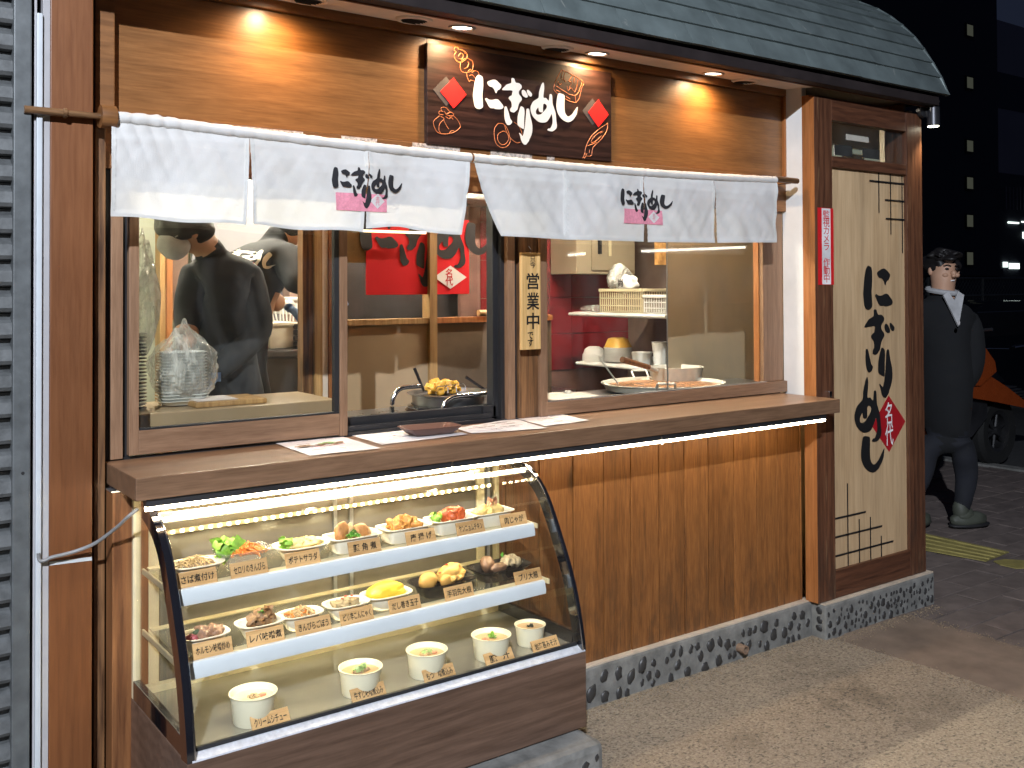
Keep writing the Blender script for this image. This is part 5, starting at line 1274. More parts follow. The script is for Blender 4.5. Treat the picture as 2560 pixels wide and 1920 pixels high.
for (u, v, w, lab, fn), (ub, vb) in zip(CL, CB):
    p = atz(ub, vb, FZ); y = max(p.y+.040, -.398); wm_ = w/F*(at(u, v, y)-CAM).dot(f_); r = at(u, v, y)
    t = thing('soup_cup', lab, 'soup cup', (r.x, y, FZ), 'sample dishes in the food case')
    h = r.z-FZ
    CUPH = h
    dish_shell(t, 'cup', (r.x, y, h), wm_, FZ); fn(t, (r.x, y), wm_, FZ)
    for ch in t.children: pass
# price cards
CARDS = [('さば煮付け', (448.6,1473), (548,1458), 0), ('セロリのきんぴら', (583,1448.6), (674.6,1434), 0), ('ポテトサラダ', (719.8,1423.7), (805.7,1406.8), 0), ('豚 角 煮', (878.7,1392.9), (950.5,1375.3), 0),
 ('唐 揚 げ', (1021.8,1365.8), (1093.4,1351.4), 0), ('ヤンニョムチキン', (1147,1341.4), (1214.4,1327.8), 0), ('肉じゃが', (1255.6,1320.2), (1320.2,1307.5), 0),
 ('ホルモン味噌炒め', (487.4,1651.4), (581.8,1630.4), 1), ('レバ味噌煮', (622.8,1621), (714,1601.3), 1), ('きんぴらごぼう', (745.6,1592.4), (830.4,1573.4), 1), ('ピリ辛こんにゃく', (853.4,1567), (937,1544.8), 1), ('だし巻き玉子', (977.6,1538), (1053.6,1517.6), 1), ('手羽先大根', (1116,1504), (1186.5,1487.8), 1), ('ブリ大根', (1292.2,1464), (1356,1448.5), 1),
 ('クリームシチュー', (636.7,1830.4), (725.4,1802.6), 2), ('牛すじ味噌煮込み', (884.8,1761), (968.3,1738.7), 2), ('もつ味噌煮込み', (1065.3,1710.4), (1142.9,1688), 2), ('豚  汁', (1217.5,1665.6), (1292,1644.7), 2), ('岩海苔みそ汁', (1336.8,1631.3), (1404,1613.4), 2)]
CLAB = ['in front of the mackerel dish', 'in front of the lettuce and carrot dish', 'in front of the potato salad', 'in front of the braised pork', 'in front of the fried chicken', 'in front of the red chicken', 'in front of the stewed potatoes and meat',
 'in front of the brown offal dish', 'in front of the dark liver dish', 'in front of the burdock shreds', 'in front of the grey jelly slices', 'in front of the yellow omelette', 'in front of the radish and chicken wing', 'in front of the dark fish tray',
 'in front of the white stew cup', 'in front of the beef tendon soup', 'in front of the miso offal soup', 'in front of the pork soup with green onion', 'in front of the small seaweed soup cup']
card_me = None
for (txt, bl, br_, lev), lb in zip(CARDS, CLAB):
    z = (Z1, Z2, FZ)[lev]+.0006
    p = (atz(*bl, z)+atz(*br_, z))/2
    y = max(p.y, (SH[0][1](p.x), SH[1][1](p.x), -.456)[lev]+.0125)
    if lev == 2: y = -.4415; p = at((bl[0]+br_[0])/2, (bl[1]+br_[1])/2, y)
    t = thing('name_card', 'small wooden name card '+lb, 'name card', (p.x, y, z), 'wooden name cards in the food case')
    t.rotation_euler = (0, 0, R(-.01, .04)); tilt = math.radians(-20)
    mt = Matrix.Rotation(tilt, 4, 'X')
    if lev == 2: t.rotation_euler = (math.radians(-14), 0, R(-.01, .04))
    if card_me is None:
        cb_ = MB().box(-.050, .050, 0, .006, 0, .039, bev=.0006, mat=mt).build('board', M['cardwood']); cb_.parent = t; card_me = cb_.data
    else:
        cb_ = bpy.data.objects.new('board', card_me); C.objects.link(cb_); cb_.parent = t
    n = len(txt.replace(' ', ''))
    M4 = mt @ Matrix.Translation((0, -.0006, .0195)) @ Matrix.Rotation(math.pi/2, 4, 'X')
    o = text_loops(txt, M['ink'], None, 'lettering', M4, .086 if n > 4 else .074, .020 if n > 4 else .022, .018)
    o.parent = t; o.location = (0, 0, 0)

# =================================================================== ON THE COUNTER
def paper_sheet(name, label, corners, lines, extra=None):
    z = CZ+.0012
    P = [atz(u, v, z) for u, v in corners]; cen = sum(P, Vector())/4
    t = thing(name, label, 'paper', (cen.x, cen.y, z), 'menu sheets on the counter')
    m = MB(); n = 12; V = []
    for i in range(n+1):
        row = []
        for j in range(n+1):
            s, q_ = i/n, j/n
            p = P[0].lerp(P[1], s).lerp(P[3].lerp(P[2], s), q_)
            row.append(m.bm.verts.new((p.x, p.y, z+.0008+.0022*abs(noise.noise(Vector((p.x*9, p.y*9, 1))))+(.004*max(0, q_-.8)*5*max(0, s-.7)))))
        V.append(row)
    for i in range(n):
        for j in range(n): m.bm.faces.new((V[i][j], V[i+1][j], V[i+1][j+1], V[i][j+1]))
    m.build('sheet', M['paper'], t, smooth=True, angle=180)
    m = MB()
    for k in range(lines):
        s0, q0 = R(.08, .7), R(.1, .85); ln = R(.06, .22)
        a = P[0].lerp(P[1], s0).lerp(P[3].lerp(P[2], s0), q0); b = P[0].lerp(P[1], s0+ln).lerp(P[3].lerp(P[2], s0+ln), q0)
        m.box(a.x, b.x, min(a.y, b.y)-.0012, min(a.y, b.y)+.0012, z+.0042, z+.0046)
    m.build('print_lines', M['papertext'], t, kind='stuff')
    if extra: extra(t, P, z)
    return t
def menu_photo(t, P, z):
    c = P[0].lerp(P[2], .45); m = MB()
    for i in range(9): m.ball((c.x+R(-.07, .07), c.y+R(-.018, .018), z+.004), R(.01, .022), R(.005, .012), .0008, 2, .5, i)
    m.build('dish_photo', FD['liver'], t, smooth=True)
    m = MB()
    for i in range(5): m.ball((c.x+R(0, .07), c.y+R(.002, .022), z+.0046), R(.008, .016), R(.004, .008), .0008, 2, .5, i)
    m.build('dish_photo_greens', FD['green'], t, smooth=True)
    a = P[3].lerp(P[2], .1)*.45+P[0].lerp(P[1], .1)*.55; m = MB(); m.box(c.x-.05, c.x+.06, c.y-.045, c.y-.043, z+.005, z+.0054); m.build('red_rule', M['red'], t)
paper_sheet('menu_sheet', 'white menu sheet with a dish picture at the left of the counter', ((682,1107),(848,1089),(953,1122),(775,1140)), 12, menu_photo)
paper_sheet('menu_sheet', 'white menu sheet partly under the brown tray', ((870,1087),(1120,1068),(1170,1087),(955,1112)), 26)
paper_sheet('menu_sheet', 'printed menu sheet just right of the brown tray', ((1140,1072),(1285,1047),(1368,1072),(1180,1084)), 20)
paper_sheet('menu_sheet', 'rightmost white menu sheet with a curled corner on the counter', ((1285,1046),(1390,1033),(1474,1052),(1365,1066)), 12)
tc = atz(1075, 1064, CZ+.03)
ct = thing('coin_tray', 'shallow brown rectangular coin tray on the menu sheets', 'tray', (tc.x, tc.y, CZ+.004))
ct.rotation_euler = (0, 0, -.10)
m = MB(); m.lathe([(.066, 0), (.070, .001), (.094, .022), (.096, .022), (.096, .0235), (.093, .0235), (.068, .004), (0, .0035)], (0, 0, .002), 44, 1.0, .62, 5.0)
o = m.build('tray_body', M['browntray'], None, smooth=True, angle=40); o.parent = ct
o.scale = (1.02, 1.0, 1.0)

# =================================================================== THE KITCHEN INSIDE
kit = thing('kitchen_room', 'shop kitchen walls, floor and ceiling behind the serving windows', 'room', (2.5, 1.3, 0))
kit['kind'] = 'structure'; del kit['category']
box('room_floor', plain('kitchen_floor', (.10, .10, .10), .5), kit, .75, 4.5, .16, 3.0, .0, .05)
box('room_ceiling', M['beige'], kit, .75, 4.5, .155, 3.0, 2.38, 2.42)
box('room_wall', M['greenwall'], kit, .72, 4.5, 3.0, 3.05, 0, 2.42)
box('room_wall', M['greenwall'], kit, .70, .75, .16, 3.0, 0, 2.42)
box('room_wall', M['greypanel'], kit, 4.5, 4.53, .0, 3.0, 0, 2.42)
box('front_dado', M['beige'], kit, .76, XD+.8, .155, .175, .05, CZ-.03)
# serving shelf inside the left window
izt = at(349, 1036, .20).z
ish = box('inner_shelf', M['beige'], kit, .76, at(845, 1000, .2).x, .20, .52, izt-.06, izt, bev=.004)
cb1 = thing('cutting_board', 'pale wooden board lying on the inner shelf behind the left window', 'board', (1.08, .33, izt))
box('board', M['bluntwood'], cb1, 1.02, 1.25, .235, .40, izt+.001, izt+.018, bev=.004)
box('sheet', M['paper'], cb1, 1.03, 1.16, .25, .38, izt+.019, izt+.0205)
# partition of wood and glass
PT = .80
part = thing('partition', 'pale wood and glass partition across the kitchen', 'partition', (at(900, 800, PT).x, PT, 0))
PX = lambda u, Y=PT: at(u, 800, Y).x
zr1 = at(980, 797, PT).z; zr0 = at(980, 812, PT).z
for u0, u1, mt, dy in ((757, 783, 'post', .0), (784, 804, 'bluntwood', -.01), (805, 820, 'soffit', .0), (821, 838, 'orange', -.004), (1071, 1090, 'bluntwood', -.012)):
    box('post', M[mt], part, PX(u0), PX(u1), PT+dy, PT+.05, .05, 2.3 if u0 != 805 else 2.2, bev=.002)
pxe = PX(1380)
box('rail', M['bluntwood'], part, PX(838)+.001, PX(1071)-.001, PT-.006, PT+.04, zr0, zr1, bev=.002)
box('rail', M['orange'], part, PX(1090)+.001, pxe, PT-.006, PT+.04, zr0, zr1, bev=.002)
box('lower_panel', M['beige'], part, PX(838)+.001, PX(1071)-.001, PT+.005, PT+.03, .05, zr0-.001)
box('lower_panel', M['brownpanel'], part, PX(1090)+.001, pxe, PT+.005, PT+.03, .05, zr0-.001)
box('pane', M['window'], part, PX(838)+.001, PX(1071)-.001, PT+.012, PT+.016, zr1+.001, 2.1)
box('pane', M['window'], part, PX(1090)+.001, pxe, PT+.012, PT+.016, zr1+.001, 2.1)
box('top_rail', M['bluntwood'], part, PX(757), pxe, PT-.008, PT+.045, 2.1, 2.18, bev=.002)
lb0, lb1 = at(906, 574, PT-.03), at(1064, 585, PT-.03)
box('lit_strip', emis('partition_led', (1, .80, .45), 1.6), part, lb0.x, lb1.x, PT-.035, PT-.025, (lb0.z+lb1.z)/2-.005, (lb0.z+lb1.z)/2+.005)
box('upper_board', plain('amber_lit_board', (.50, .33, .15), .5), part, PX(838)+.002, PX(1071)-.002, PT+.02, PT+.024, at(950, 657, PT).z, 2.099)  # plain amber board behind the upper glass
# big logo sheet on the partition glass
YL_ = PT+.008
p0_, p1_ = at(915, 700, YL_), at(1173, 700, YL_)
zt_ = at(1044, 545, YL_).z; zb_ = at(1044, 736, YL_).z
lg = thing('glass_logo', 'large red sheet and black brush logo stuck on the partition glass', 'logo', (p0_.x, YL_, zb_))
flat('red_sheet', [rect(p0_.x, p1_.x, zb_, zt_)], YL_, M['red'], lg, .0006)
s0 = GL['shi'][0]; sx_ = (at(1228, 600, YL_).x-at(1162, 600, YL_).x)/(max(p[0] for p in s0)-min(p[0] for p in s0)); sz_ = (at(1195, 557, YL_).z-at(1195, 638, YL_).z)/(max(p[1] for p in s0)-min(p[1] for p in s0))
ox = at(1162, 600, YL_).x-min(p[0] for p in s0)*sx_; oz = at(1195, 638, YL_).z-min(p[1] for p in s0)*sz_
flat('brush_letters', [[[(ox+p[0]*sx_, oz+p[1]*sz_) for p in l] for l in GL[k]] for k in GL], YL_-.002, M['ink'], lg, -.0006)
dl_, dr_, dt_, db_ = at(1090, 693, YL_), at(1162, 693, YL_), at(1121, 664, YL_), at(1121, 722, YL_)
flat('white_diamond', [diamond((at(1088, 693, YL_).x+dr_.x)/2, (dt_.z+db_.z)/2, (dr_.x-at(1080, 693, YL_).x)/2, (dt_.z-db_.z)/2)], YL_-.0024, M['logo_white'], lg, -.0004)
text_loops('名代', M['red'], lg, 'small_characters', wallM(at(1122, 693, YL_).x, YL_-.0035, (dt_.z+db_.z)/2), None, (dt_.z-db_.z)*.74, .012, vertical=True)
# behind the partition: steel hood and dark equipment
hd = thing('steel_hood', 'dark stainless hood and back panel behind the partition glass', 'hood', (2.5, 1.6, 0))
box('back_sheet', M['darksteel'], hd, at(838, 700, 1.7).x, at(1375, 700, 1.7).x+.1, 1.70, 1.73, .05, 2.3)
box('hood', M['steel'], hd, at(1095, 600, 1.5).x, 3.4, 1.25, 1.69, 1.98, 2.25, bev=.01)
box('worktop', M['steel'], hd, at(838, 700, 1.5).x, 3.3, 1.15, 1.69, .98, 1.02, bev=.004)
# back of the left room
pw = box('left_post', M['bluntwood'], kit, at(400, 800, 1.9).x, at(417, 800, 1.9).x, 1.9, 1.98, .05, 2.38, bev=.003)
box('left_post', M['orange'], kit, at(417, 800, 1.88).x, at(432, 800, 1.88).x, 1.88, 1.98, .05, 2.38, bev=.003)
box('brown_sliding_panel', plain('brown_door_panel', (.13, .075, .05), .5), kit, at(432, 800, 1.95).x, at(470, 800, 1.95).x, 1.95, 1.97, 1.45, 2.3)
box('shelf_rail', M['bluntwood'], kit, at(432, 800, 1.95).x, at(480, 800, 1.95).x, 1.94, 1.98, 1.40, 1.45, bev=.003)
box('grey_wall_board', plain('grey_tile_wall', (.15, .145, .16), .5, var=.06), kit, at(480, 700, 2.6).x, at(760, 700, 2.6).x+.4, 2.6, 2.63, 1.3, 2.3)
box('brown_cupboard', plain('brown_cupboard', (.26, .17, .14), .5), kit, at(715, 700, 2.5).x, at(780, 700, 2.5).x, 2.45, 2.55, 1.35, 1.82, bev=.004)
box('white_notice', M['paper'], kit, at(716, 640, 2.44).x, at(740, 640, 2.44).x, 2.435, 2.44, at(728, 647, 2.44).z, at(728, 608, 2.44).z)
# left room worktable with boxes
wt = thing('work_table', 'dark steel worktable behind the cook with trays on it', 'table', (2.0, 1.5, .05))
tz_ = at(700, 872, 1.45).z
tzx0, tzx1 = at(590, 880, 1.45).x, at(790, 880, 1.45).x
box('table_top', M['darksteel'], wt, tzx0, tzx1, 1.40, 2.0, tz_-.04, tz_, bev=.01)
box('door', M['darksteel'], wt, tzx0+.02, tzx1-.02, 1.43, 1.97, .10, tz_-.041)
def simple(name, label, cat, parts, loc, group=None):
    t = thing(name, label, cat, loc, group)
    for nm, mt, mb in parts: mb.build(nm, mt, t, smooth=True, angle=35)
    return t
bxa = at(672, 838, 1.5)
simple('white_tray', 'white tray of food on the dark worktable', 'tray', [('body', M['potwhite'], MB().box(at(666,840,1.5).x, at(740,840,1.5).x, 1.46, 1.75, tz_+.001, tz_+.10, bev=.01)), ('lid', M['potwhite'], MB().box(at(664,840,1.5).x, at(742,840,1.5).x, 1.45, 1.76, tz_+.101, tz_+.118, bev=.004))], (bxa.x, 1.5, tz_))
simple('white_box', 'white lidded box standing behind the spoons', 'box', [('body', M['white'], MB().box(at(722,770,1.8).x, at(760,770,1.8).x, 1.8, 2.0, at(730,786,1.8).z, at(730,752,1.8).z, bev=.006)), ('lid', M['white'], MB().box(at(719,745,1.8).x, at(763,745,1.8).x, 1.79, 2.01, at(730,751,1.8).z, at(730,743,1.8).z, bev=.004))], (at(740,770,1.8).x, 1.8, 1.3))
m = MB()
for i in range(7):
    a = at(685+i*8, 796, 1.55); m.tube([(a.x, 1.55, tz_+.12), (a.x+R(-.02, .02), 1.57, tz_+.19)], .004, 6); m.ball((a.x+R(-.02, .02), 1.57, tz_+.20), .016, .010, .020, 2)
tag(m.build('spoon_bunch', M['white'], smooth=True, loc=(at(700,790,1.55).x, 1.55, tz_+.12)), 'bunch of white plastic spoons on the worktable', 'spoons'); bpy.data.objects['spoon_bunch']['kind'] = 'stuff'
for k in range(4):
    zz = tz_+.004+k*.028; a = at(742, 850, 1.42)
    tag(MB().box(a.x, a.x+.14, 1.42, 1.56, zz, zz+.024, bev=.006).build('black_tray', M['darktray'], loc=(a.x, 1.42, zz)), ('lowest', 'second from the bottom', 'third from the bottom', 'topmost')[k]+' small black food tray in the stack on the worktable', 'tray', 'stacked black trays on the worktable')
# room lights (fluorescent fittings on the kitchen ceiling)
for x, y, lab in ((1.5, 1.25, 'white ceiling light of the left kitchen, above the cooks'), (3.1, .55, 'white ceiling light above the cooking counter'), (2.3, 2.1, 'white ceiling light at the back of the kitchen')):
    t = thing('ceiling_light', lab, 'light', (x, y, 2.36), 'kitchen ceiling lights')
    box('fitting', M['white'], t, x-.55, x+.55, y-.07, y+.07, 2.345, 2.379, bev=.004)
    MB().tube([(x-.52, y, 2.33), (x+.52, y, 2.33)], .014, 10).build('tube', M['roomtube'], t)
# stacked lids and bagged containers by the left window
SX = at(455, 900, .36).x
cont = thing('container_stack', 'clear plastic food containers stacked inside a crumpled clear bag', 'containers', (SX, .36, izt))
for i in range(17):
    z = izt+.004+i*.0095; w = .072-.0006*i*(.5)
    MB().lathe([(w*.80, 0), (w*.82, .001), (w, .012), (w*1.06, .013), (w*1.06, .0145), (w*.98, .014), (w*.80, .003), (0, .003)], (SX, .36, z), 32, 1, .8, 2).build('container', M['milky'], cont, smooth=True)
def bag(name, label, c, rx, ry, h, seed, lump=.35):
    m = MB(); t = bmesh.new(); bmesh.ops.create_icosphere(t, subdivisions=5, radius=1)
    for v in t.verts:
        p = v.co.copy(); k = 1+lump*.35*noise.noise(p*1.6+Vector((seed, 0, 0)))+.12*abs(noise.noise(p*4+Vector((0, seed, 0))))+.05*noise.noise(p*13)
        up = max(0, p.z)
        v.co = Vector((p.x*rx*k*(1-.45*up**2), p.y*ry*k*(1-.45*up**2), (p.z*.5+.5)*h*(1+.25*noise.noise(Vector((p.x*2, p.y*2, seed))))))
    m.merge(t, Matrix.Translation(c))
    o = m.build(name, M['bagfilm'], smooth=True, angle=22, loc=c); return tag(o, label, 'plastic bag')
bag('clear_bag', 'crumpled clear plastic bag around the stacked containers', (SX+.005, .36, izt+.002), .105, .09, .25, 3.3)
bag('clear_bag', 'upright translucent bag hanging over the black lids at the left edge of the window', (at(362, 880, .34).x, .36, izt+.16), .045, .06, .36, 8.1, .5)
lidx = at(352, 950, .30).x
ls = thing('lid_stack', 'tall stack of black lids at the left edge of the left window', 'lids', (lidx, .34, izt))
for i in range(22): MB().lathe([(.036, 0), (.040, .001), (.040, .003), (.034, .0045), (0, .0045)], (lidx-.012, .34, izt+.003+i*.0108), 24).build('lid', M['darktray'], ls, smooth=True)

# soup warmer with fried food in the open bay
wy = .36; wc = at(1135, 985, wy); wz = at(1115, 982, wy).z
zb = CZ+.02
wm = thing('soup_warmer', 'round steel warmer pot with black ring and fried food on its rack', 'warmer', (wc.x, wy, zb))
rr_ = (at(1225, 985, wy).x-at(1027, 985, wy).x)/2*.92; wcx = (at(1225, 985, wy).x+at(1027, 985, wy).x)/2
MB().lathe([(rr_*.95, 0), (rr_*.98, .02), (rr_*.98, wz-zb-.075), (rr_*.9, wz-zb-.07), (0, wz-zb-.07)], (wcx, wy, zb), 48).build('body', M['darksteel'], wm, smooth=True)
MB().lathe([(rr_*.98, 0), (rr_*1.06, .004), (rr_*1.08, .012), (rr_*1.02, .022), (rr_*1.02, .030), (rr_*.93, .034), (rr_*.93, 0)], (wcx, wy, wz-.073), 48).build('black_ring', M['blackgloss'], wm, smooth=True)
MB().lathe([(rr_*.90, 0), (rr_*.92, .034), (rr_*1.03, .040), (rr_*1.03, .042), (rr_*.88, .042), (rr_*.86, .030), (0, .028)], (wcx, wy, wz-.040), 48).build('inner_pot', M['steel'], wm, smooth=True)
for dx in (-.052, -.005, .045):
    m = MB(); r = .026; m.tube([(wcx+dx-r, wy+dx*.3, wz), (wcx+dx-r, wy+dx*.3, wz+.02), (wcx+dx-r*.7, wy+dx*.3, wz+.028), (wcx+dx+r*.7, wy+dx*.3, wz+.028), (wcx+dx+r, wy+dx*.3, wz+.02), (wcx+dx+r, wy+dx*.3, wz)], .0018, 6); m.build('lid_handle', M['chrome'], wm, smooth=True)
m = MB(); lumps(m, (wcx-.015, wy+.05), .075, .03, wz+.012, 9, .028, .012, .7, 3)
tag(m.build('fried_food', fm('golden_batter', (.72, .36, .04)), smooth=True, angle=60, loc=(wcx, wy+.05, wz)), 'golden fried food piled on the warmer', 'fried food')
for (u0, v0), (u1, v1), lab in (((1036, 920), (1060, 978), 'dark ladle handle leaning left out of the warmer'), ((1164, 942), (1218, 978), 'dark tongs handle sticking up behind the warmer')):
    a = at(u0, v0, wy+.04); b = at(u1, v1, wy+.02); m = MB(); m.tube([a, b], [.0065, .005], 8); tag(m.build('serving_tool', M['darktray'], smooth=True, loc=tuple(b)), lab, 'ladle')
for pts, Y_, lab in ((((980,1041),(980,1010),(984,992),(996,975),(1014,968),(1050,965)), .30, 'bent chrome rail left of the soup warmer'), (((1106,1030),(1110,1012),(1122,998),(1140,991),(1160,989),(1240,981)), .20, 'bent chrome rail in front of the soup warmer')):
    P = [at(u, v, Y_) for u, v in pts]; Q = []
    for i in range(len(P)-1):
        p0, p1, p2, p3 = P[max(i-1, 0)], P[i], P[i+1], P[min(i+2, len(P)-1)]
        for t in (0, .25, .5, .75): Q.append(.5*((2*p1)+(-p0+p2)*t+(2*p0-5*p1+4*p2-p3)*t*t+(-p0+3*p1-3*p2+p3)*t**3))
    Q.append(P[-1]); m = MB(); m.tube(Q, .0085, 12); tag(m.build('chrome_rail', M['chrome'], smooth=True, loc=tuple(P[0])), lab, 'rail', 'chrome rails around the soup warmer')
ic = thing('inner_counter', 'steel work surface inside the open bay and right window', 'counter', (2.8, .35, .05))
box('top', M['steel'], ic, at(850, 1050, .19).x, 3.9, .18, .60, CZ-.02, CZ+.015, bev=.004)
box('front', M['beige'], ic, at(850, 1050, .19).x, 3.9, .19, .58, .05, CZ-.021)

# right window: red tiles, cupboard, shelves, pots
RY = 1.6
zt0_ = at(1400, 744, RY).z; zt1_ = at(1400, 651, RY).z; zt2_ = at(1400, 832, RY).z; th = (zt1_-zt2_)/2
xg1 = at(1428, 744, RY).x; tw = at(1627, 744, RY).x-xg1
rw = thing('red_tile_wall', 'dark red tiled wall at the back of the right window', 'wall', (xg1, RY, .05))
box('grout', M['grout'], rw, xg1-tw*1.2, 4.49, RY+.004, RY+.03, .05, 2.37)
k0 = int((zt0_-.05)/th)+1
x = xg1-tw
while x < 4.45:
    for k in range(-k0, 4):
        za_ = zt0_+k*th
        if za_ < .9 or za_+th > 2.4: continue
        box('tile', M['redtile'], rw, x+.0015, min(x+tw-.0015, 4.485), RY-.004, RY+.004, za_+.0015, za_+th-.0015, bev=.002)
    x += tw
a = at(1430, 685, 1.4); b = at(1575, 590, 1.4)
cu = thing('wall_cabinet', 'grey metal wall cabinet above the shelf in the right window', 'cabinet', (a.x, 1.4, a.z))
box('body', M['greypanel'], cu, a.x, b.x, 1.36, 1.59, a.z, b.z+.2, bev=.004)
a2 = at(1480, 676, 1.35); box('door', M['greypanel'], cu, a2.x, b.x-.01, 1.35, 1.359, a.z+.02, b.z+.18, bev=.002)
a3 = at(1497, 635, 1.34); box('handle', M['blackmetal'], cu, a3.x, a3.x+.02, 1.335, 1.349, a3.z, a3.z+.08, bev=.002)
a3 = at(1524, 640, 1.34); box('label_plate', M['cream'], cu, a3.x, a3.x+.02, 1.346, 1.3495, a3.z, a3.z+.10)
nsx = at(1668, 786, .64).x; z1_ = at(1668, 786, .64).z; z2_ = at(1668, 922, .64).z
gp_ = box('grey_screen', M['greypanel'], kit, at(1668, 800, .63).x, 4.4, .625, .635, .9, 2.37)
box('dark_side_wall', plain('dark_side_wall', (.13, .09, .07), .5), kit, nsx+.62, nsx+.65, .64, 1.59, .9, 2.37)
for z_, yf_, lab in ((z1_, 1.36, 'white upper shelf carrying the plastic baskets'), (z2_, 1.30, 'white lower shelf carrying bowls and stacked plates')):
    sh_ = thing('kitchen_shelf', lab, 'shelf', (nsx, .64, z_), 'kitchen shelves in the right window')
    box('board', M['white'], sh_, nsx, nsx+.615, .645, yf_, z_-.022, z_, bev=.003)
    MB().tube([(nsx-.004, .645, z_-.012), (nsx-.004, yf_+.02, z_-.012)], .009, 10).build('front_rail', M['white'], sh_, smooth=True)
def basket(label, u0, u1, zz, h, col, yrow, wx):
    Ya = atx(u0, 740, nsx+.02).y; Yb = atx(u1, 740, nsx+.02).y; y0_, y1_ = min(Ya, Yb), max(Ya, Yb)
    y0_ = max(y0_, .66)
    t = thing('plastic_basket', label, 'basket', (nsx+.02, (y0_+y1_)/2, zz), 'plastic baskets on the upper shelf')
    xa_, xb_ = nsx+.015, nsx+.015+wx
    box('bottom', col, t, xa_+.012, xb_-.012, y0_+.012, y1_-.012, zz+.001, zz+.006)
    box('rim', col, t, xa_-.006, xa_+.006, y0_-.006, y1_+.006, zz+h-.016, zz+h, bev=.003)
    box('rim', col, t, xb_-.006, xb_+.006, y0_-.006, y1_+.006, zz+h-.016, zz+h, bev=.003)
    box('rim', col, t, xa_+.0061, xb_-.0061, y0_-.006, y0_+.006, zz+h-.016, zz+h, bev=.003)
    box('rim', col, t, xa_+.0061, xb_-.0061, y1_-.006, y1_+.006, zz+h-.016, zz+h, bev=.003)
    m = MB(); n = int((y1_-y0_)/.016)
    for i in range(n+1):
        y = y0_+(y1_-y0_)*i/n; m.box(xa_, xa_+.004, y-.0035, y+.0035, zz+.004, zz+h-.016)
    n2 = int(wx/.016)
    for i in range(n2+1):
        x_ = xa_+(xb_-xa_)*i/n2; m.box(x_-.0035, x_+.0035, y0_, y0_+.004, zz+.004, zz+h-.016)
    for k in (.3, .6): m.box(xa_-.001, xa_+.005, y0_, y1_, zz+h*k-.003, zz+h*k+.003)
    m.build('lattice', col, t, kind='stuff'); return t, (y0_+y1_)/2
hb = at(1560, 712, .95).z-at(1560, 772, .95).z
basket('cream plastic basket with a bag of flour in it', 1502, 1608, z1_, .125, M['cream'], 0, .22)
basket('white plastic basket at the near end of the upper shelf', 1612, 1668, z1_, .095, M['white'], 0, .20)
by = atx(1565, 700, nsx+.10).y
bag('flour_bag', 'knotted clear bag lying on top of the cream basket', (nsx+.10, by+.04, z1_+.10), .07, .08, .15, 5.5)
t_ = MB().ball((nsx+.09, by-.02, z1_+.15), .05, .065, .045, 4, .3, 3).build('paper_bag', M['white'], smooth=True, loc=(nsx+.09, by, z1_+.13)); tag(t_, 'white printed flour bag lying in the cream basket', 'bag')
text_loops('尚', M['ink'], t_, 'character', Matrix.Translation((nsx+.033, by-.03, z1_+.155)) @ Matrix.Rotation(-math.pi/2, 4, 'Z') @ Matrix.Rotation(math.pi/2, 4, 'X'), .04, .04, .03)
yy = atx(1483, 765, nsx+.05).y
m = MB(); m.ball((nsx+.05, yy, z1_+.016), .04, .10, .018, 4, .5, 9); tag(m.build('folded_bags', M['clear'], smooth=True, loc=(nsx+.05, yy, z1_)), 'folded plastic bags at the far end of the upper shelf', 'bags')
def lathe_thing(name, label, cat, prof, u, v, xo, zz, mat_, group=None, part='body'):
    y = atx(u, v, nsx+xo).y; t = thing(name, label, cat, (nsx+xo, y, zz), group)
    MB().lathe(prof, (nsx+xo, y, zz), 36).build(part, mat_, t, smooth=True, angle=40); return t
k = .001
lathe_thing('upturned_bowl', 'white bowls turned upside down at the far end of the lower shelf', 'bowl', [(.062, 0), (.064, .002), (.062, .035), (.058, .037), (.050, .062), (.030, .076), (0, .078)], 1485, 890, .07, z2_+k, M['white'])
ps = lathe_thing('plate_stack', 'stack of thin white plates under the yellow bowl', 'plates', [(.05, 0), (.06, .002), (.062, .003), (.05, .001), (0, .001)], 1545, 893, .075, z2_+k, M['white'])
yps = ps.location.y
for i in range(1, 12): MB().lathe([(0, 0), (.05, 0), (.073, .0018), (.0745, .0030), (.074, .0064), (.05, .002), (0, .002)], (nsx+.075, yps, z2_+k+i*.0068), 36).build('plate', M['white'], ps, smooth=True)
yb_ = thing('yellow_bowl', 'yellow printed bowl turned upside down on the plates', 'bowl', (nsx+.075, yps, z2_+.085))
MB().lathe([(.066, 0), (.062, .006), (.045, .045), (.030, .050), (0, .050)], (nsx+.075, yps, z2_+.082), 36, sq=1.2).build('body', plain('yellow_bowl_plastic', (.62, .36, .05), .4, var=.1), yb_, smooth=True, angle=30)
lathe_thing('white_tub', 'white tub with a spoon on the lower shelf', 'tub', [(.042, 0), (.044, .002), (.052, .062), (.055, .063), (.055, .067), (.048, .067), (.042, .01), (0, .01)], 1604, 900, .05, z2_+k, M['white'])
lathe_thing('white_cups', 'stacked white cups at the near end of the lower shelf', 'cups', [(.03, 0), (.036, .05), (.033, .05), (.042, .12), (.045, .122), (.038, .12), (0, .11)], 1650, 880, .07, z2_+k, M['white'])
pp_ = at(1655, 632, .66)
flat('poster', [rect(at(1637, 630, .9).x, at(1668, 630, .9).x, at(1650, 662, .9).z, at(1650, 606, .9).z)], .9, plain('colourful_poster', (.75, .35, .12), .5, var=.6, vs=30), kit, .002)
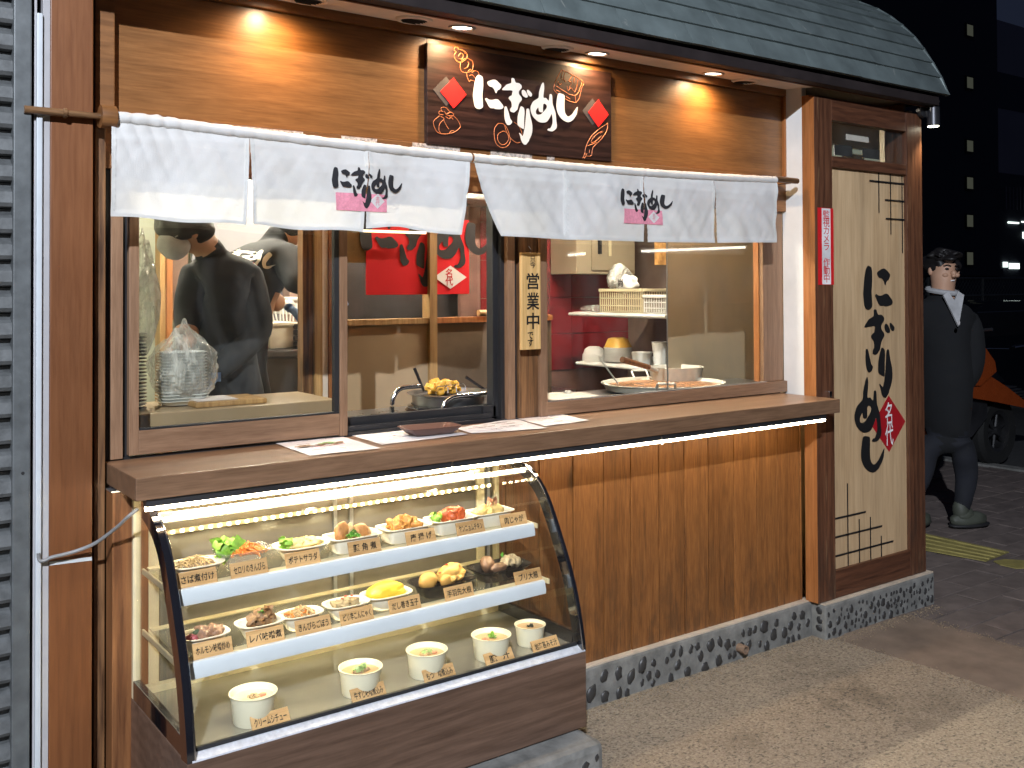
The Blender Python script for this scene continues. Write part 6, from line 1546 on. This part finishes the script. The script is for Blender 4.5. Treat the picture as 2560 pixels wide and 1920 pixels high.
# big shallow pan, saucepan, ladle
zc_ = CZ+.016
pc = at(1652, 965, .40); rimz = at(1652, 955, .40).z; pr_ = (at(1770, 960, .40).x-at(1537, 960, .40).x)/2; pcx = (at(1770, 960, .40).x+at(1537, 960, .40).x)/2
pan = thing('shallow_pan', 'wide shallow aluminium pan of brown stock with square handles', 'pan', (pcx, .40, zc_))
hh_ = rimz-zc_
MB().lathe([(pr_*.86, 0), (pr_*.92, .006), (pr_*.97, hh_-.006), (pr_, hh_-.003), (pr_, hh_), (pr_*.95, hh_), (pr_*.93, hh_-.012), (pr_*.90, hh_-.02)], (pcx, .40, zc_), 56, 1, .9).build('body', M['potalu'], pan, smooth=True, angle=40)
MB().lathe([(0, 0), (pr_*.925, 0), (pr_*.925, -.004), (0, -.004)], (pcx, .40, rimz-.014), 48, 1, .9).build('stock', plain('brown_stock', (.33, .15, .06), .25, var=.25), pan)
def sqhandle(c, ang, w=.075, h=.032):
    m = MB(); u = Vector((math.cos(ang), math.sin(ang), 0)); v = Vector((-math.sin(ang), math.cos(ang), 0)); c = Vector(c)
    m.tube([c-v*w/2, c-v*w/2+u*.03+Vector((0, 0, h*.9)), c-v*w/2*.9+u*.036+Vector((0, 0, h)), c+v*w/2*.9+u*.036+Vector((0, 0, h)), c+v*w/2+u*.03+Vector((0, 0, h*.9)), c+v*w/2], .005, 8); return m
sqhandle((pcx-pr_*.60, .40-pr_*.66, rimz-.012), math.radians(228)).build('handle', M['potalu'], pan, smooth=True)
sqhandle((pcx+pr_*.35, .40+pr_*.85, rimz-.006), math.radians(70)).build('handle', M['potalu'], pan, smooth=True)
for i in range(4):
    a_ = math.radians(20+i*14); MB().ball((pcx+pr_*.935*math.cos(a_), .40+pr_*.84*math.sin(a_), rimz-.008), .004, .004, .004, 2).build('rivet', M['potalu'], pan)
sY = .56; sc0 = at(1690, 930, sY); sr = (at(1738, 930, sY).x-at(1641, 930, sY).x)/2; sz1 = at(1690, 916, sY).z; sz0 = zc_+.001
sp_ = thing('saucepan', 'aluminium saucepan with a wooden handle behind the shallow pan', 'saucepan', (sc0.x, sY, sz0))
MB().lathe([(sr*.85, 0), (sr*.9, .01), (sr*.98, sz1-sz0-.004), (sr, sz1-sz0), (sr*.95, sz1-sz0), (sr*.85, .02), (0, .018)], (sc0.x, sY, sz0), 44).build('body', M['potalu'], sp_, smooth=True, angle=40)
h0 = at(1643, 928, sY-.02); h1 = at(1622, 918, sY-.03); h2 = at(1555, 899, sY-.05)
MB().cyl(h0, h1, .010, .012, 14).build('socket', M['potalu'], sp_, smooth=True)
MB().cyl(h1, h2, .012, .014, 14).build('handle', M['casepost'], sp_, smooth=True)
la = at(1497, 893, .34); lb = at(1546, 960, .36); m = MB(); m.tube([la, la+Vector((.012, 0, .004)), la+Vector((.016, 0, -.006))], .003, 6); m.tube([la, lb], .0035, 6)
tag(m.build('ladle', M['potalu'], smooth=True, loc=tuple(lb)), 'thin steel ladle leaning in the shallow pan', 'ladle')
rg = at(1420, 985, .42)
hp = thing('hot_plate', 'round steel lid on the counter at the left of the right window', 'lid', (rg.x, .40, zc_))
MB().lathe([(.13, 0), (.135, .004), (.10, .014), (.02, .018), (.012, .03), (0, .031)], (rg.x, .42, zc_+.001), 44).build('lid', M['potalu'], hp, smooth=True, angle=40)
ck = thing('hanging_block', 'pale block lying on the partition rail', 'block', (PX(1205), PT, zr1))
MB().cyl((PX(1196), PT+.0, zr1+.016), (PX(1236), PT+.0, zr1+.016), .014, .014, 14).build('block', M['bluntwood'], ck, smooth=True)

# =================================================================== PEOPLE
from mathutils.bvhtree import BVHTree
def skin_body(name, J, edges, mats, matof, parent, sub=2, clothes_noise=.006, seed=0, loc=None):
    """J: {name: (Vector, radius or (rx, ry))}; one continuous surface; matof: joint -> material index"""
    names = list(J); idx = {n: i for i, n in enumerate(names)}
    me = bpy.data.meshes.new(name); me.from_pydata([tuple(J[n][0]) for n in names], [(idx[a], idx[b]) for a, b in edges], [])
    o = bpy.data.objects.new(name, me); C.objects.link(o)
    md = o.modifiers.new('s', 'SKIN'); md.use_smooth_shade = True; md.branch_smoothing = .6
    for i, n in enumerate(names):
        r = J[n][1]; sv = me.skin_vertices[0].data[i]; sv.radius = r if isinstance(r, tuple) else (r, r); sv.use_root = (i == 0)
    m2 = o.modifiers.new('u', 'SUBSURF'); m2.levels = sub; m2.render_levels = sub
    dg = bpy.context.evaluated_depsgraph_get(); nm = bpy.data.meshes.new_from_object(o.evaluated_get(dg))
    bpy.data.objects.remove(o); bpy.data.meshes.remove(me)
    nm.name = name
    for m in mats: nm.materials.append(m)
    for v in nm.vertices:
        p = v.co; v.co = p+Vector((1, 1, .3))*(clothes_noise*noise.noise(p*9+Vector((seed, 0, 0)))+clothes_noise*.5*noise.noise(p*22+Vector((seed, 3, 0))))
    P = [(J[n][0], matof(n)) for n in names]
    segs = [(J[a][0], J[b][0], matof(a), matof(b)) for a, b in edges]
    for f in nm.polygons:
        c = f.center; best = 9e9; bi = 0
        for a, b, ma, mb in segs:
            ab = b-a; t = max(0, min(1, (c-a).dot(ab)/max(1e-9, ab.length_squared))); d = (c-(a+ab*t)).length
            if d < best: best = d; bi = ma if t < .5 else mb
        f.material_index = bi; f.use_smooth = True
    ob = bpy.data.objects.new(name, nm); C.objects.link(ob); ob.parent = parent
    off = parent.location
    for v in nm.vertices: v.co -= off
    return ob
def wrap_print(loops_list, mat_, body, parent, name, eps=.003):
    dg = bpy.context.evaluated_depsgraph_get()
    off = parent.location
    bvh = BVHTree.FromPolygons([v.co+off for v in body.data.vertices], [p.vertices[:] for p in body.data.polygons])
    xs = [p[0] for L in loops_list for l in L for p in l]; zs = [p[1] for L in loops_list for l in L for p in l]
    def cf(c_):
        h = bvh.ray_cast(Vector((c_.x, -.5, c_.z)), Vector((0, 1, 0)))[0]
        return Vector((c_.x, (h.y if h else 9)-eps, c_.z))
    m = MB(); m.bm.free(); m.bm = loops_mesh(loops_list, 0, None, cf, (min(xs), max(xs), min(zs), max(zs), .012))
    bmesh.ops.delete(m.bm, geom=[v for v in m.bm.verts if v.co.y > 5], context='VERTS')
    return m.build(name, mat_, parent)
def A(u, v, Y, dy=0): p = at(u, v, Y); return Vector((p.x, p.y+dy, p.z))
def hand(parent, wrist, d, up, mat_, s=1.0):
    """palm with five separate bent fingers; d: pointing direction"""
    d = d.normalized(); side = d.cross(up).normalized(); up = side.cross(d).normalized(); J = {}; E_ = []
    J['w'] = (wrist, (.024*s, .018*s)); J['p'] = (wrist+d*.055*s, (.034*s, .015*s)); E_.append(('w', 'p'))
    for k, (o, L_) in enumerate(((-.030, .062), (-.011, .072), (.010, .068), (.029, .054))):
        b = wrist+d*.078*s+side*o*s; J['k%d' % k] = (b, .0095*s); m1 = b+d*L_*.5*s-up*.010*s; J['m%d' % k] = (m1, .0085*s)
        J['t%d' % k] = (m1+d*L_*.34*s-up*.030*s, .007*s); E_ += [('p', 'k%d' % k), ('k%d' % k, 'm%d' % k), ('m%d' % k, 't%d' % k)]
    tb = wrist+d*.025*s-side*.030*s; J['th0'] = (tb, .012*s); J['th1'] = (tb+d*.035*s-side*.018*s-up*.012*s, .010*s); J['th2'] = (tb+d*.060*s-side*.012*s-up*.026*s, .008*s)
    E_ += [('w', 'th0'), ('th0', 'th1'), ('th1', 'th2')]
    return skin_body('hand', J, E_, [mat_], lambda n: 0, parent, 1, 0)
# ---- cook bending over the inner shelf
Yc = .68
cook = thing('person', 'cook in a black sweatshirt and white mask seen from behind, bending left', 'person', (A(560, 960, Yc).x, Yc, .05))
J = {'pelvis': (A(572, 980, Yc), (.165, .12)), 'waist': (A(566, 880, Yc), (.155, .115)), 'chest': (A(556, 760, Yc), (.185, .13)), 'upper': (A(548, 680, Yc), (.175, .115)), 'neckb': (A(528, 632, Yc, -.01), (.075, .07)),
     'neck': (A(500, 606, Yc, -.02), .052), 'headb': (A(466, 584, Yc, -.03), .078), 'head': (A(432, 576, Yc, -.04), .092), 'chin': (A(418, 604, Yc, -.05), .056),
     'shL': (A(490, 690, Yc, .04), .075), 'elL': (A(466, 800, Yc, -.02), .055), 'wrL': (A(430, 868, Yc, -.14), .034),
     'shR': (A(606, 700, Yc, -.06), .085), 'elR': (A(622, 830, Yc, -.09), .062), 'wrR': (A(500, 930, Yc, -.14), .040),
     'hipL': (A(540, 1020, Yc), .10), 'knL': (Vector((A(540, 1020, Yc).x, Yc, .52)), .075), 'anL': (Vector((A(540, 1020, Yc).x, Yc, .14)), .055),
     'hipR': (A(610, 1020, Yc), .10), 'knR': (Vector((A(610, 1020, Yc).x, Yc+.02, .52)), .075), 'anR': (Vector((A(610, 1020, Yc).x, Yc+.02, .14)), .055)}
E_ = [('pelvis', 'waist'), ('waist', 'chest'), ('chest', 'upper'), ('upper', 'neckb'), ('neckb', 'neck'), ('neck', 'headb'), ('headb', 'head'), ('head', 'chin'), ('upper', 'shL'), ('shL', 'elL'), ('elL', 'wrL'), ('upper', 'shR'), ('shR', 'elR'), ('elR', 'wrR'), ('pelvis', 'hipL'), ('hipL', 'knL'), ('knL', 'anL'), ('pelvis', 'hipR'), ('hipR', 'knR'), ('knR', 'anR')]
cb = skin_body('body', J, E_, [M['darkcloth'], M['skin']], lambda n: 1 if n in ('neck', 'headb', 'head', 'chin', 'wrL') else 0, cook, 2, .010, 1)
hp_ = J['head'][0]
MB().ball(hp_+Vector((.030, .005, .030)), .100, .106, .092, 4, .30, 3).build('hair', M['hair'], cook, smooth=True, angle=80)
MB().ball(J['chin'][0]+Vector((.006, -.006, -.012)), .056, .062, .052, 3, .12, 7).build('mask', M['mask'], cook, smooth=True, angle=80)
MB().tube([J['chin'][0]+Vector((-.01, -.07, .01)), hp_+Vector((.01, -.098, .0)), hp_+Vector((.035, -.085, -.005))], .0025, 6).build('mask_strap', M['mask'], cook)
MB().ball(hp_+Vector((.035, -.082, -.012)), .014, .008, .022, 3).build('ear', M['skin'], cook, smooth=True)
hand(cook, J['wrL'][0], Vector((-.6, -.2, -.7)), Vector((0, -.6, .6)), M['skin'], .95)
hand(cook, J['wrR'][0], Vector((-.8, -.3, -.3)), Vector((0, -.2, 1)), M['glove'], .95)
# ---- second cook with the shop logo on the back
Y2 = 1.30
ck2 = thing('person', 'cook in black with shop logo on the back and blue gloves, bending right', 'person', (A(650, 850, Y2).x, Y2, .05))
J = {'pelvis': (A(612, 870, Y2), (.16, .12)), 'waist': (A(614, 800, Y2), (.155, .115)), 'chest': (A(630, 705, Y2), (.20, .14)), 'upper': (A(648, 630, Y2), (.185, .13)), 'neckb': (A(690, 590, Y2), (.08, .07)),
     'neck': (A(712, 580, Y2), .055), 'head': (A(742, 572, Y2), .088), 'chin': (A(760, 585, Y2), .055),
     'shR': (A(690, 640, Y2, -.12), .085), 'elR': (A(688, 712, Y2, -.20), .055), 'wrR': (A(732, 724, Y2, -.22), .036),
     'shL': (A(630, 650, Y2, .12), .08), 'elL': (A(660, 745, Y2, .02), .058), 'wrL': (A(698, 762, Y2, -.06), .036),
     'hipL': (A(600, 930, Y2), .10), 'knL': (Vector((A(600, 930, Y2).x, Y2, .52)), .075), 'anL': (Vector((A(600, 930, Y2).x, Y2, .14)), .055),
     'hipR': (A(640, 930, Y2), .10), 'knR': (Vector((A(640, 930, Y2).x, Y2, .52)), .075), 'anR': (Vector((A(640, 930, Y2).x, Y2, .14)), .055)}
E2 = [('pelvis', 'waist'), ('waist', 'chest'), ('chest', 'upper'), ('upper', 'neckb'), ('neckb', 'neck'), ('neck', 'head'), ('head', 'chin'), ('upper', 'shL'), ('shL', 'elL'), ('elL', 'wrL'), ('upper', 'shR'), ('shR', 'elR'), ('elR', 'wrR'), ('pelvis', 'hipL'), ('hipL', 'knL'), ('knL', 'anL'), ('pelvis', 'hipR'), ('hipR', 'knR'), ('knR', 'anR')]
c2 = skin_body('body', J, E2, [M['darkcloth'], M['skin']], lambda n: 1 if n in ('neck', 'head', 'chin', 'wrR', 'wrL') else 0, ck2, 2, .010, 4)
MB().ball(J['head'][0]+Vector((-.01, 0, .03)), .10, .10, .088, 4, .18, 3).build('hair', M['hair'], ck2, smooth=True, angle=80)
MB().ball(J['chin'][0]+Vector((.0, -.03, -.005)), .05, .06, .045, 3, .12, 7).build('mask', M['mask'], ck2, smooth=True, angle=80)
hand(ck2, J['wrR'][0], Vector((.9, -.1, -.15)), Vector((0, 0, 1)), M['glove'], 1.15)
hand(ck2, J['wrL'][0], Vector((.7, -.3, -.5)), Vector((0, 0, 1)), M['glove'], 1.15)
lc_ = A(611, 620, 1.15); a_ = -.62
rr = [[[(lc_.x+(p[0]*math.cos(a_)-p[1]*math.sin(a_))*.60, lc_.z+(p[0]*math.sin(a_)+p[1]*math.cos(a_))*.60) for p in l] for l in GL[k]] for k in GL]
rq = [[(lc_.x+(p[0]*math.cos(a_)-p[1]*math.sin(a_)), lc_.z+(p[0]*math.sin(a_)+p[1]*math.cos(a_))) for p in ((-.09, -.10), (.09, -.10), (.09, -.02), (-.09, -.02))]]
wrap_print([rq], M['red'], c2, ck2, 'red_print', .004)
wrap_print(rr, M['logo_white'], c2, ck2, 'logo_print', .007)
# ---- man walking on the pavement
Yp = .72
man = thing('person', 'smiling man in a dark coat and light collar walking out from behind the shop corner', 'person', (A(2375, 1310, Yp).x, Yp, 0))
H = lambda u, v, dy=0: A(u, v, Yp, dy)
J = {'pelvis': (H(2362, 1030), (.19, .15)), 'coath': (H(2365, 1110), (.185, .15)), 'waist': (H(2362, 940), (.20, .15)), 'chest': (H(2358, 840), (.20, .15)), 'upper': (H(2354, 784), (.215, .155)), 'neckb': (H(2356, 752), (.135, .125)),
     'neck': (H(2358, 738), .064), 'head': (H(2358, 698), (.084, .088)), 'face': (H(2362, 674), (.090, .096)), 'crown': (H(2357, 650), (.080, .082)),
     'shN': (H(2380, 792, -.13), .088), 'elN': (H(2382, 920, -.14), .075), 'wrN': (H(2366, 1000, -.05), .05),
     'shF': (H(2335, 788, .16), .10), 'elF': (H(2330, 920, .24), .062), 'wrF': (H(2340, 1020, .22), .040),
     'hipN': (H(2376, 1110, -.09), .105), 'knN': (H(2384, 1190, -.09), .072), 'calN': (H(2378, 1225, -.09), .066), 'anN': (H(2372, 1283, -.08), .045),
     'hipF': (H(2345, 1110, .09), .105), 'knF': (H(2336, 1195, .09), .07), 'anF': (H(2306, 1275, .09), .045)}
E3 = [('pelvis', 'coath'), ('pelvis', 'waist'), ('waist', 'chest'), ('chest', 'upper'), ('upper', 'neckb'), ('neckb', 'neck'), ('neck', 'head'), ('head', 'face'), ('face', 'crown'), ('upper', 'shN'), ('shN', 'elN'), ('elN', 'wrN'), ('upper', 'shF'), ('shF', 'elF'), ('elF', 'wrF'), ('coath', 'hipN'), ('hipN', 'knN'), ('knN', 'calN'), ('calN', 'anN'), ('coath', 'hipF'), ('hipF', 'knF'), ('knF', 'anF')]
jeans = plain('dark_jeans', (.007, .008, .013), .85, var=.3, bmp=.3)
mb_ = skin_body('body', J, E3, [M['navycloth'], M['skin'], jeans], lambda n: 1 if n in ('neck', 'head', 'face', 'crown') else 2 if n[:3] in ('hip', 'knN', 'cal', 'anN', 'knF', 'anF') else 0, man, 2, .008, 9)
fc = J['face'][0]; fd = Vector((-.47, -.88, -.05)).normalized(); sd = fd.cross(Vector((0, 0, 1))).normalized(); up_ = Vector((0, 0, 1))
def F3(a, b, c_): return fc+(sd*a+up_*b+fd*c_)*1.06
MB().ball(F3(0, .034, -.040), .108, .108, .096, 4, .30, 3).ball(F3(0, .078, .000), .090, .092, .044, 4, .6, 5).ball(F3(.03, .080, .03), .05, .05, .03, 4, .8, 15).build('hair', M['hair'], man, smooth=True, angle=80)
m = MB(); m.ball(F3(0, -.022, .088), .014, .018, .022, 3); m.ball(F3(0, -.034, .094), .016, .014, .012, 3); m.build('nose', M['skin'], man, smooth=True)
for s_ in (-1, 1):
    MB().ball(F3(s_*.032, .006, .076), .014, .012, .008, 3).build('eye', M['hair'], man, smooth=True)
    MB().tube([F3(s_*.014, .024, .088), F3(s_*.032, .031, .084), F3(s_*.050, .024, .070)], .0042, 6).build('eyebrow', M['hair'], man, smooth=True)
    MB().ball(F3(s_*.088, -.010, -.01), .012, .016, .026, 3).build('ear', M['skin'], man, smooth=True)
    MB().ball(F3(s_*.036, -.032, .064), .022, .020, .016, 3).build('cheek', M['skin'], man, smooth=True)
m = MB(); m.tube([F3(-.022, -.058, .070), F3(-.010, -.063, .079), F3(.0, -.064, .081), F3(.010, -.063, .079), F3(.022, -.058, .070)], [.002, .004, .0045, .004, .002], 8); m.build('mouth', M['whitechar'], man, smooth=True)
m = MB(); nb_ = J['neckb'][0]
m.prism([(-.070, .05), (0, -.15), (.070, .05), (.035, .075), (0, .015), (-.035, .075)], -.006, .006, 'xz')
m.bm.transform(Matrix.Translation(nb_+Vector((fd.x, fd.y, 0))*.135+Vector((0, 0, -.012))) @ Matrix.Rotation(math.radians(-28), 4, 'Z') @ Matrix.Rotation(math.radians(-14), 4, 'X')); m.build('shirt_collar', M['mask'], man)
m = MB(); m.tube([nb_+Vector((math.cos(a)*.088, math.sin(a)*.088, .062+.015*math.sin(a))) for a in [i*math.pi/8 for i in range(17)]], .018, 8); m.build('collar_band', M['mask'], man, smooth=True)
an = J['anN'][0]
m = MB(); m.ball(Vector((an.x+.055, an.y-.02, .055)), .135, .055, .052, 4, .12, 3, Euler((0, 0, -.35))); m.ball(Vector((an.x+.0, an.y, .115)), .050, .050, .075, 3, .05, 5); m.ball(Vector((an.x+.03, an.y-.01, .085)), .075, .050, .050, 3, .05, 6); m.build('boot', plain('olive_boot', (.055, .06, .045), .6, bmp=.3), man, smooth=True)
m = MB(); m.ball(Vector((an.x+.062, an.y-.022, .022)), .150, .060, .022, 4, .05, 3, Euler((0, 0, -.35))); m.build('boot_sole', M['gasket'], man, smooth=True)
af = J['anF'][0]
m = MB(); m.ball(Vector((af.x+.055, af.y-.02, .055)), .135, .055, .052, 4, .12, 3); m.ball(Vector((af.x-.01, af.y, .11)), .058, .055, .085, 3, .1, 5); m.build('boot', plain('olive_boot_b', (.055, .06, .045), .6), man, smooth=True)
hand(man, J['wrN'][0]+Vector((0,.03,.03)), Vector((-.1, .3, -1)), Vector((0, -1, 0)), M['skin'], 1)
hand(man, J['wrF'][0], Vector((.1, 0, -1)), Vector((0, 1, 0)), M['skin'], 1)
lp = A(2393, 806, Yp-.19)
MB().lathe([(.010, 0), (.016, 0), (.016, .002), (.010, .002), (.010, 0)], lp+Vector((-.02, -.02, 0)), 16, axis=Matrix.Rotation(math.pi/2, 3, 'X')).build('chest_emblem', M['whitechar'], man)

# lit tube lamps of the arcade across the street (they show as thin lines mirrored in the glass)
def mirrored(u, v, yp, yl):
    p = at(u, v, yp); d = ray(u, v).normalized(); d = Vector((d.x, -d.y, d.z)); return p+d*((yl-p.y)/d.y)
for (a_, b_), lab in ((((1605, 628), (1863, 618)), 'long lit tube lamp across the street, mirrored in the right window'), (((1422, 638), (1462, 634)), 'short lit tube lamp across the street, mirrored in the right window')):
    A0, B0 = mirrored(*a_, .106, -13.0), mirrored(*b_, .106, -13.0)
    t = thing('street_tube_lamp', lab, 'light', A0, 'tube lamps across the street')
    MB().tube([A0, B0], .028, 8).build('tube', M['mirrorlamp'], t)
    box('housing', M['white'], t, min(A0.x, B0.x), max(A0.x, B0.x), -13.12, -13.04, A0.z-.03, A0.z+.08)
# =================================================================== ACROSS THE FOOTWAY
YS = 1.74
sc = thing('motor_scooter', 'burnt orange scooter with chrome headlamp and black front wheel parked at the kerb', 'scooter', (at(2480, 1155, YS).x, YS, 0))
wc_ = at(2482, 1103, YS); wr_ = (at(2540, 1103, YS).x-at(2424, 1103, YS).x)/2; wr_ = min(wr_, .30); wcz = max(wr_-.02, wc_.z)
ax = Matrix.Rotation(math.pi/2, 3, 'X')
wh = MB().lathe([(wr_*.60, -.055), (wr_*.90, -.065), (wr_, -.03), (wr_, .03), (wr_*.90, .065), (wr_*.60, .055), (wr_*.60, -.055)], (wc_.x, YS, wcz), 40, axis=ax).build('wheel', M['tyre'], sc, smooth=True)
MB().lathe([(wr_*.50, -.04), (wr_*.60, -.05), (wr_*.60, .05), (wr_*.50, .04), (wr_*.50, -.04)], (wc_.x, YS, wcz), 40, axis=ax).build('rim', M['blackmetal'], wh, smooth=True)
for k_ in range(6):
    a_ = k_*math.pi/3+.3; c_ = Vector((wc_.x, YS-.02, wcz)); MB().cyl(c_, c_+Vector((math.cos(a_), 0, math.sin(a_)))*wr_*.55, .018, .012, 8).build('spoke', M['blackmetal'], wh)
MB().cyl((wc_.x, YS-.06, wcz), (wc_.x, YS+.06, wcz), .04, .04, 18).build('hub', M['blackmetal'], wh, smooth=True)
def SP(L): return [(at(u, v, YS).x, at(u, v, YS).z) for u, v in L]
def rounded(name, P, y0, y1, mat_, bev=.02):
    m = MB(); m.prism(P, y0, y1, 'xz'); bmesh.ops.bevel(m.bm, geom=[e for e in m.bm.edges if len(e.link_faces) == 2 and e.calc_face_angle() > .6], offset=bev, segments=3, affect='EDGES')
    return m.build(name, mat_, sc, smooth=True, angle=50)
rounded('front_cowl', SP([(2380,905),(2432,938),(2470,962),(2520,1000),(2560,1003),(2590,1012),(2590,1026),(2520,1016),(2440,1000),(2380,990)]), YS-.16, YS+.16, M['orangepaint'])
rounded('lower_cowl', SP([(2380,985),(2440,1004),(2440,1040),(2400,1090),(2380,1090)]), YS-.10, YS+.10, M['darksteel'])
rounded('headlamp', SP([(2434,880),(2448,900),(2456,925),(2476,944),(2480,952),(2462,956),(2440,942),(2426,925)]), YS-.11, YS+.11, M['chrome'], .012)
rounded('leg_shield', SP([(2350,820),(2400,850),(2436,900),(2440,925),(2400,960),(2350,960)]), YS-.18, YS+.18, M['orangepaint'])
for k_ in range(7):
    a_, b_ = SP([(2478+k_*11, 966+k_*6.2), (2500+k_*11, 966+k_*6.2+1)])
    box('grille_bar', M['darksteel'], sc, a_[0], b_[0], YS-.15, YS+.15, a_[1]-.004, a_[1]+.006)
box('seat', M['tyre'], sc, at(2350, 850, YS).x-.75, at(2350, 850, YS).x-.05, YS-.13, YS+.13, .68, .80, bev=.04)
box('rear_body', M['orangepaint'], sc, at(2350, 850, YS).x-.8, at(2350, 850, YS).x-.1, YS-.14, YS+.14, .32, .68, bev=.06)
w2 = MB().lathe([(wr_*.60, -.055), (wr_*.90, -.065), (wr_, -.03), (wr_, .03), (wr_*.90, .065), (wr_*.60, .055), (wr_*.60, -.055)], (wc_.x-1.15, YS, wcz), 40, axis=ax).build('wheel', M['tyre'], sc, smooth=True)
MB().tube([(at(2400,850,YS).x, YS-.28, at(2400,850,YS).z+.10), (at(2400,850,YS).x, YS, at(2400,850,YS).z+.06), (at(2400,850,YS).x, YS+.28, at(2400,850,YS).z+.10)], .014, 8).build('handlebar', M['darksteel'], sc, smooth=True)
# black car
YCc = 3.3
car = thing('parked_car', 'black car parked on the road behind the orange scooter', 'car', (at(2400, 1000, YCc).x, YCc, 0))
cz0 = .28; ctop = at(2480, 757, YCc).z; belt = at(2480, 842, YCc).z
x0c = at(2250, 900, YCc).x; x1c = x0c+4.5
prof = [(x0c, .45), (x0c+.05, .75), (x0c+.9, .98), (x0c+1.5, ctop-.06), (x0c+2.0, ctop), (x0c+3.5, ctop-.01), (x0c+4.3, belt+.1), (x0c+4.5, .85), (x0c+4.48, .4), (x0c+4.2, cz0), (x0c+.2, cz0)]
prof = dense(prof, 3)
m = MB(); m.prism(prof, YCc, YCc+1.7, 'xz'); bmesh.ops.bevel(m.bm, geom=[e for e in m.bm.edges if len(e.link_faces) == 2 and e.calc_face_angle() > .9], offset=.07, segments=4, affect='EDGES')
bd_ = m.build('body', M['carpaint'], car, smooth=True, angle=50)
box('side_window', M['blackgloss'], car, x0c+1.55, x0c+2.75, YCc-.004, YCc+.01, belt, ctop-.10, bev=.01)
box('side_window', M['blackgloss'], car, x0c+2.83, x0c+3.75, YCc-.004, YCc+.01, belt, ctop-.12, bev=.01)
tz2 = at(2490, 872, YCc).z
MB().tube([(at(2425, 880, YCc).x, YCc-.006, tz2-.01), (at(2470, 871, YCc).x, YCc-.010, tz2+.01), (at(2520, 874, YCc).x, YCc-.006, tz2-.012)], .008, 6).build('chrome_strip', M['chrome'], car, smooth=True)
MB().tube([(at(2532, 870, YCc).x, YCc-.02, tz2), (at(2545, 866, YCc).x, YCc-.045, tz2+.012), (at(2580, 868, YCc).x, YCc-.045, tz2+.012)], .014, 8).build('door_handle', M['chrome'], car, smooth=True)
for xw in (x0c+.85, x0c+3.65):
    MB().lathe([(.0, -.02), (.20, -.02), (.22, 0), (.32, -.01), (.33, .05), (.33, .2), (0, .2)], (xw, YCc+.01, .33), 32, axis=Matrix.Rotation(-math.pi/2, 3, 'X')).build('wheel', M['tyre'], car, smooth=True)
# chain link fence
YFn = 7.0
fx0, fx1 = at(2320, 700, YFn).x, at(2600, 700, YFn).x+1
ft, fb = at(2480, 696, YFn).z, .3
fn = thing('chain_link_fence', 'dark chain link fence beyond the parked car', 'fence', (fx0, YFn, 0))
gm = plain('dull_galvanised_wire', (.16, .17, .17), .5, .6)
for zz in (ft, ft-.32, .25): MB().tube([(fx0, YFn, zz), (fx1, YFn, zz)], .022, 6).build('rail', gm, fn)
x = fx0
while x < fx1: MB().tube([(x, YFn, -.02), (x, YFn, ft)], .028, 6).build('post', gm, fn); x += 1.8
m = MB(); s_ = .11; x = fx0-1.5
while x < fx1:
    for sg in (1, -1):
        a0_, z0_ = x, .3
        m.tube([(x, YFn, .3), (x+sg*(ft-.3), YFn, ft)], .0045, 3)
    x += s_
m.build('wire_mesh', gm, fn, kind='stuff')
# buildings
YB = 18.0
bx1 = at(2495, 300, YB).x
bb = thing('dark_building', 'tall dark building with a column of small dim windows', 'building', (bx1-6, YB, 0))
box('wall', M['darkbld'], bb, bx1-14, bx1, YB, YB+10, -.03, 24)
box('plinth_ledge', M['darkbld'], bb, bx1-14, bx1+.05, YB-.12, YB, at(2450, 690, YB).z, at(2450, 672, YB).z)
for v0, v1 in ((63, 90), (194, 221), (352, 379), (444, 472), (538, 567), (631, 662)):
    a = at(2414, v0, YB); b = at(2429, v1, YB); zt_ = at(2421, v0, YB).z; zb_ = at(2421, v1, YB).z
    fo = box('window', M['fascia'], bb, a.x-.06, b.x+.06, YB-.06, YB-.001, zb_-.06, zt_+.06)
    box('pane', M['winglow'], fo, a.x, b.x, YB-.066, YB-.0605, zb_, zt_)
YG = 40
gb = thing('pale_building', 'dim grey building at the far right behind the dark tower', 'building', (at(2530, 300, YG).x, YG, 0))
zz0, zz1 = at(2530, 440, YG).z, at(2530, 60, YG).z
box('wall', M['palebld'], gb, at(2480, 300, YG).x, at(2700, 300, YG).x, YG, YG+8, -.03, zz1)
for v0, v1 in ((188, 276), ):
    box('window_band', M['darkbld'], gb, at(2480, 300, YG).x, at(2700, 300, YG).x, YG-.05, YG-.002, at(2530, v1, YG).z, at(2530, v0, YG).z)
YT = 32
stn = thing('station_frontage', 'dark railed frontage with a few bright distant lamps at the far right', 'building', (at(2530, 600, YT).x, YT, 0))
box('wall', M['darkbld'], stn, at(2497, 600, YT).x, at(2700, 600, YT).x, YT, YT+3, -.03, at(2530, 435, YT).z)
for u0, v0, u1, v1 in ((2519, 554, 2545, 558), (2553, 553, 2562, 556), (2507, 655, 2517, 668), (2522, 658, 2546, 672), (2556, 580, 2564, 596)):
    box('lit_window', M['stationlight'], stn, at(u0, v0, YT).x, at(u1, v0, YT).x, YT-.08, YT-.002, at(u0, v1, YT).z, at(u0, v0, YT).z)
for u in range(2505, 2560, 9):
    box('railing_bar', M['palebld'], stn, at(u, 500, YT).x, at(u, 500, YT).x+.06, YT-.3, YT-.25, at(u, 525, YT).z, at(u, 468, YT).z)
